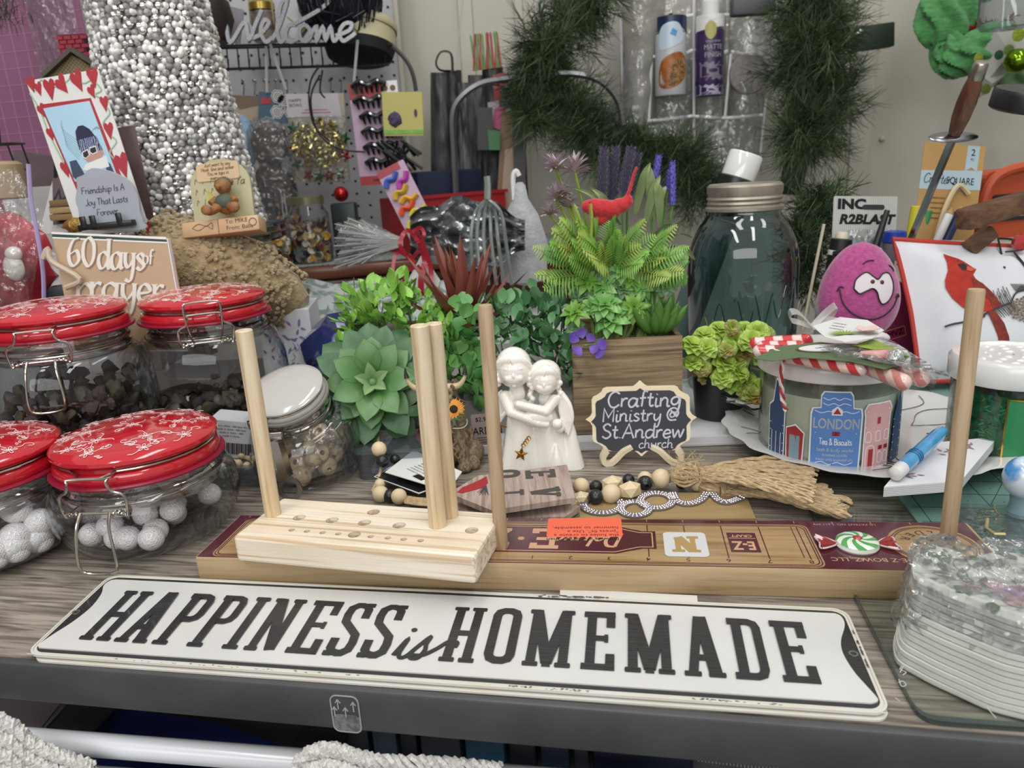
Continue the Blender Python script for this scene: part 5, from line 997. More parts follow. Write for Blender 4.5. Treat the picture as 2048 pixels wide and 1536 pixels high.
# ================= blue mason jar and bottle behind =================
BJ=glass('aqua_glass','#b3cccb','#45605f',refl=.7,base=.07,bump=.15,bs=14,power=2.6,r=.03)
bj=thing('blue_mason_jar','large aqua glass mason jar with ribbed zinc lid behind the black pot','jar',(.2708,.86,0))
m=M();pf=[(.03,.001),(.052,.001),(.058,.005),(.0605,.015)]+[(p.x,p.y) for p in smooth([(.0608,.03),(.0612,.10),(.0608,.150),(.0575,.172),(.0500,.190),(.0425,.200),(.0395,.205)],5)]+[(.039,.214)]
m.lathe(pf,64,cap=(True,False));part('glass_body',m,BJ,bj)
ZN=mat('zinc','#8f8a7e',.5,metal=.75,c2='#b0aa9c',ns=30,bump=.3,bs=60)
m=M();m.lathe([(.0412,.2085),(.0425,.2095),(.0425,.2125),(.0405,.2135),(.0395,.215),(.041,.217),(.0395,.2195),(.0412,.222),(.0395,.2245),(.0408,.228),(.0408,.235),(.0385,.2375),(0,.238)],56,cap=(False,False));part('zinc_lid',m,ZN,bj)
m=M();m.X=tr(0,0,0);random.seed(3)
for i in range(5):
    a0_=R(-135+i*20);m.tube([(.0614*cos(a0_+t_*.12),.0614*sin(a0_+t_*.12),.095+.018*sin(t_*2+i)+.006*i) for t_ in [j*.25 for j in range(12)]],.0007,5)
part('embossed_script',m,BJ,bj,'raised glass scrollwork')
p=PY(1462,392,.99);q=PY(1494,305,.99);t=thing('white_capped_bottle','black bottle with glossy white cap leaning behind the blue mason jar','bottle',p);d=(q-p).normalized();X=d.to_track_quat('Z','Y').to_matrix().to_4x4()
m=M();m.X=X @ tr(0,0,0);m.lathe([(.001,-.215),(.02,-.215),(.02,-.032)],24);part('lower_body',m,mat('slate_bottle','#56686a',.5),t);m=M();m.X=X;m.lathe([(.001,-.03),(.024,-.03),(.024,.022),(.021,.024)],32,cap=(False,True));part('body',m,mat('black_satin','#191919',.3),t);m=M();m.X=X;m.lathe([(.0215,.0235),(.0215,.052),(.02,.0545),(0,.055)],32,cap=(False,False));part('cap',m,mat('white_gloss','#dadad8',.12,coat=.7),t,'glossy white cap')

# ================= plate, candle, gifts =================
PCX,PCY=PZ(1715,880).x+.004,PZ(1715,905).y+.025
PW=mat('plate_white','#d3d4d0',.2,coat=.6);pl_=thing('scalloped_plate','large white scalloped plate with fine black scribble lines, under the candle','plate',(PCX,PCY,0))
sc_=lambda a,z:1+(.011*sin(a*22)+.006*sin(a*11))*max(0,(z-.006)/.012)
m=M();m.lathe([(.001,.004),(.06,.004),(.075,.006),(.095,.0115),(.115,.0150),(.128,.0175),(.130,.019),(.127,.0195),(.112,.0168),(.094,.0135),(.074,.0085),(.058,.0065),(.001,.0065)],128,wob=sc_,cap=(False,False));m.lathe([(.064,0),(.066,.0001),(.064,.005)],48,cap=(False,False));part('dish',m,PW,pl_)
random.seed(17);m=M()
for i in range(26):
    a=random.uniform(0,6.28);P=[]
    for j in range(6):rr=.055+.012*j;b_=a+.12*sin(j*1.1+i);z=.0071 if rr < .074 else (.0087+(rr-.074)*.25 if rr < .094 else .0137+(rr-.094)*.185);P.append((rr*cos(b_),rr*sin(b_),z+.0006))
    m.tube(P,.00035,4,sm=3)
pr(pl_,m,mat('scribble_black','#26241f',.5),'ink_lines')
t=thing('leaf_shaped_dish','white leaf-shaped dish with frilled edge and black veins beside the black pot','dish',PZ(1545,850,.002));m=M()
def lf(u,v):a=u*2*pi;rr=v*.052*(1+.05*sin(a*19)+.03*sin(a*7));return (rr*cos(a),rr*sin(a)*.95,.0245+.010*v*v+.0015*sin(a*9)*v)
m.grid(lf,96,8,cu=True);m.grid(lambda u,v:(lambda q:(q[0],q[1],q[2]-.002))(lf(1-u,v)),96,8,cu=True);m.lathe([(.02,-.002),(.022,.02),(.001,.0225)],24);part('dish',m,PW,t)
m=M()
for i in range(9):
    a=R(i*40+10);P=[(q[0],q[1],q[2]+.0006) for q in [lf((a+.25*sin(v*2+i))/(2*pi),v) for v in (.1,.3,.5,.7,.9)]];m.tube(P,.0004,4,sm=3)
pr(t,m,MATS['scribble_black'],'ink_veins')
CR_=.0585;fb=PZ(1700,946,.010);cc=Vector((fb.x+.004,fb.y+CR_,.0105));cd_=thing('candle_jar','wide three-wick candle jar with white lid and London street label, on the plate','candle',cc)
CZ=PY(1703,772,cc.y-CR_-.003).z-cc.z   # lower rim of the lid
CG=glass('candle_glass','#f4f6f4','#8f9a96',refl=.7,base=.05)
m=M();m.lathe([(.02,.0),(.053,.0),(.0575,.004),(CR_,.010),(CR_,CZ),(CR_-.002,CZ+.002)],72,cap=(True,False));part('glass_body',m,CG,cd_)
m=M();m.lathe([(.001,.005),(.052,.005),(CR_-.0022,.011),(CR_-.0022,CZ-.014),(CR_-.004,CZ-.0145),(.001,CZ-.0145)],64,cap=(False,False));part('wax',m,mat('sage_wax','#c6cfbf',.6,sub=.1),cd_,'pale sage green wax')
m=M();m.lathe([(CR_+.0022,CZ),(CR_+.003,CZ+.001),(CR_+.003,CZ+.0115),(CR_+.001,CZ+.0145),(CR_-.004,CZ+.0155),(CR_-.008,CZ+.0150),(.001,CZ+.0150),],72,cap=(False,False));m.lathe([(CR_+.0022,CZ),(CR_,CZ)],72,cap=(False,False));part('lid',m,mat('lid_white','#dbdad8',.25,coat=.4),cd_)
def wrap(m,R_,a0_=-100):   # local x -> arc, y -> height, z -> outwards
    for v in m.v:a=R(a0_)+v.x/R_;rr=R_+v.z+.0004;v.xyz=(rr*cos(a),rr*sin(a),v.y*1.14)
    return m
LB_={k:mat('label_'+k,c_,.4) for k,c_ in dict(blue='#5a86c6',white='#dfe3e8',pink='#d0a2a2',navy='#33486e',red='#9f3038',glass='#7e98a6').items()}
A0=math.degrees(atan2(-cc.y,-cc.x))+7;ts=CR_*.9
def dense(poly,n=4):return [(a[0]+(b[0]-a[0])*i/n,a[1]+(b[1]-a[1])*i/n) for a,b in zip(poly,poly[1:]+poly[:1]) for i in range(n)]
def lab(polys,k,z,name,ribs=(),label=None):
    m=M()
    for p in polys:
        xs=[q[0] for q in p];x0_,x1_=min(xs),max(xs);n=max(1,int((x1_-x0_)/5));
        for i in range(n):   # cut into vertical strips so that the print hugs the glass
            a_,b_=x0_+(x1_-x0_)*i/n,x0_+(x1_-x0_)*(i+1)/n;c_=[]
            def clip(P,X,keep):
                o=[]
                for s1,s2 in zip(P,P[1:]+P[:1]):
                    k1,k2=keep*(s1[0]-X) >= 0,keep*(s2[0]-X) >= 0
                    if k1:o.append(s1)
                    if k1 != k2:t_=(X-s1[0])/(s2[0]-s1[0]);o.append((X,s1[1]+(s2[1]-s1[1])*t_))
                return o
            c_=clip(clip(p,a_,1),b_,-1)
            if len(c_) > 2:m.ext([(x/1000,y/1000) for x,y in c_],z/1000,(z+.1)/1000)
    for p,w_ in ribs:m.rib([(x/1000,y/1000) for x,y in p],w_/1000,z/1000,(z+.12)/1000,4 if len(p) > 2 else 0)
    if name:part(name,wrap(m,CR_,A0),LB_[k],cd_,label,kind='stuff',sm=False)
    return m
BH=[(-15,0),(15,0),(17,40),(17,47),(9,48),(8,62),(-10,64),(-11,52),(-18,50),(-19,42)]
BH=[(-18.5,2),(18.5,2),(19,44),(18,48),(12,49),(11,58),(9,61),(-10,61),(-12,58),(-12,49),(-18,48),(-19,44)]
lab([[(x*1.07,y*1.015) for x,y in BH],[(22,2),(48,2),(48,42),(50,46),(46,52),(24,52),(21,47),(22,42)],[(-60,2),(-42,2),(-42,46),(-47,50),(-50,66),(-53,66),(-56,48),(-61,44)],[(-40,2),(-25,2),(-24,28),(-32,34),(-41,30)]],'white',.05,'label_edge')
lab([BH],'blue',.2,'label_panel',label='blue house shaped label');lab([[(23,3),(47,3),(47,42),(49,46),(45,51),(25,51),(22,47),(23,42)]],'pink',.2,'label_building',label='pink town house')
lab([[(-59,3),(-43,3),(-43,45),(-48,49),(-50.5,64),(-52.5,64),(-55,47),(-60,43)],[(52,3),(70,3),(70,40),(62,56),(54,40)]],'navy',.2,'label_tower',label='navy tower');lab([[(-39,3),(-26,3),(-25,27.5),(-32,32.5),(-40,29.5)]],'red',.2,'label_booth',label='red booth');lab([[(-37,5),(-28,5),(-28,25),(-37,25)]],'glass',.35,'label_panes')
rb_=[([(-17,47),(-12,45.5),(-6,47),(0,45.5),(6,47),(12,45.5),(17,47)],.5),([(-11,57),(-7,55.5),(-3,57),(1,55.5),(5,57),(10,55.5)],.5),([(-11,53),(-7,51.5),(-3,53),(1,51.5),(5,53),(10,51.5)],.5),([(-16,30),(16,30)],.4),([(-16,6),(-10,8),(-4,6),(2,8),(8,6),(14,8)],.5),([(-17,4.2),(17,4.2)],.5)]
for x in (26,35,44):rb_ += [([(x-2.2,23),(x-2.2,29),(x,30.5),(x+2.2,29),(x+2.2,23),(x-2.2,23)],.5)]
for x in (38,44):rb_ += [([(x-2,6),(x-2,13),(x,14),(x+2,13),(x+2,6),(x-2,6)],.5)]
rb_ += [([(23,34),(47,34)],.5),([(23,43),(47,43)],.5),([(24,46),(46,46)],.6),([(25,3),(25,18),(32,18),(32,3)],.5)]+[([(x,4),(x,24)],.5) for x in (-56,-51,-46)]+[([(-59,y),(-43,y)],.4) for y in (10,16,24,30)]+[([(53,6+i*6),(68,6+i*6)],.5) for i in range(6)]
lab([[(-4,44),(4,44),(4,48),(0,51),(-4,48)]],'white',.3,'label_lines',rb_)
m=M()
for s_,y,sz,sx_ in (('LONDON',37,11,.74),('bath & body works',17.2,3.6,1),('scented candle',13.4,3.2,1),('made with essential oils',9.8,3,1)):
    V,F_=text(s_,sz/1000,bold=.02,sx=sx_);m.add([Vector((v.x,v.y,.0004)) for v in V],F_,tr(0,y/1000,0))
hand(m,'Tea & Biscuits',.0046,0,.0215,.0003,.0005,w=1.15,sxx=.74);part('label_text',wrap(m,CR_,A0),LB_['white'],cd_,kind='stuff',sm=False)
lab([[(-3,28.5),(3,31.5),(3,28.5),(-3,31.5)],[(27,4),(31,4),(31,17),(27,17)],[(33.5,36),(36.5,36),(36.5,41),(33.5,41)],[(-3,45),(3,45),(0,49.5)],[(36,16),(40,19),(40,16),(36,19)],[(42,16),(46,19),(46,16),(42,19)]],'red',.45,'label_accents')
# candy canes, tag and bag on the lid
LZ=cc.z+CZ+.0155
CAN=mat('candy_stripe','#c8373c',.2,c2='#e6cfc8',tex='wave',ns=26,rot=(0,R(35),R(25)),lo=.4,hi=.6,dist=1.5,coat=.8)
def cane(A,B,r,parent,name='candy_cane'):
    m=M();m.tube([A,(A+B)/2,B],r,10);m.ball(A,r,10);m.ball(B,r,10);return part(name,m,CAN,parent)
t=thing('candy_cane_bundle','red striped candy canes tied with red and white twine on the candle lid','candy',PZ(1560,700,LZ));o_=t.location
for a,b,r in (((1512,688),(1612,682),.0062),((1518,702),(1598,705),.0055),((1525,694),(1600,694),.0055),((1570,712),(1720,738),.0055)):cane(PZ(*a,LZ+.008)-o_,PZ(*b,LZ+.008)-o_,r,t)
m=M();P=[PY(1530,712,cc.y-.03),PY(1548,700,cc.y-.045),PY(1564,712,cc.y-.052),PY(1562,760,cc.y-.054),PY(1566,800,cc.y-.055),PY(1572,822,cc.y-.056)];P=smooth([q-o_ for q in P],8)
for s2 in (0,pi):m.k=0 if s2 else 1;m.tube([p+Vector((.0011*cos(j*.9+s2),.0011*sin(j*.9+s2),0)) for j,p in enumerate(P)],.0011,5)
part('twine',m,[mat('twine_red','#a8333a',.8),mat('twine_white','#ddd5cc',.8)],t,'red and white twine')
def onlid(name,label,cat,pix,z,th,mt,extra=None):
    V=[PZ(*q,z) for q in pix];c_=sum(V,Vector())/len(V);t_=thing(name,label,cat,c_);m=M();m.ext([(v.x-c_.x,v.y-c_.y) for v in V[::-1]],-th,0);part('card',m,mt,t_,sm=False);return t_,c_
gt,c_=onlid('green_gift_tag','long pointed olive green paper tag with oval label lying across the candle lid','tag',[(1508,716),(1560,692),(1640,684),(1740,694),(1818,712),(1800,730),(1768,738),(1700,722),(1600,714),(1545,722)],LZ+.0145,.0006,mat('olive_paper','#5a6e4c',.6))
m=M();q=PZ(1658,697,LZ+.0146)-c_;m.ext(circ(.026,28,q.x,q.y,.0125),.0002,.001);part('oval_base',m,mat('dark_gold','#6b5a3d',.4),gt,'dark oval sticker');m=M();m.ext(circ(.0235,28,q.x-.001,q.y-.001,.0105),.001,.0015);part('oval_label',m,WHP,gt,'white oval label');m=M();V,F_=text('candy cane',.005);m.add([Vector((v.x,v.y,0)) for v in V],F_,tr(q.x-.001,q.y,.0017) @ rot(z=10));pr(gt,m,LB_['red'])
m=M();a=PZ(1722,708,LZ+.018)-c_;b=PZ(1775,716,LZ+.018)-c_;m.tube([a,(a+b)/2,b],lambda t_:.0025+.0045*t_,10);part('wrapped_mint',m,mat('pink_candy','#cf7f7c',.2,c2='#e0b5ae',ns=120,coat=.8),gt,'pink wrapped candy end');m=M();m.ball(b+Vector((.006,0,0)),.0062,12,jit=.5);part('foil_end',m,mat('foil_clear','#c9cfcd',.2,metal=.6,bump=1,bs=400),gt,'crinkled clear wrapper end')
wt,c_=onlid('white_gift_tag','white round-ended gift tag with pink paper flower and palm leaf behind the green tag','tag',[(1625,652),(1680,634),(1735,640),(1768,660),(1745,676),(1690,684),(1650,674)],LZ+.024,.0005,WHP)
m=M();q=PZ(1735,662,LZ+.026)-c_
for i in range(5):m.leaf(.0115,.009,tr(q.x,q.y,.0014) @ rot(z=i*72+20) @ rot(x=8),cup=.1,curl=.2,nu=5,tip=1.2)
part('paper_flower',m,mat('pale_pink','#d2b4b0',.6),wt,'pale pink paper flower');m=M();q=PZ(1690,668,LZ+.025)-c_
for i in range(15):m.leaf(.014,.0016,tr(q.x,q.y,.0006) @ rot(z=-100+i*14) @ rot(x=4),cup=.1,curl=0,nu=3,tip=.7)
pr(wt,m,G4,'palm_print');m=M()
for i in range(3):V,F_=text('HAPPY',.0042);q=PZ(1672-4*i+8,646+5*i,LZ+.025)-c_;m.add([Vector((v.x,v.y,0)) for v in V],F_,tr(q.x,q.y,.0003) @ rot(z=-60))
pr(wt,m,INK,'tag_print')
t,c_=onlid('palm_leaf_paper','light green pleated paper leaf sticking out beside the white gift tag','decoration',[(1705,690),(1745,678),(1800,700),(1818,712),(1750,700)],LZ+.019,.0004,G4)
bw_=thing('organza_bow','sheer white organza ribbon bow tied behind the candle lid','bow',PY(1620,660,cc.y+.01));OG=glass('organza','#e9eaea','#bfc1c4',refl=.25,base=.1,haze=.35,hc='#e5e5e3',r=.3);o_=bw_.location
for i,P in enumerate(([(1625,655),(1600,628),(1582,625),(1580,640),(1600,646),(1625,655)],[(1625,655),(1650,628),(1672,612),(1660,634),(1630,656)],[(1625,655),(1605,680),(1588,706)],[(1628,655),(1660,640),(1720,655)])):
    m=M();Q=smooth([PY(*q,cc.y+.005+.006*(j % 2)) for j,q in enumerate(P)],6);V=[];F_=[]
    for p in Q:V += [p-o_+Vector((0,-.004,-.0015)),p-o_+Vector((0,.004,.0025))]
    for j in range(len(Q)-1):F_.append((2*j,2*j+1,2*j+3,2*j+2))
    m.add(V,F_);part('ribbon_loop',m,OG,bw_)
t=thing('candy_cane_bag','clear pointed treat bag holding pink striped candy sticks, leaning over the candle lid','bag',PZ(1800,730,LZ+.01));o_=t.location
PNC=mat('pink_stripe','#c9807c',.25,c2='#ddc3b8',tex='wave',ns=30,rot=(0,R(35),R(25)),lo=.4,hi=.6,coat=.6)
for a,b in (((1720,728),(1806,764)),((1750,722),(1842,758))):cane(PZ(*a,LZ+.007)-o_,PZ(*b,LZ+.007)-o_,.0062,t,'candy_stick').data.materials.__setitem__(0,PNC)
m=M();L4_=[PZ(*q,LZ+.018)-o_ for q in ((1640,700),(1770,672),(1898,752),(1868,772),(1780,778))];B4=[PZ(*q,LZ+.001)-o_ for q in ((1640,740),(1750,710),(1896,755),(1868,776),(1780,780))]
m.grid(lambda u,v:(lambda a,b:a.lerp(b,v)+Vector((0,0,.007*sin(pi*v)+.002*noise.noise(Vector((u*9,v*9,0))))))(L4_[0].lerp(L4_[2],u),L4_[0].lerp(B4[4],.3).lerp(B4[3],u)),16,10);m.grid(lambda u,v:L4_[0].lerp(L4_[1],v).lerp(L4_[2],u)+Vector((0,0,.002*noise.noise(Vector((u*9,v*9,2))))),14,8);part('bag_film',m,CELLO,t)
# notepad and pen
V=[PZ(*q,.030) for q in ((1768,974),(1922,962),(1996,873),(1840,888))];c_=sum(V,Vector())/4;t=thing('notepad','white notepad printed with small pink flowers, on the plate rim under the pen','notepad',c_);m=M();Q=[(v.x-c_.x,v.y-c_.y) for v in V];m.ext(Q,-.008,0)
part('pages',m,mat('paper_white','#d9d9dc',.7),t,sm=False);m=M()
for i in range(5):m.ring(Q,[(x*1.003,y*1.003) for x,y in Q],-.0072+i*.0014,-.0069+i*.0014)
pr(t,m,mat('page_line','#a8a8aa',.7),'page_edges');m=M();random.seed(5)
for cx_,cy_ in ((1935,892),(1822,950),(1900,905)):
    q=PZ(cx_,cy_,.0305)-c_
    for i in range(9):m.leaf(.006,.0022,tr(q.x+random.uniform(-.005,.005),q.y+random.uniform(-.004,.004),.0004) @ rot(z=random.uniform(0,360)),cup=0,curl=.05,nu=3)
pr(t,m,mat('print_mauve','#9c7f8c',.6),'flower_print')
a,b=PZ(1795,944,.037),PZ(1880,866,.045);t=thing('blue_pen','translucent blue and white pen lying across the notepad','pen',a);X=(b-a).to_track_quat('Z','Y').to_matrix().to_4x4()
m=M();m.X=X;m.lathe([(.0048,.006),(.0054,.010),(.0054,.075),(.004,.085)],20);part('barrel',m,mat('pen_blue','#3f8fc2',.2,coat=.6,c2='#5ba6d3',ns=60),t);m=M();m.X=X;m.lathe([(.002,-.006),(.0052,-.004),(.0055,.007),(.005,.009)],20);part('end_cap',m,WHP,t,'white end cap');m=M();m.X=X
for z in (.026,.029,.032):m.lathe([(.0056,z),(.006,z+.0008),(.0056,z+.0016)],20,cap=(False,False))
part('grip_ring',m,mat('pen_dark','#1f5f94',.3),t,kind='stuff')
# green glitter jar
gx=PZ(2040,960);gj=thing('glitter_jar','round jar of green tinsel shreds with white perforated shaker lid at the right edge','jar',(gx.x+.012,gx.y+.045,.001));GR=.044
HJ=PY(2000,790,gj.location.y-GR).z
m=M();m.lathe([(.02,.001),(GR-.003,.001),(GR,.006),(GR,HJ),(GR-.004,HJ+.004)],56,cap=(True,False));part('jar_body',m,CG,gj)
m=M();m.lathe([(.001,.004),(GR-.004,.004),(GR-.003,.008),(GR-.003,HJ*.9),(.001,HJ*.9)],40,cap=(False,False));part('tinsel_core',m,mat('deep_tinsel','#0f3d24',.3,c2='#1c6b3c',ns=160,metal=.4),gj)
m=M();random.seed(6)
for i in range(700):
    a=random.uniform(0,6.28);z=random.uniform(.006,HJ*.88);m.box((0,0,0),(.0045,.0002,.001),X=tr((GR-.0026)*cos(a),(GR-.0026)*sin(a),z) @ rot(z=math.degrees(a)+90+random.uniform(-20,20),y=random.uniform(-60,60)))
part('tinsel',m,mat('tinsel_green','#1f8f4a',.15,metal=.9),gj,kind='stuff',sm=False)
m=M();m.lathe([(GR+.0025,HJ),(GR+.0035,HJ+.002),(GR+.0035,HJ+.017),(GR+.001,HJ+.0205),(GR-.004,HJ+.021),(GR-.006,HJ+.019),(.001,HJ+.019)],56,cap=(False,False));part('shaker_lid',m,MATS['lid_white'],gj)
m=M()
for rr,n in ((.010,5),(.020,10),(.030,15)):
    for i in range(n):a=i*2*pi/n;m.lathe([(.0022,0),(.0012,.001),(.0001,.0012)],8,tr(rr*cos(a),rr*sin(a),HJ+.019) @ rot(z=math.degrees(a)) @ scl(.7,1.5,1))
part('shaker_bumps',m,MATS['lid_white'],gj,kind='stuff')
m=M();m.grid(lambda u,v:((u-.5)*.05,.012+v*(HJ*.72),0),14,2);
for v in m.v:a=R(-92)+v.x/GR;v.xyz=((GR+.0006)*cos(a),(GR+.0006)*sin(a),v.y)
part('label',m,mat('label_green','#2e7f50',.3),gj,'green label');m=M();m.rib([(-.025,.012),(.025,.012),(.025,.012+HJ*.72),(-.025,.012+HJ*.72)],.0012,0,.0002,closed=True)
m2_=M()
for i in range(24):
    for y in (.012,.012+HJ*.72):x=-.025+.05*i/24;a=R(-92)+x/GR;a2=R(-92)+(x+.0021)/GR;m2_.add([((GR+.001)*cos(q),(GR+.001)*sin(q),zz) for q in (a,a2) for zz in (y,y+.0012)],[(0,2,3,1)])
for x in (-.025,.0238):a=R(-92)+x/GR;a2=R(-92)+(x+.0012)/GR;m2_.add([((GR+.001)*cos(q),(GR+.001)*sin(q),zz) for q in (a,a2) for zz in (.012,.012+HJ*.72)],[(0,2,3,1)])
pr(gj,m2_,GLD,'gold_border')
p=PY(2052,955,.50);m=M();m.ball((0,0,0),.014,24,sq=(1.1,1,1.15));solo('swirled_ball',m,mat('ball_blue','#4a90cf',.15,c2='#d9e2ea',ns=26,lo=.42,hi=.52,coat=.8),'glossy blue and white swirled ball at the far right edge','ball',p)
m=M();m.lathe([(.009,0),(.010,.001),(.008,.01),(.009,p.z-.012),(.012,p.z-.008)],20);solo('ball_stand',m,mat('clear_stand','#7e9aa0',.2),'small stand holding the blue and white ball','stand',(p.x,p.y,.0035))
# cutting mat + ruler pack
cm=thing('cutting_mat','sage green gridded cutting mat under the right-hand jars','mat',TO,(0,0,TYAW));P0=TL(1845,1050);P1=TL(1825,950)
m=M();m.ext([(P0.x-.002,P0.y-.06),(P0.x+.5,P0.y-.06),(P0.x+.5,.62),(P0.x-.012,.62)],.0001,.0022);part('mat',m,mat('mat_green','#6d918a',.55,c2='#7b9d96',ns=8),cm,sm=False)
m=M()
for i in range(14):m.rib([(P0.x+.006+i*.0254,P0.y-.055),(P0.x+.006+i*.0254,.6)],.0005,.0022,.0024)
for i in range(14):m.rib([(P0.x,P0.y-.05+i*.0254),(P0.x+.48,P0.y-.05+i*.0254)],.0005,.0022,.0024)
for k_ in (30,60,45):m.rib([(P0.x+.01,P0.y-.05),(P0.x+.01+.3*cos(R(k_)),P0.y-.05+.3*sin(R(k_)))],.0005,.0022,.0024)
for i in range(8):V,F_=text(str(11-i),.009);m.add([Vector((v.x,v.y,0)) for v in V],F_,tr(P0.x+.028+.0254*i,P0.y-.012,.00245) @ rot(z=90))
for i in range(12):
    for j in range(12):m.ext(circ(.0006,4,P0.x+.0187+i*.0254,P0.y-.0373+j*.0254),.0022,.0024)
pr(cm,m,mat('mat_line','#2f4744',.6),'grid_lines')
V=[PZ(*q,.006) for q in ((1895,1008),(2080,1015),(2120,1120),(1960,1110))];c_=sum(V,Vector())/4;m=M();m.ext([(v.x-c_.x,v.y-c_.y) for v in V[::-1]],-.003,.001);solo('clear_package',m,glass('pack_clear','#e5eeee','#93a3a5',refl=.7,base=.10,bump=.8,bs=60,haze=.05),'flat clear plastic package lying on the green cutting mat','package',c_,sm=False)
a=PZ(1974,1040,.01);m=M();m.tube([PZ(1975,1038,.012)-a,PZ(1973,1056,.01)-a,PZ(1990,1068,.01)-a,PZ(2010,1068,.01)-a],.0012,6);solo('brass_wire',m,mat('brass','#c7b98a',.3,metal=.6),'thin bent brass wire hook on the clear package','hook',a)
# coaster stack in wrap
V=[PZ(*q,.052) for q in ((1830,1150),(1838,1100),(1900,1085),(1935,1112),(2010,1100),(2120,1130),(2180,1250),(2060,1245),(1960,1212),(1880,1180))];c_=Vector(((V[0].x+V[5].x)/2,(V[0].y+V[7].y)/2,0));cs=thing('coaster_stack','stack of white scalloped coasters printed with grey-green leaves, shrink-wrapped, at the right edge','coasters',c_)
Q=smooth([(v.x-c_.x,v.y-c_.y) for v in V],5,True);Q=[(p.x,p.y) for p in Q][::-1];m=M();m.ext(Q,0,.0026);me=m.mesh('coaster',mat('coaster_white','#cfd2ca',.3,coat=.5),False);me2=M();me2.ext([(x*1.001,y*1.001) for x,y in Q],.0002,.0006);mg=me2.mesh('e',mat('coaster_gap','#6f746c',.6),False)
NC=15
for i in range(NC):o=link('coaster',me,cs,(-.0009*(NC-i)*.55+random.uniform(-.0008,.0008),-.0001*(NC-i),.002+i*.0033),(0,0,random.uniform(-1,1)))
m=M();random.seed(12);zt_=.002+NC*.0033-.0005
def onct(x,y):q=PZ(x,y,zt_)-c_;return q
for x,y,a,k_ in ((1880,1112,60,1),(1895,1118,-20,1),(1878,1125,170,.9),(1900,1128,10,1),(1862,1120,120,.8),(1868,1142,200,.8),(1912,1160,30,1),(1925,1157,-30,1),(1930,1170,160,1),(1948,1168,20,.9),(1906,1172,220,.9),(1940,1180,100,.8),(1965,1172,-40,.9),(1990,1190,30,1.2),(2005,1185,60,1.2),(2020,1200,0,1.3),(1985,1205,150,1.1),(2035,1120,20,.8),(2025,1112,60,.8),(1872,1098,20,.9),(1890,1095,10,.9)):
    q=onct(x,y);m.leaf(.011*k_,.0055*k_,tr(q.x,q.y,zt_+.0004) @ rot(z=a),cup=0,curl=.03,nu=4)
pr(cs,m,mat('leaf_print','#6f7d6d',.5,c2='#566a52',ns=200),'leaf_print','grey-green leaf print');m=M();q=onct(1965,1140);hand(m,'Oaki',.012,q.x,q.y,zt_+.0003,zt_+.0005,w=.35,slant=.3);pr(cs,m,mat('soft_script','#8f8f92',.5),'script_print')
m=M();q=onct(2040,1190)
for i in range(9):m.leaf(.012,.009,tr(q.x+random.uniform(-.008,.008),q.y+random.uniform(-.006,.006),zt_+.0005) @ rot(z=i*40),cup=0,curl=.03,nu=4)
pr(cs,m,mat('flower_print','#9c7fa5',.5,c2='#c4a0a0',ns=100),'flower_print','purple flower print')
m=M();random.seed(4)
def wf(u,v):
    a=u*2*pi;i=(u*len(Q)) % len(Q);q=Vector((*Q[int(i) % len(Q)],0));n=1.06+.05*noise.noise(Vector((cos(a)*2,sin(a)*2,v*5)))+.05*noise.noise(Vector((cos(a)*6,sin(a)*6,v*9)))
    zz=-.0003+(.003+NC*.0033+.0035)*v;return (q.x*n-.001,q.y*n,zz+.0012*noise.noise(Vector((cos(a)*5,sin(a)*5,3)))*v)
m.grid(wf,110,16,cu=True);m.grid(lambda u,v:(lambda p:(p[0]*(1-v*.98),p[1]*(1-v*.98),p[2]+.0018+.0016*noise.noise(Vector((p[0]*80*(1-v),p[1]*80*(1-v),0)))))(wf(u,1)),110,12,cu=True);WR=glass('shrink_wrap','#f6f7f7','#cfd3d5',refl=.9,base=.10,bump=1,bs=45,bd=.03,haze=.05,hc='#ffffff',r=.07)
part('wrap_film',m,WR,cs)
m=M();A_=[PZ(1835,1115,.05)-c_,PZ(1800,1180,.03)-c_,PZ(1776,1235,.01)-c_,PZ(1815,1290,.002)-c_];B_=[PZ(1860,1090,.055)-c_,PZ(1850,1180,.045)-c_,PZ(1838,1260,.03)-c_,PZ(1850,1310,.003)-c_]
m.grid(lambda u,v:(A_[min(2,int(u*3))].lerp(A_[min(2,int(u*3))+1],u*3-min(2,int(u*3)))).lerp(B_[min(2,int(u*3))].lerp(B_[min(2,int(u*3))+1],u*3-min(2,int(u*3))),v)+Vector((noise.noise(Vector((u*12,v*7,0)))*.003,0,noise.noise(Vector((u*9,v*12,5)))*.004+.004*sin(pi*v))),26,14);part('wrap_flap',m,WR,cs)
# ================= pillow, plush, pens, packages (right, behind the candle) =================
PLF,PLW_,PLH=cardf((1778,486),(2230,496),(1838,765),.84,.80);pw=cthing('cardinal_pillow','white throw pillow with red piping and a printed red cardinal on a pine branch','pillow',PLF)
def bul(x,y):
    a=min(1,abs((x+.034*y/PLH*(1-min(1,max(0,x/PLW_)))**2)/PLW_*2-1));b_=min(1,abs(y/PLH*2-1));return .026*((1-a**3)*(1-b_**3))**.5
m=M()
def pf_(u,v):
    pin=.035;x=u*PLW_+(.5-u)*pin*4*v*(1-v)*.28;y=v*PLH+(.5-v)*pin*4*u*(1-u)*.3;x -= .034*v*(1-u)**2;return (x,y,bul(x,y)*min(1,9*min(u,1-u,v,1-v))+.0012*noise.noise(Vector((u*5,v*5,1))))
m.grid(pf_,40,30);m.grid(lambda u,v:(lambda q:(q[0],q[1],-q[2]))(pf_(1-u,v)),40,30);part('cushion',m,mat('cotton_white','#dadbe0',.9,bump=.15,bs=600,c2='#d4d5db',ns=20),pw)
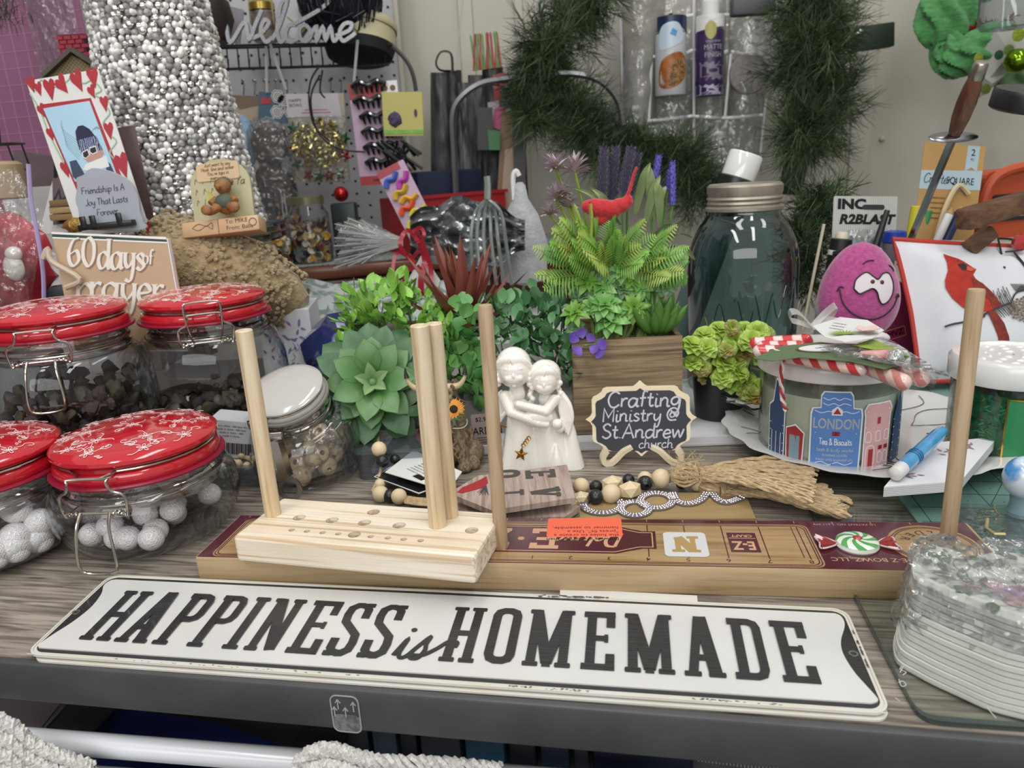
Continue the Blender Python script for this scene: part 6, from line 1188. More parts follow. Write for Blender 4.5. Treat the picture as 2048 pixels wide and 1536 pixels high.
m=M();m.tube([pf_(u,0) for u in [i/14 for i in range(14)]]+[pf_(1,v) for v in [i/12 for i in range(12)]]+[pf_(1-u,1) for u in [i/14 for i in range(14)]]+[pf_(0,1-v) for v in [i/12 for i in range(12)]],.0026,8,closed=True);part('piping',m,mat('piping_red','#b9392f',.7),pw,'red piping')
def pprint(polys,ribs,mt,name,off=.0012,label=None):
    m=M()
    for p in polys:
        P=cpoly2(p);cx_=sum(q[0] for q in P)/len(P);cy_=sum(q[1] for q in P)/len(P);n=len(P)
        V=[(x,y,bul(x,y)+off) for x,y in P]+[((x+cx_)/2,(y+cy_)/2,bul((x+cx_)/2,(y+cy_)/2)+off) for x,y in P]+[(cx_,cy_,bul(cx_,cy_)+off)]
        m.add(V,[(i,(i+1) % n,n+(i+1) % n,n+i) for i in range(n)]+[(n+i,n+(i+1) % n,2*n) for i in range(n)])
    for p,w_ in ribs:
        P=cpoly2(p);b0=len(m.v);m.rib(P,w_,0,.0002,5 if len(P) > 2 else 0)
        for v in m.v[b0:]:v.z += bul(v.x,v.y)+off
    part(name,m,mt,pw,label,kind='stuff',sm=False)
def cpoly2(p):return [pxy(PLF,x,y,.022) for x,y in p]
C7=lambda L_:[(1536+x/3,500+y/3) for x,y in L_]
pprint([C7([(1068,18),(1110,35),(1150,50),(1180,68),(1215,95),(1245,118),(1225,150),(1240,175),(1290,215),(1330,265),(1385,335),(1360,350),(1300,370),(1240,378),(1165,345),(1105,290),(1068,225),(1066,180),(1085,120),(1082,70)])],[],mat('cardinal_red','#b83526',.85,c2='#a22c20',ns=90),'cardinal_body',label='red cardinal body')
pprint([C7([(1210,165),(1275,200),(1330,255),(1385,330),(1375,345),(1300,290),(1225,230)]),C7([(1300,365),(1350,368),(1400,440),(1430,520),(1450,620),(1382,622),(1365,520),(1330,430)])],[],mat('wing_red','#8e3426',.85,c2='#6f2a22',ns=160),'wing_and_tail',.0015,'darker wing and tail')
pprint([C7([(1140,85),(1175,78),(1200,95),(1195,120),(1165,120),(1150,100)])],[],INK,'face_mask',.0017);pprint([C7([(1190,95),(1245,115),(1215,128),(1188,122)])],[],mat('beak_orange','#c4543a',.6),'beak',.0019)
tw=[(C7([(1068,460),(1110,445),(1180,430),(1260,400),(1320,370),(1380,340),(1440,320)]),.0022)]
for i in range(15):
    b_=(1340+i*8,360-i*3);tw += [(C7([b_,(b_[0]-25-i,b_[1]-60-2*(i % 4)*8)]),.0006),(C7([b_,(b_[0]+40,b_[1]+55-(i % 3)*8)]),.0006)]
for i in range(10):tw += [(C7([(1470+i*9,250),(1440+i*10,205)]),.0006),(C7([(1470+i*9,250),(1500+i*9,215)]),.0006)]
tw += [(C7([(1440,320),(1470,260),(1540,240)]),.0018),(C7([(1240,395),(1250,415)]),.003),(C7([(1275,385),(1285,405)]),.003)]
pprint([],tw,mat('twig_ink','#3f3a36',.8),'pine_branch');m=M();q=cpoly2(C7([(1500,355)]))[0]
for i in range(60):a=i*2.4;rr=.015*sqrt(i/60);m.leaf(.004,.0035,tr(q[0]+rr*cos(a),q[1]+rr*sin(a)*.9,bul(*q)+.0014) @ rot(z=-90+20*cos(a)),cup=0,curl=.05,nu=2)
pr(pw,m,mat('cone_brown','#5b4a3c',.8,c2='#877563',ns=300),'pine_cone','brown pine cone')
m=M();q=cpoly2(C7([(1385,110)]))[0];hand(m,'Red',.036,q[0]+.0,q[1],0,.0003,w=.75,slant=.2,align='L',con=.35,sxx=1.2)
for v in m.v:v.z += bul(v.x,v.y)+.0012
pr(pw,m,INK,'script_text')
# rulers lying on top of the pillow
F,W,H=cardf((1850,478),(2100,484),(1850,492),.86);m=M();m.box((W/2,H/2,0),(W,.003,.04),bev=.0008);csolo('white_ruler',m,mat('ruler_white','#c9c5bd',.4),'white ruler lying along the top edge of the pillow','ruler',F)
m=M();p=PY(2035,484,.83);m.lathe([(.006,0),(.009,.003),(.009,.008),(.001,.01)],16,rot(x=90));solo('red_bow',m,MATS['candy_red'],'small red bow knot on the top of the pillow','bow',p)
# plush
pp2=PY(1722,583,.80);ps=thing('plush_egg','magenta egg-shaped plush with goggling white eyes and a stitched smile','plush',pp2,(0,0,0));PKM=mat('plush_magenta','#b04a87',.95,c2='#9a3b74',ns=260,bump=.5,bs=500,sheen=.5)
X=rot(y=4) @ rot(x=-6) @ scl(1.06) @ tr(-.002,0,0)
def egg(x,z):  # surface depth of the egg in its own frame
    k=1-(x/(.040*(1.0-.18*(z/.05))))**2-(z/.05)**2;return -.0288*(1-.18*(z/.05))*sqrt(max(0,k))
m=M();m.X=X;m.lathe([(.040*sqrt(max(0,1-(z/.05)**2))*(1-.18*(z/.05)),z) for z in [-.05+.1*i/24 for i in range(25)]],40,Matrix.Diagonal((1,.72,1,1)),cap=(False,False));part('body',m,PKM,ps)
def face(poly,off,h_=.0008):
    m=M();m.X=X;n=len(poly);cx_=sum(p[0] for p in poly)/n;cz_=sum(p[1] for p in poly)/n
    V=[];
    for f in (1,.66,.33):V += [((cx_+(x-cx_)*f),egg(cx_+(x-cx_)*f,cz_+(z-cz_)*f)-off,cz_+(z-cz_)*f) for x,z in poly]
    V.append((cx_,egg(cx_,cz_)-off,cz_));F_=[]
    for r_ in (0,1):F_ += [(r_*n+i,r_*n+(i+1) % n,(r_+1)*n+(i+1) % n,(r_+1)*n+i) for i in range(n)]
    m.add(V,F_+[(2*n+i,2*n+(i+1) % n,3*n) for i in range(n)]);return m
def fline(P,off,r):m=M();m.X=X;m.tube([(x,egg(x,z)-off,z) for x,z in [(p.x,p.y) for p in smooth(P,6)]],r,6);return m
ey=[(-.018,.004),(-.016,.013),(-.007,.020),(.0,.016),(.0045,.0135),(.010,.019),(.017,.019),(.0215,.010),(.021,0),(.016,-.008),(.010,-.0105),(.006,-.006),(.0035,.001),(-.001,.0045),(-.007,.002),(-.013,-.0005)]
eyp=[(p.x,p.y) for p in smooth(ey,4,True)];part('eyes',face(eyp,.0012),mat('felt_white','#d6cdd2',.9),ps,'joined white eyes');m=fline(ey+[ey[0]],.0014,.0007);mb=M();
for v,f_ in ((m,0),):mb.v += v.v;mb.f += v.f;mb.m += v.m
for P in ([(-.029,.003),(-.026,-.010),(-.016,-.021),(0,-.026),(.014,-.022),(.024,-.013),(.0285,-.003)],[(-.031,.001),(-.029,.005),(-.026,.005)],[(.026,-.004),(.029,-.001),(.031,-.004)],[(-.009,.028),(-.004,.031),(.002,.0315)],[(.019,.027),(.023,.024),(.0245,.021)]):
    q=fline(P,.0008,.0007);b0=len(mb.v);mb.v += q.v;mb.f += [tuple(i+b0 for i in f) for f in q.f];mb.m += q.m
part('stitching',mb,INK,ps,'dark stitched outlines',kind='stuff')
m=M();m.X=X
for x,z in ((-.001,.011),(.0085,.0105)):m.ball((x,egg(x,z)-.0012,z),.0022,10,sq=(1,.5,1))
part('pupils',m,mat('pupil','#5a2437',.4),ps,kind='stuff')
m=M();m.X=X;m.ball((.004,-.024,-.044),.014,16,sq=(1.4,.7,.5));part('white_patch',m,MATS['felt_white'],ps)
# crimson book behind plush
t,F,W,H=ccard('crimson_book','crimson book with small gold framed lettering between the plush and pillow','book',(1740,585),(1822,560),(1752,730),.85,mat('crimson_cover','#7b1f44',.35),th=.012);m=M();m.ring(rrect(.012,.025,.04,.037,.001),rrect(.0126,.0256,.0394,.0364,.001),0,.0003);tx(m,'SMVZ',.026,.031,.009,rz=0);pr(t,m,mat('gold_print','#a98a4d',.5),'gold_print')
# bits behind the plush
t,F,W,H=ccard('blister_card','pale grey striped blister card of pens with bold slanted lettering, above the plush','package',(1672,392),(1800,393),(1660,570),.93,mat('pale_stripe','#b9b9b4',.5,c2='#a4a49f',tex='wave',ns=120),Yb=.91);m=M();tx(m,'INC',.022,H-.010,.016,bold=.05,align='CENTER',sx=1.25);tx(m,'R2BLAST',W*.52,H-.028,.0155,bold=.05,shear=.2,sx=1.1);m.ext(rrect(W*.45,H-.016,W*.8,H-.010,.003),0,.0004);pr(t,m,mat('navy_print','#24262c',.5),'print')
m=M();
for x,c_ in ((.30,0),(.55,0),(.78,0)):m.tube([(W*x,.005,.006),(W*x,H*.55,.006)],.0045,10)
part('pens',m,mat('pen_clear_blue','#4a6f9e',.2,c2='#c4c8cc',ns=60),t,kind='stuff');m=M();m.ext(rrect(W*.15,.004,W*.9,H*.62,.006),.011,.012);part('blister',m,CELLO,t)
def stick(name,label,cat,a,b,Y,r,segs,group=None,Yb=None):
    """segs: list of (fraction0, fraction1, radius factor, material, partname)"""
    A,B=PY(*a,Y),PY(*b,Yb or Y);t=thing(name,label,cat,A,group=group);d=B-A;X=d.to_track_quat('Z','Y').to_matrix().to_4x4();Ln=d.length
    for f0,f1,k0,k1,mt,pn in segs:m=M();m.X=X;m.lathe([(r*k0*.9,Ln*f0),(r*k0,Ln*f0+.0006),(r*k1,Ln*f1-.0006),(r*k1*.9,Ln*f1)],18);part(pn,m,mt,t)
    return t
stick('glue_marker','black and white marker tube with blue band standing behind the plush','marker',(1662,600),(1685,468),.90,.0125,[(0,.3,1,1,mat('marker_blue','#2f4f8f',.4),'blue_band'),(.3,.68,1,1,mat('marker_black','#1b1b1d',.4),'label_band'),(.68,.76,1.02,1.02,WHP,'white_band'),(.76,.93,1,.95,mat('marker_black',0),'cap'),(.93,1.03,.6,.5,mat('ivory_tip','#c6c0a5',.4),'tip')])
t,F,W,H=ccard('marker_label','small black label lettered vertically on the marker tube','label',(1668,502),(1694,500),(1664,535),.885,mat('marker_black',0));m=M();tx(m,'BINE',W*.3,H*.5,.006,rz=90);tx(m,'MSR',W*.75,H*.5,.006,rz=90);pr(t,m,WHP)
stick('blue_capped_bottle','bottle with bright blue cap behind the top of the pillow','bottle',(1785,520),(1790,462),.90,.0135,[(0,.62,.8,.9,mat('grey_glue','#7f8084',.3),'bottle'),(.62,1,1,.95,mat('cap_blue','#2442a8',.3),'cap')])
stick('wood_skewer','thin pale wooden skewer standing beside the blue mason jar','skewer',(1605,660),(1648,448),.82,.0017,[(0,1,1,1,mat('skewer','#b0a893',.6),'stick')])
stick('black_pen','black pen leaning behind the blister card','pen',(1742,520),(1775,420),.89,.005,[(0,1,1,.6,mat('marker_black',0),'barrel')])
stick('yellow_marker','yellow marker standing behind the sword-shaped letter opener','marker',(1818,500),(1834,412),.93,.0065,[(0,1,1,1,mat('marker_yellow','#c9bf35',.4),'barrel')]);stick('green_pencil','green pencil beside the yellow marker','pencil',(1838,500),(1856,420),.93,.0052,[(0,1,1,1,mat('pencil_green','#3f8f52',.4),'barrel')])
stick('white_pencil','white pencil in the kraft package','pencil',(1866,500),(1905,415),.90,.0045,[(0,.85,1,1,WHP,'barrel'),(.85,1,1,.2,mat('pencil_wood','#b58c5f',.6),'sharpened_tip')]);stick('navy_pencil','navy blue pencil in the kraft package','pencil',(1880,505),(1925,412),.905,.0055,[(0,.85,1,1,mat('pencil_navy','#2b3a66',.4),'barrel'),(.85,1,1,.2,mat('pencil_wood',0),'sharpened_tip')])
m=M();p=PY(1712,512,.88);m.ball((0,0,0),.009,14,sq=(1,.6,.6));solo('yellow_eraser',m,mat('marker_yellow',0),'small yellow eraser above the plush','eraser',p)
# kraft package
t,F,W,H=ccard('kraft_package','torn kraft card package with pale blue band and a 2 PC flag','package',(1841,283),(1963,292),(1822,500),.94,mat('kraft_card','#b8925a',.7,c2='#ad874f',ns=12),Yb=.92)
m=M();m.ext([(-.0,H-.055),(W,H-.052),(W,H-.029),(0,H-.033)],0,.0003);m.ext([(W-.022,H-.001),(W-.007,H-.001),(W-.007,H-.031),(W-.0145,H-.026),(W-.022,H-.031)],0,.0005);pr(t,m,mat('pale_blue_print','#a9bfc9',.6),'blue_band');m=M();hand(m,"Crafter's",.011,.024,H-.047,.0005,.0007,w=.6,slant=.2,sxx=.8);tx(m,'SQUARE',W-.026,H-.043,.0115,z=.0007,sx=.8);tx(m,'2',W-.0145,H-.009,.011,z=.0008);tx(m,'PC',W-.0145,H-.017,.004,z=.0008)
for i in range(5):tx(m,'watercolor pencils'[:14-i],.028,H-.064-.006*i,.0042)
pr(t,m,INK,'lettering');m=M();m.tube([(W*.35,.01,.004),(W*.42,H*.4,.006),(W*.6,H*.62,.004),(W*.8,H*.55,.003)],.003,6,sm=4);part('torn_edge',m,mat('torn_paper','#cbb892',.8),t)
# letter opener
a,b,c_,d_=PY(1800,530,.87),PY(1906,276,.80),PY(1951,158,.775),PY(1966,133,.77);t=thing('sword_letter_opener','sword-like letter opener with turned dark wood handle, lens-shaped steel guard and long blade','letter opener',b)
X=(c_-b).to_track_quat('Z','Y').to_matrix().to_4x4();Ln=(c_-b).length;m=M();m.X=X;m.lathe([(.0045,.0),(.0062,.006),(.0085,Ln*.35),(.0092,Ln*.6),(.0082,Ln*.85),(.0068,Ln)],20);part('handle',m,mat('rosewood','#4e2c20',.3,c2='#6e4431',ns=12,sc=(8,8,1),coat=.5),t);m=M();m.X=X;m.lathe([(.0068,Ln),(.0072,Ln+.001),(.0068,Ln+.014),(.0055,Ln+.016),(0,Ln+.0165)],20);part('pommel',m,mat('brushed_steel','#aaa69c',.3,metal=1),t)
STL=mat('blade_steel','#8f9094',.22,metal=1);m=M();m.X=X @ tr(0,0,.001);m.ball((0,0,0),.0265,24,sq=(1,.42,.13));part('guard',m,STL,t);q=a-b;m=M();X2=(b-a).to_track_quat('Z','Y').to_matrix().to_4x4();Lb=(b-a).length
m.X=tr(*q) @ X2;m.add([(-.0045,0,0),(0,-.0016,0),(.0045,0,0),(0,.0016,0),(-.0052,0,Lb),(0,-.002,Lb),(.0052,0,Lb),(0,.002,Lb)],[(0,1,5,4),(1,2,6,5),(2,3,7,6),(3,0,4,7),(3,2,1,0),(4,5,6,7)]);part('blade',m,STL,t,sm=False)
# orange tool case
t,F,W,H=ccard('orange_power_tool','orange power tool body with black rating plate behind the wood block','tool',(1965,345),(2140,330),(1958,480),.97,mat('orange_plastic','#b34a25',.45,bump=.2,bs=60),th=.05,r=.012);m=M();m.ext(rrect(.012,.022,W,.055,.004),0,.003);part('rating_plate',m,mat('black_plastic',0),t);m=M()
for i in range(5):m.box((W*.45,.047-.005*i,.0032),(W*.7,.0008,.0004))
pr(t,m,mat('plate_print','#9c8f88',.5),'plate_print');m=M();m.tube([(-.004,H*.2,.006),(0,H*.8,.01),(.03,H+.002,.01),(W,H+.006,.008)],.006,8,sm=4);part('housing_rib',m,mat('orange_plastic',0),t)
m=M();a,b=PY(1925,440,.80),PY(2080,395,.84);d=b-a;X=d.to_track_quat('X','Z').to_matrix().to_4x4();m.X=X;m.box((d.length/2,0,0),(d.length,.02,.022),bev=.003);WDB=mat('driftwood','#75553c',.7,c2='#54392a',ns=9,sc=(3,16,16),bump=.4,bs=40,det=6);solo('wood_block',m,WDB,'rough brown square-cut wood stick lying above the pillow','wood',a)
a,b=PY(1935,500,.83),PY(1985,460,.83);d=b-a;m=M();m.X=d.to_track_quat('X','Z').to_matrix().to_4x4();m.box((d.length/2,0,0),(d.length,.016,.016),bev=.003);solo('wood_block',m,WDB,'short brown wood stick under the longer one, beside the pillow top','wood',a)
# white drawer unit and brown cap behind the candle
A,B=PY(1835,770,.86),PY(1945,770,.86);t=thing('white_storage_drawers','small white stacked storage drawers behind the candle, under the pillow','drawers',(A.x-.06,.88,0));
for i in range(3):m=M();m.box((.15,.05,.012+i*.024),(.34,.1,.021),bev=.003);part('drawer',m,mat('white_plastic',0),t)
m=M();p=PY(1838,838,.80);m.lathe([(.012,-.012),(.013,-.01),(.013,.01),(.011,.012)],24,rot(x=90));solo('amber_cap',m,mat('amber','#7c5a2b',.2,coat=.6),'amber brown bottle end behind the right side of the candle','cap',p)
m=M();p=PY(1545,795,.70);m.ball((0,0,0),.011,12,jit=.5,sq=(1.2,.8,1));solo('wrapped_sweet',m,mat('sweet_red','#b03a26',.2,coat=.8,c2='#c7a53a',ns=30),'shiny red and yellow wrapped sweet between the black pot and the candle','candy',p)
# black lid, upper right
p=PY(2062,200,.80);t=thing('black_jar_lid','black ribbed round lid seen from below at the upper right edge','lid',p,(14,4,0));m=M();m.lathe([(.0335,-.010),(.036,-.008),(.036,.006),(.034,.010),(.001,.011)],48,cap=(False,False),wob=lambda a,z:1+.006*sin(a*40));m.lathe([(.0335,-.010),(.031,-.008),(.030,.004),(.001,.005)],48,cap=(False,False));part('lid',m,mat('black_plastic',0),t)
m=M();m.tube([(.03,.02,.005),(.06,.03,.02),(.10,.04,.06)],.006,8,sm=4);part('arm',m,mat('black_plastic',0),t)
# green mesh wreath
p=PY(1990,60,1.55);wr=thing('mesh_wreath','bright green deco mesh wreath with red tinsel and dotted white ribbon on the wall','wreath',p);random.seed(3)
MG=mat('deco_mesh','#4f9a50',.6,c2='#2f7a3c',ns=18,sc=(3,1,9),bump=1,bs=70,sheen=.4)
def puff(x,y,rx,ry,Y,mt,name,ang=0,fr=7):
    c_=PY(x,y,Y)-p;S_=1/970*1.0;m=M()
    def fn(u,v):a=u*2*pi;b_=(v-.5)*pi;f=1+.16*sin(a*fr+3*sin(b_*3))*cos(b_)+.12*noise.noise(Vector((cos(a)*2,v*4,sin(a)*2+x)));X_,Z_=rx*S_*cos(b_)*cos(a)*f,ry*S_*sin(b_)*f;return (c_.x+X_*cos(ang)-Z_*sin(ang),c_.y+.03*cos(b_)*sin(a)*f,c_.z+X_*sin(ang)+Z_*cos(ang))
    m.grid(fn,72,26,cu=True);part(name,m,mt,wr)
puff(1895,30,52,62,1.52,MG,'mesh_puff');puff(1940,-60,60,60,1.54,MG,'mesh_puff',0,9);puff(1960,100,66,36,1.49,MG,'mesh_puff',.35,9);puff(2050,165,50,40,1.53,mat('pale_mesh','#5a7a50',.7,bump=1,bs=70),'mesh_puff',.2);puff(1905,110,34,40,1.51,MG,'mesh_puff',.5)
m=M();rb2=random.Random(2)
for i in range(240):t_=i/240;c_=PY(1880+150*t_,90-62*t_+8*sin(t_*9),1.50)-p;a=rb2.uniform(0,6.28);m.leaf(.013,.0025,tr(*c_) @ rot(x=rb2.uniform(0,360),y=rb2.uniform(0,360)),nu=2)
part('red_tinsel',m,mat('tinsel_red','#8a1420',.15,metal=.85),wr,kind='stuff')
WDR=mat('dotted_ribbon','#a3a49c',.7)
for P in ([(1990,60),(2060,45),(2080,110),(2010,150),(1975,160),(1958,120)],[(1955,145),(2010,150),(1975,185),(1960,195)]):
    m=M();V=[PY(x,y,1.455+.012*(i % 2))-p for i,(x,y) in enumerate(P)];c_=sum(V,Vector())/len(V);n=len(V);m.add(V+[c_+Vector((0,-.014,0))]+[v+Vector((0,.004,0)) for v in V],[(i,(i+1) % n,n) for i in range(n)]+[((i+1) % n,i,n+1+i,n+1+(i+1) % n) for i in range(n)]);part('ribbon',m,WDR,wr,'white ribbon',sm=False)
for x,y,r,c_ in ((2037,70,11,'#8a9a2e'),(2018,100,9,'#5f6f35'),(1957,116,8,'#8a9a2e'),(1972,178,9,'#5c6a24'),(1998,110,8,'#1f4a35')):
    m=M();m.lathe([(r/970,0),(.0001,.001)],16,rot(x=90));part('glitter_dot',m,mat('dot'+c_,c_,.2,metal=.6,bump=1,bs=500),wr,loc=PY(x,y,1.425)-p)
m=M();m.ball((0,0,0),.021,20);part('bauble',m,mat('bauble_green','#6c8f1e',.06,metal=.9),wr,'shiny lime bauble',loc=PY(2034,122,1.42)-p)
t=thing('hanging_clear_cup','clear ribbed plastic cup hanging at the top right in front of the wreath','cup',PY(2020,10,1.30));m=M();m.lathe([(.045,.06),(.042,-.028),(.038,-.034),(.001,-.034)],32,cap=(False,False),wob=lambda a,z:1+.02*sin(a*12));part('cup',m,CBX,t)
# ================= upper left: crystal tree, cake stand, cards =================
TX=PY(385,452,1.02);SZ=TX.z-.006
STG=glass('stand_glass','#b9b3aa','#5b544c',refl=.6,base=.08)
t=thing('cake_stand','clear glass cake stand with thick rim carrying the crystal tree','cake stand',(TX.x-.02,1.02,0));m=M();m.lathe([(.001,SZ),(.128,SZ),(.134,SZ+.003),(.136,SZ+.001),(.136,SZ-.014),(.132,SZ-.017),(.122,SZ-.012),(.03,SZ-.014),(.014,SZ-.03),(.012,.08),(.03,.03),(.07,.006),(.072,0)],72,cap=(False,False));part('plate',m,STG,t);m=M();m.tube([(.1352*cos(g),.1352*sin(g),SZ-.006) for g in [2*pi*i/64 for i in range(64)]],.0022,6,closed=True);part('rim_band',m,mat('smoky_rim','#5d5147',.15,metal=.3),t)
CRY=crystal_mat('crystal');SPKW=mat('milky_bead','#dddbd6',.1,coat=1,c2='#f2f1ee',ns=200);SPK=mat('bead_glint','#f2f0ea',.06,metal=.9)  # bright white and mirror beads put the clear crystal's sparkle into the colour
tl=tr(TX.x,1.02,SZ+.004) @ rot(y=-1.6);xt=thing('crystal_tree','tall cone tree covered in clear acrylic crystal beads, on the cake stand','ornament');xt.matrix_world=tl
def trad(z):return .089-.082*z
m=M();m.lathe([(trad(z)-.0045,z) for z in (0,.1,.2,.3,.4,.5)],32);part('cone_core',m,mat('core_grey','#c9c7c0',.35,c2='#85837d',ns=120,lo=.4,hi=.6),xt)
bm_=M();bm_.ball((0,0,0),1,8);bes=[bm_.mesh('bead',q) for q in (CRY,CRY,SPKW,SPKW,SPK)];rest=M();random.seed(44);pts_=[];z=.002;k_=0
while z < .40:
    rr=trad(z);n=int(2*pi*rr/.0078)
    for i in range(n):
        a=2*pi*(i+.5*(k_ % 2))/n+random.uniform(-.03,.03);pts_.append((a,z+random.uniform(-.0015,.0015)))
    z += .0066;k_ += 1
vis=[q for q in pts_ if sin(q[0]) < .35];random.shuffle(vis);front=[q for q in vis if sin(q[0]) < -.5 and q[1] < .31][:300];fs_=set(front)
for a,z in front:
    rr=trad(z)+random.uniform(-.001,.0016);k2=random.uniform(.0036,.0052);o=link('bead',random.choice(bes),xt,(rr*cos(a),rr*sin(a),z));o.scale=(k2,)*3
rest2=M();rest3=M()
for a,z in vis:
    if (a,z) in fs_:continue
    rr=trad(z)+random.uniform(-.001,.0016);random.choice((rest,rest,rest3,rest3,rest2)).ball((rr*cos(a),rr*sin(a),z),random.uniform(.0034,.005),6)
part('bead_mass',rest,CRY,xt,kind='stuff');part('sparkle_beads',rest3,SPKW,xt,kind='stuff');part('glinting_beads',rest2,SPK,xt,kind='stuff')
m=M();random.seed(4)
for i in range(90):a=random.uniform(0,6.28);m.leaf(.012,.0025,tr(.035*random.random(),.02*random.random(),.004*random.random()) @ rot(x=random.uniform(0,90),z=random.uniform(0,360)),nu=2)
solo('gold_tinsel',m,mat('tinsel_gold','#a8863a',.2,metal=.9),'short gold tinsel lying on the cake stand beside the frosted plaque','tinsel',PY(352,462,.93),kind=None)
# bear plaque
t=thing('bear_plaque','cream arched resin plaque with verse and seated teddy bear on a block base','plaque');F,W,H=cardf((368,312),(498,350),(395,468),.93,.90);F,W,H=cardf((366,322),(486,308),(392,466),.90,.88);t.matrix_world=F;ARC=[(0,0),(W,0),(W*1.0,H*.62)]+[(W/2+W/2*cos(R(a)),H*.62+W*.42*sin(R(a))) for a in range(10,171,16)]+[(0,H*.62)]
m=M();m.ext(ARC,-.005,0);part('plaque',m,mat('resin_cream','#b5ae8c',.6,c2='#a8a27f',ns=40),t,sm=False);m=M();m.ext(rrect(W*.14,H*.68,W*.84,H*.92,.003),0,.0012);part('verse_panel',m,mat('verse_panel','#c7ab85',.6),t,sm=False);m=M()
for i,s_ in enumerate(('Just want to say','Hook, line and sinker',"You're tops in",'every way.')):hand(m,s_,.0041,W*.49,H*.875-.0050*i,.0012,.0015,w=.8,slant=.2,sxx=.85)
hand(m,'I Love Ya!',.0085,W*.66,H*.60,.0003,.0006,w=.6,slant=.3,sxx=.9)
for i in range(9):m.rib([(W*.08+.009*(i % 3),.03+.012*(i//3)),(W*.1+.009*(i % 3),.036+.012*(i//3)),(W*.12+.009*(i % 3),.033+.012*(i//3))],.0005,0,.0003,3)
pr(t,m,mat('brown_ink','#54392a',.6),'verse_text');m=M();m.box((W*.55,-.001,.012),(W*1.25,.017,.026),bev=.002);part('base_block',m,mat('resin_tan','#bd9670',.6,c2='#c9a983',ns=30),t);m=M();tx(m,'To: MIKE',W*.82,.003,.0065,z=.0252);tx(m,'From: Baba',W*.86,-.004,.0065,z=.0252);m.rib([(W*.52,.007),(W*.52,-.009)],.0006,.025,.0254);m.rib([(W*.1,0),(W*.2,.004),(W*.33,.001),(W*.42,.004),(W*.42,-.003),(W*.33,.001),(W*.2,-.003),(W*.1,0)],.0006,.025,.0254,4);m.ring(circ(.0045,14,W*1.08,0),circ(.0037,14,W*1.08,0),.025,.0254);pr(t,m,mat('slate_ink','#4a4c4f',.6),'base_print')
m=M();m.X=tr(W*.64,.025,.016) @ scl(.00125);m.ball((0,0,0),9,14,sq=(1,1.1,.8));m.ball((0,15,2),7.2,14);m.ball((-2,13.5,8),3.4,10)
for x in (-6,6):m.ball((x,20,0),2.6,10,sq=(1,1,.5));m.tube([(x*.8,-3,4),(x*1.6,-7,10),(x*2.0,-8,14)],4,8,sm=3);m.ball((x*2.1,-7,15),4.8,12,sq=(1,1,.5));m.tube([(x*1.2,5,2),(x*1.9,0,7)],3,8)
part('bear',fuse(m,mat('bear_brown','#7d5430',.6,c2='#96693c',ns=90,bump=.5,bs=300),.0009,1),None,t,'brown teddy bear');m=M();m.X=tr(W*.64,.025,.016) @ scl(.00125);m.ball((0,1,1),9.6,14,sq=(1,.85,.85));m.ball((0,19,-1),7,14,sq=(1.1,.7,.9));part('bear_clothes',m,mat('bear_green','#4c5847',.7),t,'green hat and vest');m=M();m.X=tr(W*.42,.034,.014);m.leaf(.009,.006,rot(z=30));m.leaf(.009,.006,rot(z=120));part('yellow_bow',m,mat('bow_yellow','#b5a94a',.5),t)
# photo frame card
F,W,H=cardf((52,162),(196,138),(150,462),.885,.86);t=cthing('photo_card','tall white heart-bordered card with photo of a person in sunglasses and knit hat','photo card',F);Q4=cpoly(F,[(52,162),(196,138),(300,462),(158,470)]);m=M();m.ext(Q4[::-1],-.0012,0);part('card',m,mat('card_ivory','#d5d6d2',.35),t,sm=False)
HR=mat('heart_red','#a3222e',.4);GR_=mat('ribbon_green','#8fb596',.5);m=M();g_=M()
C1=lambda x,y:(x/3,y/3)
def heart(m,x,y,s_,a):
    c_=pxy(F,*C1(x,y));P=[(0,-1.1),(.5,-.3),(.85,.25),(.8,.65),(.45,.85),(.1,.65),(0,.45),(-.1,.65),(-.45,.85),(-.8,.65),(-.85,.25),(-.5,-.3)];k_=s_/1750/3;ca,sa=cos(R(a)),sin(R(a));m.ext([(c_[0]+k_*(x_*ca-y_*sa)*.75,c_[1]+k_*(x_*sa+y_*ca)*1.2) for x_,y_ in P],.0001,.0007)
for x,y,s_,a in ((190,505,38,10),(232,530,34,10),(300,530,52,0),(372,505,50,35),(465,480,55,20),(558,460,50,0),(552,548,34,20),(628,618,38,0),(655,780,42,0),(735,985,62,10),(395,1010,42,10),(250,660,34,20),(305,800,34,10),(885,1360,30,0)):heart(m,x,y,s_,a)
for P in ([(170,500),(215,540),(250,480),(320,520),(400,490),(440,450),(500,500),(560,470)],[(560,480),(610,540),(570,570),(640,600)],[(640,640),(660,680),(620,740),(650,790)],[(660,810),(700,850),(660,920),(720,980)],[(180,560),(240,660),(300,810),(390,990)]):g_.rib([pxy(F,*C1(*q)) for q in P],.0014,.0003,.0006,5)
pr(t,g_,GR_,'ribbon_print');pr(t,m,HR,'heart_print','red hearts');m=M();fr=[C1(*q) for q in ((240,628),(545,588),(755,1120),(465,1150))];P=cpoly(F,fr);m.ext(P[::-1],.0001,.0004);pr(t,m,HR,'photo_border');m=M();P=cpoly(F,[C1(*q) for q in ((262,652),(538,606),(700,1040),(452,1090))]);m.ext(P[::-1],.0004,.0008);part('photo_sky',m,mat('photo_sky','#9cc3da',.3,c2='#b9d6e4',ns=4),t,'pale blue sky in the photo',sm=False)
def ph(polys,mt,nm,z=.001,ribs=()):
    m=M()
    for p in polys:m.ext([pxy(F,*C1(*q)) for q in p][::-1],.0006,z)
    for p,w_ in ribs:m.rib([pxy(F,*C1(*q)) for q in p],w_,.0006,z,3)
    part(nm,m,mt,t,kind='stuff',sm=False)
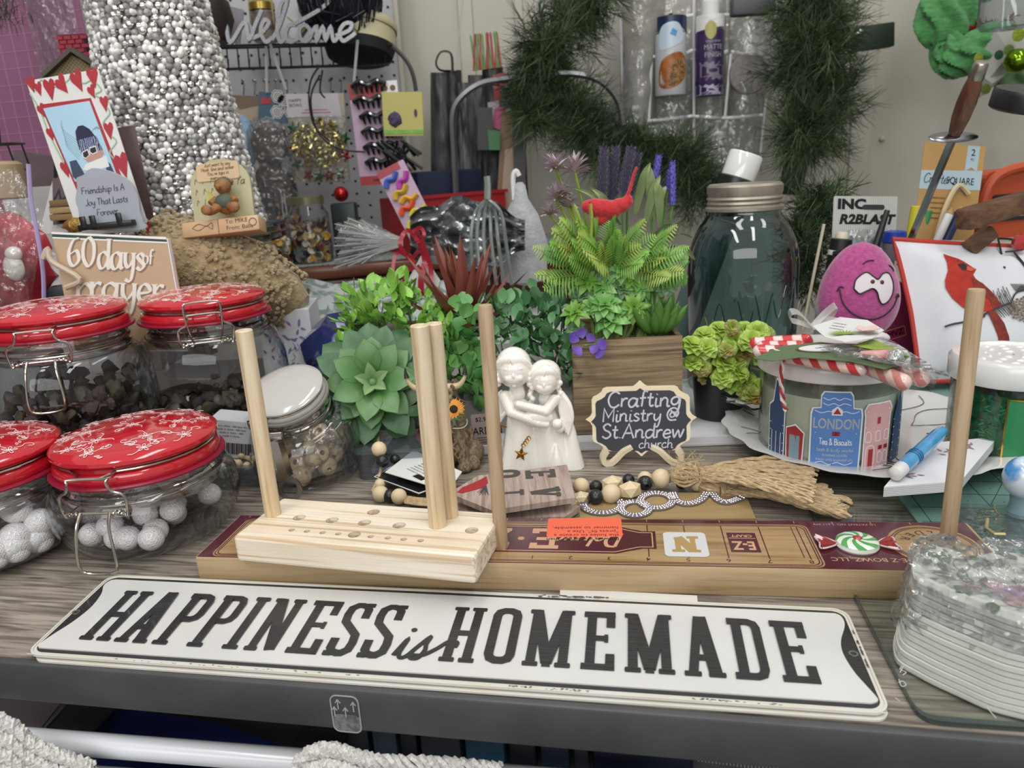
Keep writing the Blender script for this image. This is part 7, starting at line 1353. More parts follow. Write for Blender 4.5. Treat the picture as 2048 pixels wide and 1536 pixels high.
ph([],mat('twig_grey','#7f97a6',.6),'photo_twigs',.0009,[([(480+i*4,960-i*12),(420-6*i,900-18*i),(395-3*i,860-20*i)],.0005) for i in range(8)]+[([(500,900),(560,780),(590+i*8,760+i*6)],.0005) for i in range(4)])
ph([[(455,790),(470,758),(500,752),(540,775),(575,820),(610,880),(480,900),(462,840)]],mat('knit_navy','#1f2440',.7),'photo_hat',.0010);ph([[(475,840),(580,815),(620,900),(490,920)]],mat('knit_zebra','#8f98b8',.7,c2='#1f2440',tex='wave',ns=150,dist=8),'photo_hat_band',.0012);ph([[(495,905),(600,870),(628,920),(600,960),(530,975),(505,950)]],mat('skin_photo','#b98d80',.6),'photo_face',.0011);ph([[(495,915),(530,895),(545,930),(520,955),(500,945)],[(540,885),(580,875),(590,915),(560,930),(540,915)]],WHP,'photo_sunglasses',.0014);ph([[(502,918),(528,903),(538,930),(520,948),(505,940)],[(545,892),(576,882),(584,910),(560,922),(546,912)]],INK,'photo_lenses',.0016);ph([[(520,985),(640,935),(660,1000),(560,1030),(500,1020)]],WHP,'photo_scarf',.0012);ph([[(420,970),(460,960),(520,1060),(470,1090),(440,1060)],[(640,960),(665,985),(690,1040),(640,1040)]],mat('photo_dark','#39405a',.6),'photo_friend',.0011)
t2c,F2,W,H=ccard('dark_card','dark maroon-brown card standing behind the photo card','card',(232,256),(268,250),(278,470),.905,mat('dark_photo','#43292c',.3,c2='#7a6a68',ns=8),Yb=.885)
# frosted plaque on easel
F,W,H=cardf((156,345),(250,335),(160,452),.835);t=cthing('frosted_plaque','frosted acrylic plaque with script Friendship Is A Joy That Lasts Forever on a black stand','plaque',F);P=smooth(cpoly(F,[C1(*q) for q in ((475,1120),(470,1070),(510,1050),(560,1010),(640,1020),(700,1040),(760,1070),(810,1120),(840,1190),(850,1270),(870,1330),(860,1375),(520,1375),(490,1310),(480,1250),(465,1200))])[::-1],4,True);m=M();m.ext([(p.x,p.y) for p in P],0,.004);part('plaque',m,glass('frosted','#c5ccd4','#9aa2ad',refl=.3,base=.05,haze=.62,hc='#c3c9d3',r=.3),t,sm=False);m=M()
for s_,x,y in (('Friendship Is A',628,1140),('Joy That Lasts',650,1210),('Forever',655,1275)):q=pxy(F,*C1(x,y));hand(m,s_,.0066,q[0],q[1]-.002,.0042,.0045,w=.8,slant=.15,con=.35,sxx=.9)
pr(t,m,INK,'script_text');m=M();q=pxy(F,*C1(510,1375));q2=pxy(F,*C1(835,1365));m.box(((q[0]+q2[0])/2,q[1]+.002,.006),(q2[0]-q[0],.006,.016),bev=.001)
for f in (.12,.3,.78):m.box((q[0]+(q2[0]-q[0])*f,q[1]+.007,.013),(.006,.013,.003),bev=.0008)
part('stand',m,mat('black_satin',0),t,'small black stand')
# book
F,W,H=cardf((103,464),(332,474),(150,700),.80,.77);t=cthing('prayer_book','tan paperback titled 60 days of prayer with dark green top stripe, leaning behind the jars','book',F);Pq=cpoly(F,[(103,464),(332,474),(372,700),(150,700)]);m=M();m.ext(Pq[::-1],-.0006,0);part('cover',m,mat('cover_tan','#b59b7c',.45,c2='#a68c70',ns=7),t,sm=False);m=M();m.ext([(x+.0015,y-.0012) for x,y in Pq][::-1],-.007,-.0007);part('pages',m,mat('paper_white',0),t,sm=False);m=M();m.ext([(x+.002,y) for x,y in Pq][::-1],-.0078,-.0071);part('back_cover',m,mat('cover_tan',0),t,sm=False)
def cq(L_):return cpoly(F,L_)
m=M();m.ext(cq([(103,464),(332,474),(333,479),(104,468)])[::-1],0,.0003);m.ext(cq([(105,474),(334,484),(335,487),(106,477)])[::-1],0,.0003);pr(t,m,WHP,'white_rules');m=M();m.ext(cq([(104,468),(333,479),(334,484),(105,474)])[::-1],0,.0003);pr(t,m,mat('dark_green_print','#1f3a2c',.5),'green_stripe')
for off,mt,z in (((.0012,-.0012),mat('title_shadow','#85705f',.6),.0002),((0,0),mat('title_white','#d8d3c8',.4),.0005)):
    m=M()
    for s_,x,y,sz,k_,sf in (('60',163,532,.030,.74,.0),('days',243,538,.030,.66,.8),('of',296,528,.015,.66,.6),('rayer',254,603,.033,.84,.8),('p',170,603,.033,.9,.8)):
        q=pxy(F,x,y);hand(m,s_,sz,q[0]+off[0],q[1]+off[1],z,z+.0003,w=1.2,sxx=k_,con=.3,serif=sf)
    pr(t,m,mt,'title')
m=M();P=[Vector((*pxy(F,*C7b),.008)) for C7b in ((95,520),(105,500),(112,525),(168,560),(140,577))];m.tube(P,.003,8,sm=4);part('page_clip',m,mat('frosted_clip','#b7a894',.4),t,'frosted plastic strip over the cover')
# plastic zip bag with red contents
t=thing('zip_bag','clear zip bag with purple seal holding red fabric and a white figure','bag',PY(40,600,.84));o_=t.location;m=M()
def zb(u,v):x=-70+(70+30*min(1,v*1.6)+(60 if v < .6 else 60-60*(v-.6)/.4))*u;y=612-282*v+(1-u)*60*v;return PY(x,y,.80+.04*(u-.5)**2-.01*sin(v*3)+.006*noise.noise(Vector((u*5,v*5,0))))-o_
m.grid(zb,22,22);part('bag_film',m,CELLO,t);m=M();m.tube([PY(*q,.795)-o_ for q in ((57,328),(62,400),(75,470),(86,540),(88,600))],.0022,6,sm=4,flat=.5);part('zip_seal',m,mat('zip_purple','#a79bc4',.3),t,'purple zip seal')
m=M();m.ball(PY(18,530,.85)-o_,.048,20,jit=.25,sq=(1,.5,1.15));part('red_contents',m,mat('red_satin','#8f1f2c',.35,c2='#b43443',ns=14,coat=.4),t,'crimson fabric');m=M();c_=PY(28,535,.815)-o_;m.ball(c_,.011,14,sq=(1,.6,1.3));m.ball(c_+Vector((.003,0,.014)),.009,14,sq=(1,.7,.9));part('white_figure',m,MATS['white_porcelain'],t,'small white figure')
# odds and ends left
t,F,W,H=ccard('pale_photo_display','white slanted display board with dark lettering behind the zip bag','display',(70,365),(190,352),(78,470),1.02,mat('pale_board','#b7b4b4',.5),Yb=.96);m=M();m.ext([(W*.2,H*.15),(W*.75,H*.15),(W*.7,H),(0,H*1.0)],.0002,.001);part('dark_panel',m,mat('dim_mauve','#57464c',.5),t,sm=False);m=M();hand(m,'My',.028,W*.33,H*.45,.001,.0014,w=1.2,slant=.2);pr(t,m,INK,'script_print')
for i in range(3):m=M();a=PY(152,432-i*14,.97);m.box((0,0,0),(.05,.03,.0075),bev=.001);solo('small_book',m,mat('book_tan%d' % i,('#9c8054','#b59a69','#84694a')[i],.6),('bottom','middle','top')[i]+' tan book of the small stack behind the photo card','book',a,(0,0,-8+5*i),group='small stacked books')
t,F,W,H=ccard('mauve_folder','mauve grey folded card standing against the pink mat at the left','folder',(42,304),(122,318),(28,372),1.10,mat('mauve_grey','#5f5055',.6),th=.01)
m=M();p=PY(5,350,1.0);m.lathe([(.02,-.03),(.024,-.028),(.025,.012),(.02,.016)],28);solo('tan_cup',m,mat('tan_cup','#a5906f',.6),'tan paper cup at the left edge below the gumball frame','cup',p);
t=thing('wire_lantern','small black wire lantern frame at the left edge above the tan cup','lantern',PY(8,318,1.02));m=M()
for x in (-.022,.022):
    for y in (-.015,.015):m.tube([(x,y,-.014),(x*.8,y,.018)],.0012,6)
for z in (-.014,.018):m.tube([(-.022,-.015,z),(.022,-.015,z),(.022,.015,z),(-.022,.015,z)],.0012,6,closed=True)
m.tube([(0,0,.018),(.004,0,.045)],.001,6);part('frame',m,mat('black_satin',0),t)
t=thing('figurine_blue','tiny figure in pale blue with white veil beside the zip bag','figurine',PY(106,560,.86));m=M();m.lathe([(.010,-.012),(.009,.004),(.006,.014),(.001,.016)],16);part('dress',m,mat('pale_blue_cloth','#7fa5b5',.6),t);m=M();m.ball((0,-.002,.022),.0065,14);part('head',m,mat('doll_skin','#c9b1a2',.5),t);m=M();m.lathe([(.013,-.005),(.011,.015),(.0085,.028),(.001,.032)],16,tr(0,.003,0));part('veil',m,WHP,t)
m=M();p=PY(112,584,.87);m.box((0,0,-.02),(.05,.04,.04),bev=.003);solo('black_box',m,mat('black_satin',0),'black box under the tiny blue figure','box',(p.x,p.y,p.z+.01));
m=M();p=PY(153,450,.84);m.ball((0,0,0),.011,14,jit=.4,sq=(1.3,.7,.7));solo('gold_shell',m,mat('gold_shell','#a07c3c',.4,metal=.5,bump=1,bs=300),'small ribbed gold shell beside the plaque stand','ornament',p)
# little house
t=thing('model_house','small model house with woven gable, grey roof and red brick chimney behind the photo card','model house',PY(140,150,1.08));o_=t.location;P=[PY(*q,1.08)-o_ for q in ((88,152),(140,108),(192,138),(192,240),(88,240))];m=M();m.add(P+[p+Vector((0,.06,0)) for p in P],[(0,1,2,3,4),(9,8,7,6,5),(0,5,6,1),(1,6,7,2),(2,7,8,3),(4,9,5,0)]);part('gable',m,mat('wicker','#8b805c',.8,c2='#6a6144',ns=380,tex='check'),t,sm=False);m=M()
for a,b in (((84,156),(141,103)),((141,103),(198,140))):A,B=PY(*a,1.07)-o_,PY(*b,1.07)-o_;m.add([A,B,B+Vector((0,.08,0)),A+Vector((0,.08,0))]+[q+Vector((0,0,.006)) for q in (A,B,B+Vector((0,.08,0)),A+Vector((0,.08,0)))],[(0,3,2,1),(4,5,6,7),(0,1,5,4),(2,3,7,6),(1,2,6,5),(0,4,7,3)])
part('roof',m,mat('roof_grey','#55524a',.8),t,sm=False);ch_=M();q=PY(158,100,1.10)-o_;ch_.box(q,(.034,.03,.034));cp_=part('chimney',ch_,mat('mortar_dark','#5c2630',.8),t,sm=False);bk_=M();bk_.box((0,0,0),(.0085,.002,.0042));bme=bk_.mesh('brick',mat('brick_red','#9a2c3a',.7),False)
for r_ in range(6):
    for c_ in range(3 + r_ % 2):link('brick',bme,cp_,(q.x-.0125+c_*.0105-(.004 if r_ % 2 else 0)+.002,q.y-.0155,q.z-.0135+r_*.0053))
p=PY(158,240,1.10);m=M();m.box((0,0,0),(.05,.06,p.z),bev=.002);solo('pale_carton',m,mat('pale_board',0),'tall pale carton holding up the model house behind the photo card','carton',(p.x,1.10,p.z/2))
p=PY(70,374,1.10);m=M();m.box((0,0,0),(.075,.06,p.z),bev=.002);solo('white_carton',m,mat('dim_white','#b7b6b5',.5),'tall white carton under the mauve folder at the left','carton',(p.x,1.11,p.z/2))
# pink grid mat on the wall
a,b=PY(-150,100,1.45),PY(176,100,1.38);d=b-a;t=thing('pink_grid_mat','dusty pink gridded mat hanging behind clear film at the far left','mat',(a.x,a.y,0),(0,0,math.degrees(atan2(d.y,d.x))));LNG=hypot(d.x,d.y);PF_=mat('pink_mat','#9c6a87',.4,c2='#8c5d79',ns=3);m=M();m.box((LNG/2,.002,.38),(LNG,.004,.7));part('mat',m,PF_,t,sm=False);m=M()
for i in range(20):x=LNG-.012-i*.0262;m.box((x,-.0003,.38),(.0009,.0006,.68))
for i in range(26):m.box((LNG/2,-.0003,.06+i*.0262),(LNG,.0006,.0009))
pr(t,m,mat('pink_line','#b58ba2',.5),'grid_lines');m=M();m.grid(lambda u,v:(LNG+.02-.09*u-.02*v,-.02-.008*sin(u*3)+.006*noise.noise(Vector((u*3,v*9,0))),.14+.5*v),12,30);part('clear_film',m,CELLO,t);m=M();m.tube([(LNG-.085,-.008,.30),(LNG-.145,-.01,.315),(LNG-.125,-.008,.25)],.002,6);part('film_crease',m,mat('pink_line',0),t)
# curly plush roll under the stand
m=M();A,B=PY(310,500,.90),PY(610,610,.88);d=(B-A);X=d.to_track_quat('Z','Y').to_matrix().to_4x4();m.X=X;pf3=[(.02,-.01),(.045,.0),(.052,.05),(.045,.12),(.03,d.length-.02),(.012,d.length)];m.lathe(pf3,48,wob=lambda a,z:1+.05*noise.noise(Vector((cos(a)*3,sin(a)*3,z*60))));random.seed(8)
for i in range(1700):
    z=random.uniform(0,d.length-.01);a=random.uniform(0,6.28);rr=.05 if z < .12 else .05-.02*(z-.12)/max(.01,d.length-.12);m.ball((rr*cos(a),rr*sin(a),z),random.uniform(.0016,.0030),5)
solo('curly_roll',m,mat('sand_fleece','#a3906c',.95,c2='#8a7756',ns=120,bump=1,bs=300,sheen=.4),'rolled sandy curly fleece lying under and beside the cake stand','fleece',A)
# floral box, blue ceramic, barcode pack, white box
A=PY(560,720,.86);B=PY(625,712,.86);t=thing('floral_box','small white box printed with blue and purple flowers behind the jars','box',(A.x-.02,A.y,.0),(0,0,6));W=.060;H=PY(560,622,.86).z;m=M();m.box((W/2,.04,H/2),(W,.08,H),bev=.0008);part('carton',m,mat('carton_white','#c6c8cc',.5),t,sm=False);m=M();random.seed(5)
for i in range(70):m.leaf(random.uniform(.005,.010),.003,tr(random.uniform(.004,W-.004),-.0006,random.uniform(.01,H-.008)) @ rot(x=90) @ rot(z=random.uniform(0,360)),cup=0,curl=.03,nu=3)
m.X=tr(0,-.0007,0) @ rot(x=90)
for i in range(14):x,y=random.uniform(.005,W-.01),random.uniform(.02,H-.01);m.rib([(x,y),(x+.005,y+.004),(x+.003,y+.009)],.0005,0,.0003,4)
pr(t,m,mat('print_blue','#5f6a9c',.6,c2='#7d6a94',ns=60),'flower_print')
t=thing('blue_ceramic_pot','dark blue and white glazed ceramic pot lying behind the floral box','pot',PY(675,690,.86),(0,0,0));m=M();m.X=rot(y=62,z=-20);m.lathe([(.022,-.034),(.030,-.030),(.034,-.01),(.036,.01),(.030,.028),(.022,.034),(.018,.034),(.020,.02)],8);part('body',m,mat('cobalt_glaze','#222d5c',.15,coat=.8,c2='#9fb0d6',ns=12,lo=.6,hi=.66),t,sm=20)
t,F,W,H=ccard('barcode_pack','white plastic pack with barcode label behind the pine stand dowel','package',(410,838),(505,846),(415,912),.66,mat('pack_white','#bfc0c2',.5),th=.03,r=.003);m=M();random.seed(1);x=.008
while x < W-.004:w_=random.choice((.0004,.0008,.0012));m.ext([(x,.004),(x+w_,.004),(x+w_,.015),(x,.015)],0,.0003);x += w_+random.choice((.0005,.0009))
for i in range(4):tx(m,'made in china - fabrique en chine'[:30-5*i],W*.52,H-.005-.0032*i,.0028)
pr(t,m,INK,'barcode');t=thing('bead_tray','dim tray of small wooden beads and chains below the barcode pack','tray',PZ(455,985));m=M();m.box((0,.03,.012),(.07,.05,.02),bev=.002);part('tray',m,CBX,t);bm_=M();bm_.ball((0,0,0),.004,8);mb_=bm_.mesh('bead',BD)
for i in range(16):link('bead',mb_,t,(-.028+.0075*(i % 8),.012+.012*(i//8),.02+.003*((i*5) % 3)))
m=M();p=PY(262,660,.87);m.box((0,0,0),(.085,.06,.09),bev=.006);solo('white_plastic_box',m,mat('dim_white','#b7b6b5',.5),'plain white plastic box between the two tall red-lidded jars','box',p)
m=M();p=PY(30,790,.80);m.box((0,0,-.02),(.10,.05,.13),bev=.003);solo('grey_fabric_box',m,mat('dotted_grey','#8b8f90',.7,c2='#6c7072',ns=90,tex='voronoi',lo=.02,hi=.1),'grey dotted box seen through the left tall jar','box',p)
# ================= far left wall: desk, pegboard and hanging craft packs =================
GA,GB=PY(150,60,1.62),PY(792,60,1.66);gd=GB-GA;GY=math.degrees(atan2(gd.y,gd.x));GLn=hypot(gd.x,gd.y)
PGM=mat('pegboard_white','#b5b5b8',.6);pg=thing('pegboard','white perforated pegboard panel on the back wall above the brown desk','pegboard',(GA.x,GA.y,0),(0,0,GY));m=M();m.box((GLn/2,.004,.42),(GLn,.008,.62));part('board',m,PGM,pg,sm=False);m=M()
for i in range(int(GLn/.0254)):
    for j in range(24):m.ext(circ(.0028,8),0,.0004,tr(GLn-.012-i*.0254,-.0002,.13+j*.0254) @ rot(x=90))
part('peg_holes',m,mat('hole_dark','#232326',.8),pg,kind='stuff',sm=False)
m=M();m.box((GLn+.004,.0,.42),(.008,.02,.63));part('edge_strip',m,mat('edge_cream','#b3ae9f',.6),pg,sm=False)
YB=1.60
def B_(x,y,o=0.):return PY(x,y,YB-o)
def tubes(name,label,cat,lst,mt,r=.0016,o=.03,sm=4,group=None,closed=False):
    c_=PY(*lst[0][0],1.6-o);m=M()
    for P in lst:m.tube([PY(x,y,1.6-o)-c_ for x,y in P],r,6,sm=sm,closed=closed)
    return solo(name,m,mt,label,cat,c_,group=group)
BWR=mat('black_wire','#1e1e20',.4);CHR=mat('chrome','#b5b5b8',.15,metal=1)
ORD=('leftmost','second from left','third from left','fourth from left','fifth from left','second from right','rightmost')
for i,x in enumerate((484,506,527,549,571,658,679)):tubes('peg_hook','%s chrome peg hook in the row under the wire basket' % ORD[i],'hook',[[(x,158),(x,163),(x+3,160),(x+4,172),(x+3,190)]],CHR,.0014,.015,group='chrome peg hooks in a row on the pegboard')
# wire basket shelf
t=thing('wire_basket','black wire basket shelf hanging on the pegboard under the Welcome sign','basket',B_(600,95));o_=t.location;m=M();m.tube([PY(415,97,1.50)-o_,PY(785,88,1.50)-o_],.0022,6);m.tube([PY(425,139,1.51)-o_,PY(778,129,1.51)-o_],.0026,6);m.tube([PY(415,92,1.59)-o_,PY(785,84,1.59)-o_],.0022,6);part('rails',m,BWR,t)
rod_=M();
for i in range(17):x=432+i*21;rod_.tube([PY(x,97-i*.5,1.50)-o_,PY(x+4,138-i*.5,1.51)-o_,PY(x+4,120-i*.5,1.59)-o_],.0013,5)
part('wires',rod_,BWR,t,kind='stuff')
# Welcome sign
SLV=mat('silver_glitter','#85858a',.35,metal=.5,c2='#a2a2a6',ns=400);F,W,H=cardf((430,0),(720,0),(430,95),1.44);t=cthing('welcome_sign','silver glitter script sign reading Welcome hanging from white ribbons on the pegboard','sign',F);m=M()
for P in ([(432,52),(428,40),(440,28),(452,45),(462,85),(490,45),(500,78),(512,50),(525,20)],[(500,78),(520,70),(538,48),(530,40),(522,62),(532,84),(545,75)],[(545,80),(560,50),(575,0),(562,10),(555,60),(562,84),(575,72)],[(592,50),(578,52),(572,72),(582,84),(598,76)],[(612,48),(600,58),(602,78),(615,82),(624,66),(612,50)],[(624,66),(634,54),(634,82),(646,55),(652,80),(662,55),(668,82),(680,70)],[(672,72),(698,62),(704,48),(690,48),(680,64),(686,82),(702,74),(712,66)],[(590,48),(640,20),(662,0)]):m.rib([pxy(F,*q) for q in P],.0062,-.003,.003,5)
part('script',m,SLV,t)
for a,b in (((532,92),(534,185)),((540,88),(572,180)),((715,80),(708,165))):tubes('hanging_ribbon',{532:'thin white ribbon hanging straight from the Welcome sign',540:'wider white ribbon slanting down from the Welcome sign',715:'clear ribbon hanging below the end of the Welcome sign'}[a[0]],'ribbon',[[a,b]],mat('ribbon_white','#a9a9ad',.4),.0028,.14,0)
# hat, wire ball, jar with gold lid, bowls
t=thing('drum_box','round cream-rimmed black box tilted in the wire basket at the right end','box',PY(720,95,1.53),(-14,4,0));m=M();m.lathe([(.066,.0),(.066,.028)],40,cap=(False,False));m.lathe([(.068,.028),(.069,.030),(.069,.040),(.066,.044),(.001,.046)],40,cap=(False,False));part('cream_rim',m,mat('cream_tin','#b9b28f',.4),t);m=M();m.lathe([(.066,0),(.060,-.018),(.04,-.026),(.001,-.028)],40,cap=(False,False));part('black_base',m,mat('black_felt','#19191a',.8),t)
t=thing('wire_ball_basket','dark blue-black wire ball basket at the top of the pegboard','basket',PY(680,0,1.50));m=M();random.seed(3)
for i in range(26):m.tube([rot(x=random.uniform(60,120),z=i*14,y=random.uniform(-40,40)) @ Vector((.075*cos(g),.075*sin(g),0)) for g in [2*pi*j/30 for j in range(30)]],.0014,5,closed=True)
part('wires',m,mat('navy_wire','#20202a',.4),t,kind='stuff');m=M();m.ball((0,.01,0),.066,20);part('dark_fill',m,mat('dark_cloth','#1a1b22',.9),t)
t=thing('gold_lid_jar','small jar with gold lid standing behind the Welcome sign','jar',PY(533,84,1.56));m=M();m.lathe([(.021,0),(.023,.003),(.023,.05),(.019,.054)],28);part('jar',m,mat('dim_jar','#55483f',.2,c2='#8d8378',ns=60),t);m=M();m.lathe([(.0235,.054),(.0235,.066),(.021,.068),(.001,.068)],28,cap=(False,False));part('lid',m,mat('gold_lid','#a89048',.25,metal=.8),t)
def pack(name,label,TL_,TR_,BL_,Y,c_,cat='package',**k):return ccard(name,label,cat,TL_,TR_,BL_,Y,mat('pk_'+c_,c_,.5),th=k.pop('th',.003),**k)
pack('striped_tag','yellow-green tag hanging behind the gold lid jar',(487,-20),(536,-20),(500,50),1.55,'#8f9160','tag');t,F,W,H=pack('white_carton','small white carton with green edge tilted on the basket shelf',(580,5),(622,40),(552,48),1.50,'#b7babb','box',th=.02);m=M();m.box((W*.95,H/2,.0005),(W*.1,H,.001));m.box((W*.5,H*.5,.0005),(W*.6,.002,.001));pr(t,m,G1)
pack('grey_print_pack','grey patterned packet behind the W of the Welcome sign',(450,10),(490,20),(440,78),1.52,'#8d8b92');m=M();p=PY(405,55,1.45);m.lathe([(.001,-.03),(.04,-.025),(.055,.01),(.05,.04),(.03,.055),(.001,.06)],28);solo('maroon_bowl',m,mat('maroon_dark','#3f2328',.5,c2='#26201f',ns=20),'dark maroon rounded bowl beside the top of the crystal tree','bowl',p)
# hanging packs
t,F,W,H=pack('brown_header_pack','torn cream and brown header card pack next to the crystal tree',(456,190),(516,192),(462,240),1.50,'#a5967f');m=M();m.ext([(0,H*.7),(W*.35,H*.45),(W,H*.65),(W,H),(0,H)],0,.001);pr(t,m,mat('brown_card','#6f5f4e',.5));m=M();p=PY(485,285,1.50);m.ball((0,0,0),.04,16,jit=.3,sq=(.75,.4,1.25));solo('blue_fabric_pack',m,mat('sky_print','#5f87ab',.6,c2='#a5bccb',ns=40),'pale blue cloudy fabric roll under the torn header card','fabric',p)
t,F,W,H=pack('geometric_pack','blue and red pack with black and white hexagon pattern hanging on the pegboard',(514,182),(575,190),(516,240),1.47,'#3e5a6c');m=M();m.ext([(.003,H*.55),(.022,H*.62),(.024,H*.8),(.006,H*.82)],0,.001);pr(t,m,LB_['red']);m=M();hx_=M()
for i,(x,y) in enumerate(((.034,.018),(.046,.038),(.034,.045),(.058,.022))):
    for r_ in (.011,.007,.0035):m.ring(circ(r_,6,x,y),circ(r_-.0016,6,x,y),.0006,.001)
    hx_.ext(circ(.0125,6,x,y),0,.0006)
pr(t,hx_,WHP,'hexagons');pr(t,m,INK,'hexagon_lines');t=thing('dark_tassel_pack','clear bag of dark brown and gold trimmings hanging below the hexagon pack','bag',PY(545,330,1.48));m=M();m.ball((0,0,.035),.045,18,jit=.3,sq=(.75,.4,.9));m.ball((0,0,-.045),.048,18,jit=.4,sq=(.7,.4,1.3));part('trimmings',m,mat('dark_trim','#40362a',.7,c2='#2b2725',ns=40,bump=1,bs=120),t);m=M();m.lathe([(.022,.085),(.038,.06),(.040,0),(.038,-.08),(.03,-.12)],32,Matrix.Diagonal((1,.55,1,1)),wob=lambda a,z:1+.07*sin(a*5+z*60));part('bag_film',m,CELLO,t)
t,F,W,H=pack('bow_pack','pack of gold tinsel bow with red and green stars below a white header card',(582,188),(698,186),(588,366),1.46,'#a39c88');m=M();m.ext([(0,H*.74),(W*.94,H*.74),(W*.9,H),(.0,H)],0,.001);part('header',m,mat('header_white','#b9b4b8',.5),t,sm=False);m=M();tx(m,'HAPPY',.016,H-.012,.008,z=.0012);tx(m,'BOWS',.016,H-.020,.008,z=.0012);m.box((W*.5,H*.82,.0012),(W*.4,.001,.0004));m.box((W*.5,H*.79,.0012),(W*.5,.001,.0004));pr(t,m,LB_['red'],'header_text');m=M();random.seed(7)
for i in range(380):a=random.uniform(0,6.28);rr=.045*sqrt(random.random());m.leaf(.012,.005,tr(W*.52+rr*cos(a),H*.45+rr*.95*sin(a),random.uniform(.002,.02)) @ rot(x=random.uniform(0,180),z=random.uniform(0,360)),nu=3)
part('gold_bow',m,mat('foil_gold','#a89a3c',.15,metal=.9,c2='#d9d2a0',ns=60),t,'shiny gold tinsel bow');
for i,(x,y) in enumerate(((.08,.62),(.07,.4),(.1,.22),(.28,.09),(.46,.07),(.64,.08),(.82,.09),(.95,.3),(.96,.5))):
    m=M();st2=[((.013 if q % 2 == 0 else .0055)*sin(q*pi/5+i),(.013 if q % 2 == 0 else .0055)*cos(q*pi/5+i)) for q in range(10)];V=[(a,b,0) for a,b in st2]+[(0,0,.006)];m.add(V,[((q+1) % 10,q,10) for q in range(10)]);part('star',m,mat('foil_red','#b52a2c',.2,metal=.7) if i % 2 else mat('foil_green','#1f7a4a',.2,metal=.7),t,loc=(W*x,H*y,.002),sm=False)
m=M();m.grid(lambda u,v:(W*u,H*.76*v,.022*sin(pi*u)**.5*sin(pi*min(1,v+.05))**.4),14,14);part('film',m,CELLO,t)
# claw clip card
t,F,W,H=pack('hair_clip_card','pink card with red header holding six glossy black hair claw clips',(697,168),(795,160),(722,372),1.42,'#b79db4');m=M();m.ext([(0,H-.026),(W*.66,H-.026),(W*.66,H),(0,H)],0,.001);m.ext([(0,0),(W,0),(W,.016),(0,.016)],0,.001);pr(t,m,LB_['red'],'red_bands');m=M();m.ext([(W*.66,H-.026),(W,H-.026),(W,H),(W*.66,H)],0,.001);tx(m,'HAIR CLIPS',W*.5,.008,.008,z=.0013);pr(t,m,WHP,'white_print');m=M();m.ext(circ(.005,12,W*.74,H-.012),.001,.0015);m.ext(circ(.005,12,W*.9,H-.012),.001,.0015);m.ext([(.006,H-.018),(.026,H-.018),(.026,H-.006),(.006,H-.006)],.001,.0016);pr(t,m,mat('photo_brown','#6b4b3a',.5),'small_photos')
for i in range(6):
    m=M();cy=.034+.026*i;cx_=W*.52-.008*(i > 3)
    m.tube([(cx_-.030,cy+.004,.006),(cx_-.015,cy+.010,.010),(cx_,cy+.004,.012),(cx_+.015,cy+.010,.010),(cx_+.030,cy+.004,.006)],.0045,8,sm=4)
    for k_ in range(6):m.tube([(cx_-.024+.0096*k_,cy+.006,.010),(cx_-.022+.0088*k_,cy-.008,.006)],lambda t_:.0032*(1-.5*t_),6)
    part('claw_clip',m,mat('clip_black','#0e0e10',.1,coat=1),t)
t,F,W,H=pack('yellow_tag_card','yellow-green card with bead picture and green stripe hanging over the hair clip card',(755,185),(836,184),(768,272),1.39,'#b0a85e',th=.006);m=M();m.ext([(0,.003),(W,.003),(W,.010),(0,.010)],0,.001);pr(t,m,G1,'green_stripe');m=M();m.ball((W*.3,H*.38,.001),.012,12,jit=.5,sq=(1,1,.2));m.ext(circ(.0028,8,W*.82,H*.52,.007),0,.001);pr(t,m,mat('plum','#43202c',.6,c2='#2c3560',ns=200),'bead_picture');m=M();random.seed(5)
for i in range(24):m.tube([Vector((W*.5-.02+random.uniform(-.03,.03),-.005-.02*random.random(),-.01)),Vector((W*.5+random.uniform(-.035,.03),-.03-random.uniform(0,.03),-.012))],.003,5)
part('black_strands',m,mat('clip_black',0),t,kind='stuff')
# neon shapes card
t,F,W,H=cthing('neon_shapes_card','pink card of bright neon rubber shapes slanting down to the red basket','package',cardf((712,376),(765,348),(838,515),1.36,1.34)[0]),*cardf((712,376),(765,348),(838,515),1.36,1.34);m=M();m.ext(rrect(0,0,W,H,.002),-.002,0);part('card',m,mat('pk_#b79db4',0),t,sm=False);m=M();m.ext([(0,0),(W,0),(W,.018),(0,.018)],0,.001);m.ext([(0,H-.012),(W*.8,H-.012),(W*.8,H),(0,H)],0,.001);pr(t,m,LB_['red'],'red_bands')
for i,(x,y,c_,a) in enumerate(((.35,.86,'#3f5fb5',20),(.7,.80,'#b53fa5',30),(.45,.70,'#c9a52a',15),(.6,.60,'#d9a52c',-10),(.4,.52,'#d9542c',10),(.7,.44,'#c9c43a',0),(.4,.36,'#c9c43a',20),(.65,.28,'#e08a34',-20),(.35,.22,'#3f7fc0',10),(.7,.16,'#3fa04a',25))):
    m=M();m.X=tr(W*x,H*y,.004) @ rot(z=a);m.tube([(-.016,-.003,0),(-.006,.004,0),(.004,-.002,0),(.016,.004,0)],.0055,8,sm=4,flat=.7);part('neon_shape',m,mat('neon'+c_,c_,.5),t)
# hoop
tubes('wire_hoop','dark wire hoop hung in front of the bow pack','hoop',[[(640,130),(622,160),(618,200),(628,250),(655,285),(690,300),(730,304)],[(640,150),(625,180),(622,210),(632,255),(660,282)],[(645,140),(640,180),(650,196)]],BWR,.0017,.20);tubes('embroidery_hoop','thick grey hoop curving out from the basket to the yellow card','hoop',[[(785,92),(812,120),(826,150),(832,182)]],mat('grey_hoop','#3f3f41',.4),.0042,.16)
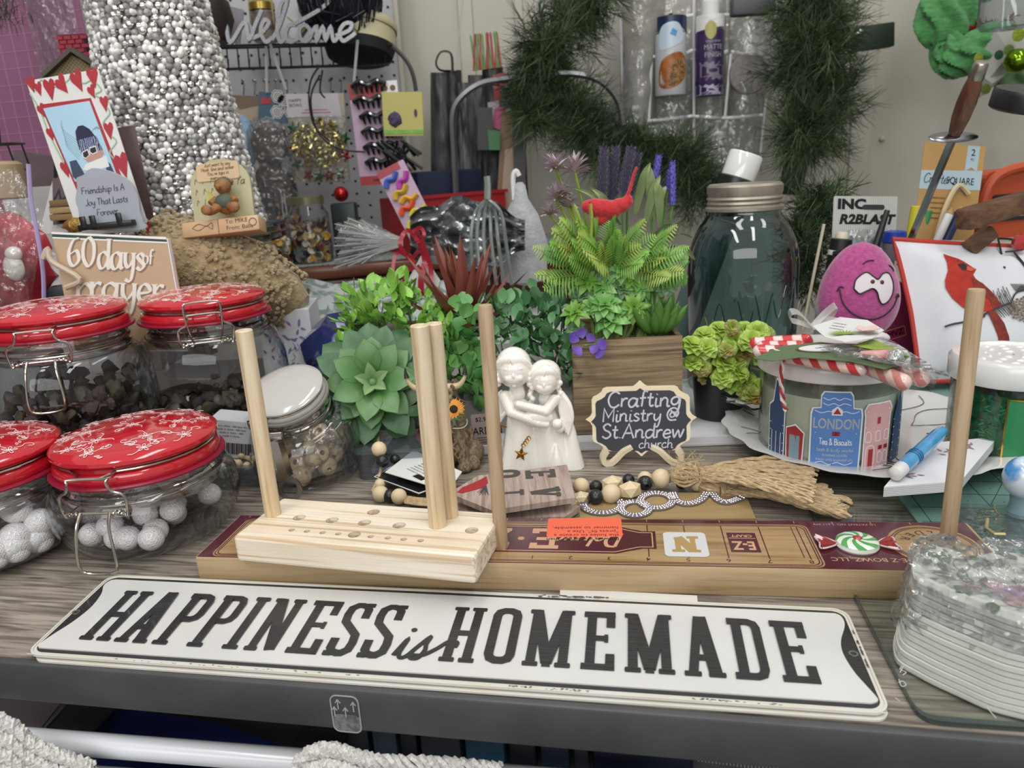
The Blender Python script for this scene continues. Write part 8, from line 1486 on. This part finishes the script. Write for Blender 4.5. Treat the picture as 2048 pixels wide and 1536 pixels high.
# button jars and desk
DZ=PY(650,528,1.36).z
m=M();A,B=PY(470,548,1.30),PY(905,512,1.38);d=B-A;BRD2=mat('mahogany','#5e3524',.35,c2='#7a4730',ns=4,sc=(2,20,20),coat=.3);YD=math.degrees(atan2(d.y,d.x));dk=thing('wooden_desk','reddish brown moulded wooden desk under the pegboard holding the button jars','desk',(A.x,A.y,DZ),(0,0,YD))
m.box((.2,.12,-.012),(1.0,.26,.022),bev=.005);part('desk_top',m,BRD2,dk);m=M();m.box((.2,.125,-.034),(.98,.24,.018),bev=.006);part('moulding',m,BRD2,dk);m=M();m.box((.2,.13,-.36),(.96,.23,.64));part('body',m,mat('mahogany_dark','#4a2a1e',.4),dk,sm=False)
m=M();m.box((.18,.125,.0012),(.9,.24,.002));
for i in range(90):m.lathe([(.006,0),(.006,.002)],6,tr(-.26+i*.0098,.01+.004*sin(i),0))
solo('lace_runner',m,mat('lace','#9aa09c',.9,c2='#7b817e',ns=120),'grey-white lace runner along the edge of the brown desk','runner',(A.x,A.y,DZ),(0,0,YD),sm=False)
BT=[M() for _ in range(1)][0];BT.lathe([(.9,-.2),(1,0),(.85,.2),(.6,.12),(.001,.12)],12);BT.lathe([(.9,-.2),(.001,-.2)],12);bts=[BT.mesh('button',mat('btn%d' % i,c_,.35)) for i,c_ in enumerate(('#d0ccc2','#1a1a1c','#8a6f3f','#6f2f30','#b5a27c','#5f6a6c','#c79a3c','#3a2a24'))]
def bjar(name,label,x,yb,yt,w_,Y,n,seed,lid):
    random.seed(seed);p=PY(x,yb,Y);r=w_/2/CF*((p-Vector((0,0,CH))).dot(_fw));Hh=PY(x,yt,Y).z-p.z;t=thing(name,label,'jar',(p.x,p.y,p.z));m=M();m.lathe([(r*.8,.001),(r*.98,.006),(r,.02),(r,Hh*.78),(r*.8,Hh*.88),(r*.78,Hh)],32,cap=(True,False));part('glass_body',m,JG,t)
    if lid:m=M();m.lathe([(r*.86,Hh*.93),(r*.86,Hh*1.04),(.001,Hh*1.06)],28,cap=(False,False));part('lid',m,lid,t)
    for i in range(n):a=random.uniform(pi,2*pi) if i % 3 else random.uniform(0,6.28);rr=r*.86*(.75+.25*random.random());k_=r*random.uniform(.13,.24);o=link('button',random.choice(bts),t,(rr*cos(a),rr*sin(a),.008+Hh*.66*(i/n)));o.scale=(k_,)*3;o.rotation_euler=(R(random.uniform(40,120)),R(random.uniform(-40,40)),R(random.uniform(-60,60)))
    m=M();m.lathe([(r*.72,.004),(r*.72,Hh*.66),(.001,Hh*.68)],16);part('button_mass',m,mat('mixed_dark','#4a3f36',.6,c2='#9a8d78',ns=160,lo=.4,hi=.6),t,kind='stuff')
bjar('button_jar','tall glass jar packed with mixed buttons, black button near its top',628,528,398,80,1.38,90,3,mat('brass_lid','#8a8a6c',.3,metal=.6));bjar('button_jar','short glass jar of dark and pearl buttons under the crystal tree stand edge',556,536,455,70,1.36,55,5,None);bjar('button_jar','partly hidden glass jar of grey buttons between the two other button jars',588,530,380,52,1.46,40,8,None)
m=M();p=PY(697,490,1.42);m.box((0,0,0),(.045,.03,.10),bev=.004);solo('dark_tin',m,mat('dark_teal','#1f2b2c',.4),'dark green-black tin right of the tall button jar','tin',(p.x,p.y,DZ+.052));m=M();m.ball(PY(682,388,1.45)-p,.014,14);solo('red_bauble',m,mat('foil_red',0),'small red bauble hanging above the tall button jar','bauble',p)
# cellophane bouquet with red ribbon
t=thing('cellophane_bundle','gathered clear cellophane gift wrap tied with curling red ribbon, lying on the desk','gift wrap',PY(830,490,1.15));o_=t.location;random.seed(6)
for i in range(26):
    f=i/25;e=PY(695+25*sin(i*1.7),440+95*f,1.13+.06*random.random())-o_;q=PY(805,478+14*f,1.13)-o_;m=M();n_=Vector((0,.012,.004));m.add([q-n_*.2,q.lerp(e,.5)-n_*.5,e-n_,e+n_,q.lerp(e,.5)+n_*.6+Vector((0,-.008,.003)),q+n_*.2],[(0,1,4,5),(1,2,3,4)]);part('film_fold',m,CELLO,t)
m=M();m.grid(lambda u,v:PY(820+230*v,470+(u-.5)*(30+120*sin(pi*min(1,.12+v*.8))+12*sin(v*19)),1.12+.05*cos((u-.5)*5)*0+.03*noise.noise(Vector((u*6,v*6,0))))-o_,30,34);part('foil_body',m,mat('silver_foil','#a9acae',.22,metal=.8,c2='#6d7072',ns=22,bump=1,bs=55),t,'crumpled silver foil')
m=M()
for i in range(26):f=i/25;m.tube([PY(806,476+16*f,1.125)-o_,PY(760+6*sin(i*3),462+44*f,1.12)-o_,PY(695+28*sin(i*1.7),436+100*f,1.115)-o_],.0007,5,sm=3)
part('fold_streaks',m,mat('streak_clear','#c9cccc',.1,metal=.4),t,kind='stuff')
RBN=mat('red_ribbon','#9c1a2c',.35,coat=.3)
for P,w_ in (([(838,485),(815,460),(800,490),(822,515),(838,500)],.006),([(838,480),(850,520),(842,560),(845,640)],.009),([(842,480),(862,540),(858,600),(862,650)],.007),([(830,525),(795,505),(788,550),(830,535)],.005),([(820,535),(800,570),(785,610)],.004),([(835,530),(860,560),(880,590)],.004),([(825,465),(840,455),(848,470),(830,480),(838,462)],.005)):
    Q=smooth([PY(x,y,1.08+.008*(i % 2))-o_ for i,(x,y) in enumerate(P)],6);m=M();V=[]
    for i,p in enumerate(Q):t3=(Q[min(i+1,len(Q)-1)]-Q[max(0,i-1)]).normalized();n_=t3.cross(Vector((0,1,.3*sin(i*.4)))).normalized()*w_/2;V += [p-n_,p+n_]
    m.add(V,[(2*j,2*j+1,2*j+3,2*j+2) for j in range(len(Q)-1)]);part('ribbon',m,RBN,t)
m=M();a=PY(838,620,1.1)-o_;m.add([PY(x,y,1.10)-o_ for x,y in ((845,505),(800,590),(870,600),(880,560))]+[PY(x,y,1.12)-o_ for x,y in ((845,505),(800,590),(870,600),(880,560))],[(0,1,2,3),(7,6,5,4),(0,4,5,1),(1,5,6,2),(2,6,7,3),(3,7,4,0)]);part('white_tag',m,WHP,t,'white paper tag',sm=False)
# lace cloth and crumpled papers in front of the desk
m=M();m.grid(lambda u,v:PY(590+380*u,562+75*v,1.12-.10*v)+Vector((0,0,.008*noise.noise(Vector((u*7,v*4,0))))),30,10);solo('patterned_cloth',m,mat('marbled_cloth','#a9b0ad',.8,c2='#6f7d78',ns=30,lo=.45,hi=.55,dist=2),'grey-green marbled cloth lying below the brown desk edge','cloth')
m=M();p=PY(650,640,1.0);m.box((.05,.10,-.06),(.75,.26,.04));solo('side_shelf',m,mat('dim_white',0),'pale shelf surface behind the left planter holding the marbled cloth','shelf',(p.x,p.y,p.z))
# ================= middle: red basket, grey bag organiser, arch, whisk =================
m=M();A,B=PY(845,395,1.42),PY(960,395,1.50);d=B-A;t=thing('red_basket','red plastic basket with slot handle on the desk behind the foil','basket',A,(0,0,math.degrees(atan2(d.y,d.x))));h_=A.z-DZ-.002;L_=.19;REDP=mat('red_plastic','#9c1f25',.4)
for x0,x1,z0,z1 in ((-.02,.032,-h_,0),(.085,L_,-h_,0),(.032,.085,-h_,-.04),(.032,.085,-.016,0)):m.box(((x0+x1)/2,0,(z0+z1)/2),(x1-x0,.004,z1-z0))
m.box((L_/2-.01,.12,-h_/2),(L_+.02,.004,h_));m.box((-.02,.06,-h_/2),(.004,.12,h_));m.box((L_,.06,-h_/2),(.004,.12,h_));m.box((L_/2-.01,0,0),(L_+.03,.012,.006));part('basket',m,REDP,t,sm=False);m=M();m.box((.08,.06,.0),(.15,.08,.09),bev=.005);part('navy_lining',m,mat('navy_cloth','#131c38',.7),t,'navy blue cloth inside');m=M();
for i in range(4):m.tube([(.03+.016*i,.03,-.03),(.038+.016*i,.03,-.02)],.008,8)
part('contents',m,mat('green_skein','#3f5f4a',.7,c2='#b5b5ad',ns=60),t,kind='stuff')
t=thing('grey_hanging_bags','bundle of dark grey hanging bags with strap loop on the wall left of the arch','bags',PY(900,250,1.62));o_=t.location
for i,(x,w_,yt,yb) in enumerate(((880,24,145,380),(905,22,140,365),(925,20,165,370),(955,24,150,390),(985,26,135,400))):
    m=M();m.grid(lambda u,v:PY(x+w_*(u-.5)*2*(.8+.2*v)+6*v,yt+(yb-yt)*v,1.62-.02*sin(pi*u)+.006*noise.noise(Vector((u*5+i,v*8,i))))-o_,14,24);part('bag',m,mat('bag_grey%d' % (i % 3),('#5d5d60','#3b3b3e','#77777a')[i % 3],.5,c2='#2a2a2c',ns=9,sc=(12,3,1),bump=.6,bs=30),t)
m=M();m.tube([PY(*q,1.60)-o_ for q in ((905,145),(902,108),(882,104),(872,125),(880,140),(900,142))],.0035,8,sm=4,flat=.4);part('strap_loop',m,mat('strap_dark','#2f2f31',.6),t);m=M();m.tube([PY(910,142,1.60)-o_,PY(928,-20,1.60)-o_],.0013,6);part('cord',m,mat('pale_cord','#b5b0a3',.6),t,'pale cord')
ap_=thing('hanging_card_packs','crowded hanging packs with red, green and pink prints behind the whisk','packs',PY(1000,260,1.60));o_=ap_.location
for i,(pts,c_) in enumerate((([(985,150),(1010,145),(1012,220),(990,222)],'#8f2a33'),([(975,205),(998,200),(1005,290),(985,300)],'#9c8f98'),([(1002,175),(1030,172),(1030,215),(1004,218)],'#3d5058'),([(990,215),(1012,215),(1000,260),(985,255)],'#b53f77'),([(1003,225),(1040,220),(1030,370),(995,380)],'#7c5f44'),([(1010,300),(1038,290),(1035,420),(1000,425)],'#a58f7c'),([(955,215),(985,215),(985,300),(955,300)],'#232325'),([(975,260),(1000,262),(1000,300),(978,300)],'#2c6b3a'),([(1020,160),(1055,160),(1050,400),(1030,400)],'#3a3a3c'))):
    m=M();V=[PY(x,y,1.585-.006*i)-o_ for x,y in pts];m.add(V+[v+Vector((0,.004,0)) for v in V],[(3,2,1,0),(4,5,6,7),(0,1,5,4),(1,2,6,5),(2,3,7,6),(3,0,4,7)]);part('card_pack',m,mat('cp'+c_,c_,.4),ap_,sm=False)
m=M();m.rib([(0,0)],0,0,0);tk=M();random.seed(2)
tkk=thing('craft_sticks','bunch of red and green striped sticks poking up left of the garland','sticks',PY(975,110,1.60));o_=tkk.location;sm_=M();sm_.lathe([(.0022,0),(.0022,.062),(.001,.066)],6)
rs_,gs_=sm_.mesh('stick',LB_['red']),sm_.mesh('stick',G2)
for i in range(16):o=link('stick',rs_ if i % 4 in (0,3) else gs_,tkk,PY(948+i*3.6,142-.5*i,1.60)-o_);o.rotation_euler=(R(random.uniform(-5,5)),R(random.uniform(-6,6)),0)
GM=mat('grey_metal','#6f6f70',.3,metal=.7);tubes('arch_frame','bent grey metal arch frame standing behind the garland','frame',[[(916,480),(912,400),(908,300),(906,230),(922,195),(960,168),(1010,158),(1080,150),(1150,148),(1200,162),(1235,200),(1246,250)]],GM,.0065,.12,6)
t=thing('glass_whisk','clear glass whisk-shaped ornament with long looped strands behind the red agave','ornament',PY(975,410,1.00));o_=t.location;m=M()
for dx in (-22,-14,-5,5,14,24):m.tube([PY(975,398,1.)-o_,PY(975+dx*1.1,425,1.+.006*(dx % 3))-o_,PY(975+dx*1.5,480,1.)-o_,PY(985+dx*1.6,570,1.)-o_],.0024,8,sm=6)
m.tube([PY(975,398,1.)-o_,PY(976,370,1.)-o_,PY(974,352,1.)-o_],.0045,8);part('strands',m,mat('glass_strand','#a3aca8',.06,metal=.55),t)
m=M();p=PY(1045,470,1.2);m.lathe([(.001,-.08),(.035,-.07),(.038,-.01),(.026,.03),(.012,.055),(.008,.075),(.004,.08)],32,wob=lambda a,z:1+.08*noise.noise(Vector((cos(a)*2,sin(a)*2,z*30))));solo('white_fleece_hat',m,mat('white_fleece','#b5b5b8',.95,c2='#a3a3a8',ns=60,bump=1,bs=220,sheen=.5),'white fuzzy pointed fleece piece between the whisk and the fern','fleece',p);tubes('white_hook','white curved hook above the white fleece','hook',[[(1028,400),(1026,355),(1032,342),(1038,352)]],WHP,.004,.4)
m=M();m.box((0,0,0),(.004,.004,.22));p=PY(1052,340,1.66);solo('grey_strip',m,mat('strap_dark',0),'dark grey upright strip against the wall right of the card packs','strip',p,(0,0,0))
# ================= shoe organiser with spray cans =================
YO=1.655;F,W,H=cardf((1232,-40),(1560,-60),(1262,330),YO);t=thing('pocket_organiser','clear vinyl pocket organiser with white bindings hanging on the back wall','organiser',PY(1400,150,YO));o_=t.location;WBN=mat('white_binding','#d3d3d5',.7);VN=glass('vinyl','#f0f1f1','#a5a7aa',refl=.5,base=.09,bump=1,bs=30,haze=.10,hc='#c9c9c9',bd=.02)
def OP(x,y,o=0):return PY(x,y,YO-o)-o_
m=M();m.add([OP(*q,-.004) for q in ((1234,-60),(1556,-60),(1518,325),(1250,330))],[(3,2,1,0)]);part('backing_sheet',m,VN,t,sm=False)
bd_=[((1238,-60),(1248,245)),((1388,-60),(1388,300)),((1556,-60),(1540,120),(1520,320)),((1462,108),(1450,235)),((1303,120),(1298,240)),((1250,245),(1320,240),(1385,232)),((1385,232),(1450,236),(1525,230)),((1340,38),(1386,30)),((1390,98),(1415,112),(1455,102)),((1462,103),(1540,118)),((1300,112),(1345,116),(1385,100)),((1445,30),(1545,26)),((1268,330),(1385,320))]
for i,P in enumerate(bd_):m=M();m.tube([OP(*q,.028 if i > 2 else .012) for q in P],.0036,8,sm=4,flat=.8);part('binding',m,WBN,t)
for x0,y0,x1,y1 in ((1305,118,1386,238),(1390,108,1452,236),(1456,118,1528,232),(1240,100,1300,244),(1250,250,1386,330),(1390,240,1524,326),(1456,-30,1548,110),(1392,-30,1452,100)):
    m=M();m.grid(lambda u,v:OP(x0+(x1-x0)*u,y0+(y1-y0)*v,.055*sin(pi*u)**.6*(.55+.45*v)),12,8);part('pocket',m,VN,t)
def can(name,label,x,yt,yb,w_,mts,cap=False):
    p=PY(x,yb,YO-.034);Hh=PY(x,yt,YO-.034).z-p.z;r=w_/2/CF*1.50;q=thing(name,label,'spray can',p);m=M();m.lathe([(r*.95,0),(r,.003),(r,Hh*.86),(r*.97,Hh*.88)],36);part('can_body',m,mts[0],q);m=M();m.lathe([(r*.95,Hh*.88),(r*.7,Hh*.95),(r*.45,Hh*.985),(r*.4,Hh)],36);part('shoulder',m,mat('can_metal','#a5a49a',.25,metal=.9),q);m=M()
    if cap:m.lathe([(r*.62,Hh),(r*.62,Hh+.036),(r*.5,Hh+.04),(.001,Hh+.04)],28)
    else:m.lathe([(r*.28,Hh),(r*.28,Hh+.010),(r*.14,Hh+.012),(r*.14,Hh+.022),(.001,Hh+.023)],20)
    part('cap' if cap else 'nozzle',m,WHP if cap else INK,q);return q,r,Hh
def onc(q,r,items):
    for nm,pts,mt,off in items:
        m=M();n=6;xs=[p[0] for p in pts]
        cx_,cy_=sum(xs)/len(xs),sum(p[1] for p in pts)/len(pts);P=[(p.x,p.y) for p in (smooth(pts,5,True) if len(pts) > 5 else [Vector((*p,0)) for p in dense(pts,6)])];k_=len(P);V=[(a*f+cx_*(1-f),b*f+cy_*(1-f)) for f in (1,.6,.25) for a,b in P];m.add([(0,0,0)]*0+[(r*1.004*sin(x)+off*sin(x),-(r*1.004*cos(x)+off*cos(x)),z) for x,z in V],[(g*k_+i,g*k_+(i+1) % k_,(g+1)*k_+(i+1) % k_,(g+1)*k_+i) for g in (0,1) for i in range(k_)]+[tuple(2*k_+i for i in range(k_))]);part(nm,m,mt,q,kind='stuff')
q,r,Hh=can('spray_can','white and navy air freshener can with orange fruit picture in the organiser pocket',1341,52,192,62,[mat('can_white','#b3b6b8',.3)])
onc(q,r,[('navy_band',[(-1.2,.118),(-.2,.13),(1.4,.112),(1.4,.145),(-1.2,.145)][:5],mat('can_navy','#1f2c4a',.3),.0002),('white_swirl',[(-.9,.085),(.1,.09),(.7,.105),(.3,.13),(-.4,.132),(-.9,.12)],mat('can_pale','#b9c9d6',.3),.0005),('fruit_picture',[(-1.0,.02),(-.2,.012),(.8,.03),(1.0,.06),(.5,.078),(-.3,.074),(-.9,.058)],mat('orange_fruit','#a8662a',.4,c2='#7a4420',ns=60),.0004),('star_anise',[(-.3,.018),(.3,.02),(.8,.04),(.7,.06),(.2,.066),(-.2,.045)],mat('anise_brown','#45301f',.6,c2='#a5763f',ns=240),.0007),('blue_mark',[(-.25,.112),(.1,.106),(.2,.116),(-.1,.122)],mat('sky_mark','#4a8fc0',.4),.0008)])
q,r,Hh=can('spray_can','purple finish spray can with silver top and gold seal in the organiser pocket',1418,44,192,56,[mat('can_violet','#3a2850',.3,c2='#33254a',ns=20)],True)
onc(q,r,[('pale_top',[(-1.5,.118),(1.5,.128),(1.5,.148),(-1.5,.148)],WHP,.0002),('pale_base',[(-1.5,.001),(1.5,.001),(1.5,.020),(-1.5,.020)],mat('can_lilac','#a39db3',.4),.0002),('grey_field',[(-1.5,.028),(1.5,.028),(1.5,.062),(-1.5,.062)],mat('can_greyv','#77707f',.4),.0003),('gold_seal',[(-.55,.112),(-.2,.102),(.15,.112),(.15,.128),(-.2,.136),(-.55,.128)],mat('seal_gold','#a8a15a',.4),.0008)])
m=M();m.X=tr(0,-r-.0006,0) @ rot(x=90);tx(m,'MATTE',.0,.088,.013,sx=.9,z=0);tx(m,'FINISH',.0,.074,.013,sx=.9,z=0);tx(m,'triple-thick',0,.099,.0065,z=0)
for v in m.v:a=v.x/r;v.x,v.y=(r+.0010)*sin(a),-(r+.0010)*cos(a)
pr(q,m,WHP,'can_text');m=M();p=PY(1496,148,YO-.03);m.lathe([(.037,-.008),(.039,-.006),(.039,.006),(.037,.008),(.005,.008),(.004,.004),(.001,.004)],32,rot(x=90));solo('grey_disc',m,mat('disc_grey','#77736e',.6,c2='#8a857e',ns=90),'round grey disc with centre hole in the right organiser pocket','disc',p)
wd=M();wd.lathe([(.0092,-.002),(.0105,0),(.0092,.002)],20,rot(x=90));wme=wd.mesh('white_disc',mat('disc_white','#d3d3d1',.4))
for i,(x,y) in enumerate(((1511,50),(1534,52),(1512,76),(1500,100),(1524,102),(1516,62))):tag(link('white_disc',wme,None,PY(x,y,YO-.03)),'small round white disc in the right organiser pocket, '+('top left','top right','lower left','bottom left','bottom right','middle')[i]+' one','disc','white discs in the organiser pocket')
m=M();m.grid(lambda u,v:PY(1240+95*u*(1-.25*v),-40+290*v,YO-.05*sin(pi*u)-.008*noise.noise(Vector((u*4,v*7,0))))-o_,16,34);part('plastic_bundle',m,glass('bundle_film','#c9c9c4','#8f8f8a',refl=.6,base=.2,haze=.5,hc='#b5b3ac',bump=1,bs=30,bd=.03,r=.15),t,'crumpled clear plastic bags');m=M();p=PY(1505,12,YO-.04);m.box((0,0,0),(.085,.03,.035),bev=.006);solo('grey_pouch',m,mat('pouch_grey','#55555a',.6),'dark grey pouch at the top right pocket of the organiser','pouch',p)
# ================= pine garlands =================
NG=[mat('pine_dark','#2f3f28',.6,c2='#405238',ns=60),mat('pine_mid','#425637',.6,c2='#5d7048',ns=60)]
def garland(name,label,path,R_,n,seed,Y=1.50,L_=.05):
    random.seed(seed);c_=PY(*path[0],Y);t=thing(name,label,'garland',c_);P=smooth([PY(x,y,Y+(.03*sin(i*2)))-c_ for i,(x,y) in enumerate(path)],10);m=M();m.tube(P,.004,6);part('stem',m,mat('stem_dark','#2a241c',.8),t)
    V=[];F_=[];MI=[]
    for i in range(n//10):
        f=random.random()*(len(P)-1);p=P[int(f)]+Vector([random.uniform(-1,1)*R_*.35 for _ in range(3)]);d0=Vector((random.gauss(0,1),random.gauss(0,.8),random.gauss(-.15,1))).normalized()
        tip=p+d0*R_*random.uniform(.5,1);mi=random.random() < .45
        for k_ in range(22):
            b_=p.lerp(tip,random.random());dr=(d0*.9+Vector((random.gauss(0,.55),random.gauss(0,.55),random.gauss(0,.55)))).normalized();e=b_+dr*L_*random.uniform(.55,1);w2=dr.cross(Vector((random.random(),random.random(),.5))).normalized()*.0007;q=len(V);V += [b_-w2,b_+w2,e+w2*.35,e-w2*.35];F_.append((q,q+1,q+2,q+3));MI.append(int(mi))
    me=bpy.data.meshes.new('needles');me.from_pydata([tuple(v) for v in V],[],F_);[me.materials.append(g) for g in NG];me.polygons.foreach_set('material_index',MI);tag(link('needles',me,t),kind='stuff');return t
garland('pine_garland','dark green artificial pine garland hanging left of the organiser and swooping under it',[(1195,-40),(1165,30),(1110,60),(1080,120),(1105,190),(1150,235),(1190,270),(1240,300),(1310,310),(1370,330),(1400,400)],.062,7800,4)
garland('pine_garland','small drooping sprig of the pine garland beside the card packs',[(1090,110),(1060,180),(1065,250)],.045,1500,14,1.46);garland('pine_garland','dark green artificial pine garland hanging down the wall right of the organiser',[(1640,-40),(1610,20),(1650,70),(1600,130),(1660,190),(1610,250),(1620,290)],.072,6800,9)
garland('pine_garland','end of a pine garland lying behind the blue jar at the blister card',[(1650,400),(1620,440),(1600,500),(1610,560)],.04,1800,19,1.05,.03)
m=M();A=PY(1565,320,1.60);m.box((.028,0,-.03),(.05,.012,.075),bev=.006);solo('dark_green_box',m,mat('dark_green_plastic','#1c2a20',.5),'dark green plastic block hanging at the lower end of the right garland','box',A,(0,8,0));m=M();p=PY(1745,75,1.62);m.box((0,0,0),(.075,.03,.045),bev=.003);solo('dark_clip',m,mat('dark_green_plastic',0),'dark metal clip with shiny corner fixed on the wall trim by the garland','clip',p,(0,-4,0));m=M();m.ball((0,0,0),.012,12,jit=.4,sq=(1,.5,.7));solo('foil_scrap',m,CHR,'scrap of shiny foil at the left end of the dark clip','foil',PY(1718,66,1.59))
m=M();p=PY(0,20,1.2);
for i in range(260):a=Vector((random.gauss(0,.016),random.gauss(0,.01),random.gauss(0,.012)));m.leaf(.022,.0016,tr(*a) @ rot(x=random.uniform(0,360),z=random.uniform(0,360)),nu=2)
solo('dark_sprig',m,NG[0],'dark needled sprig at the top left corner over the pink mat','sprig',p,kind=None)
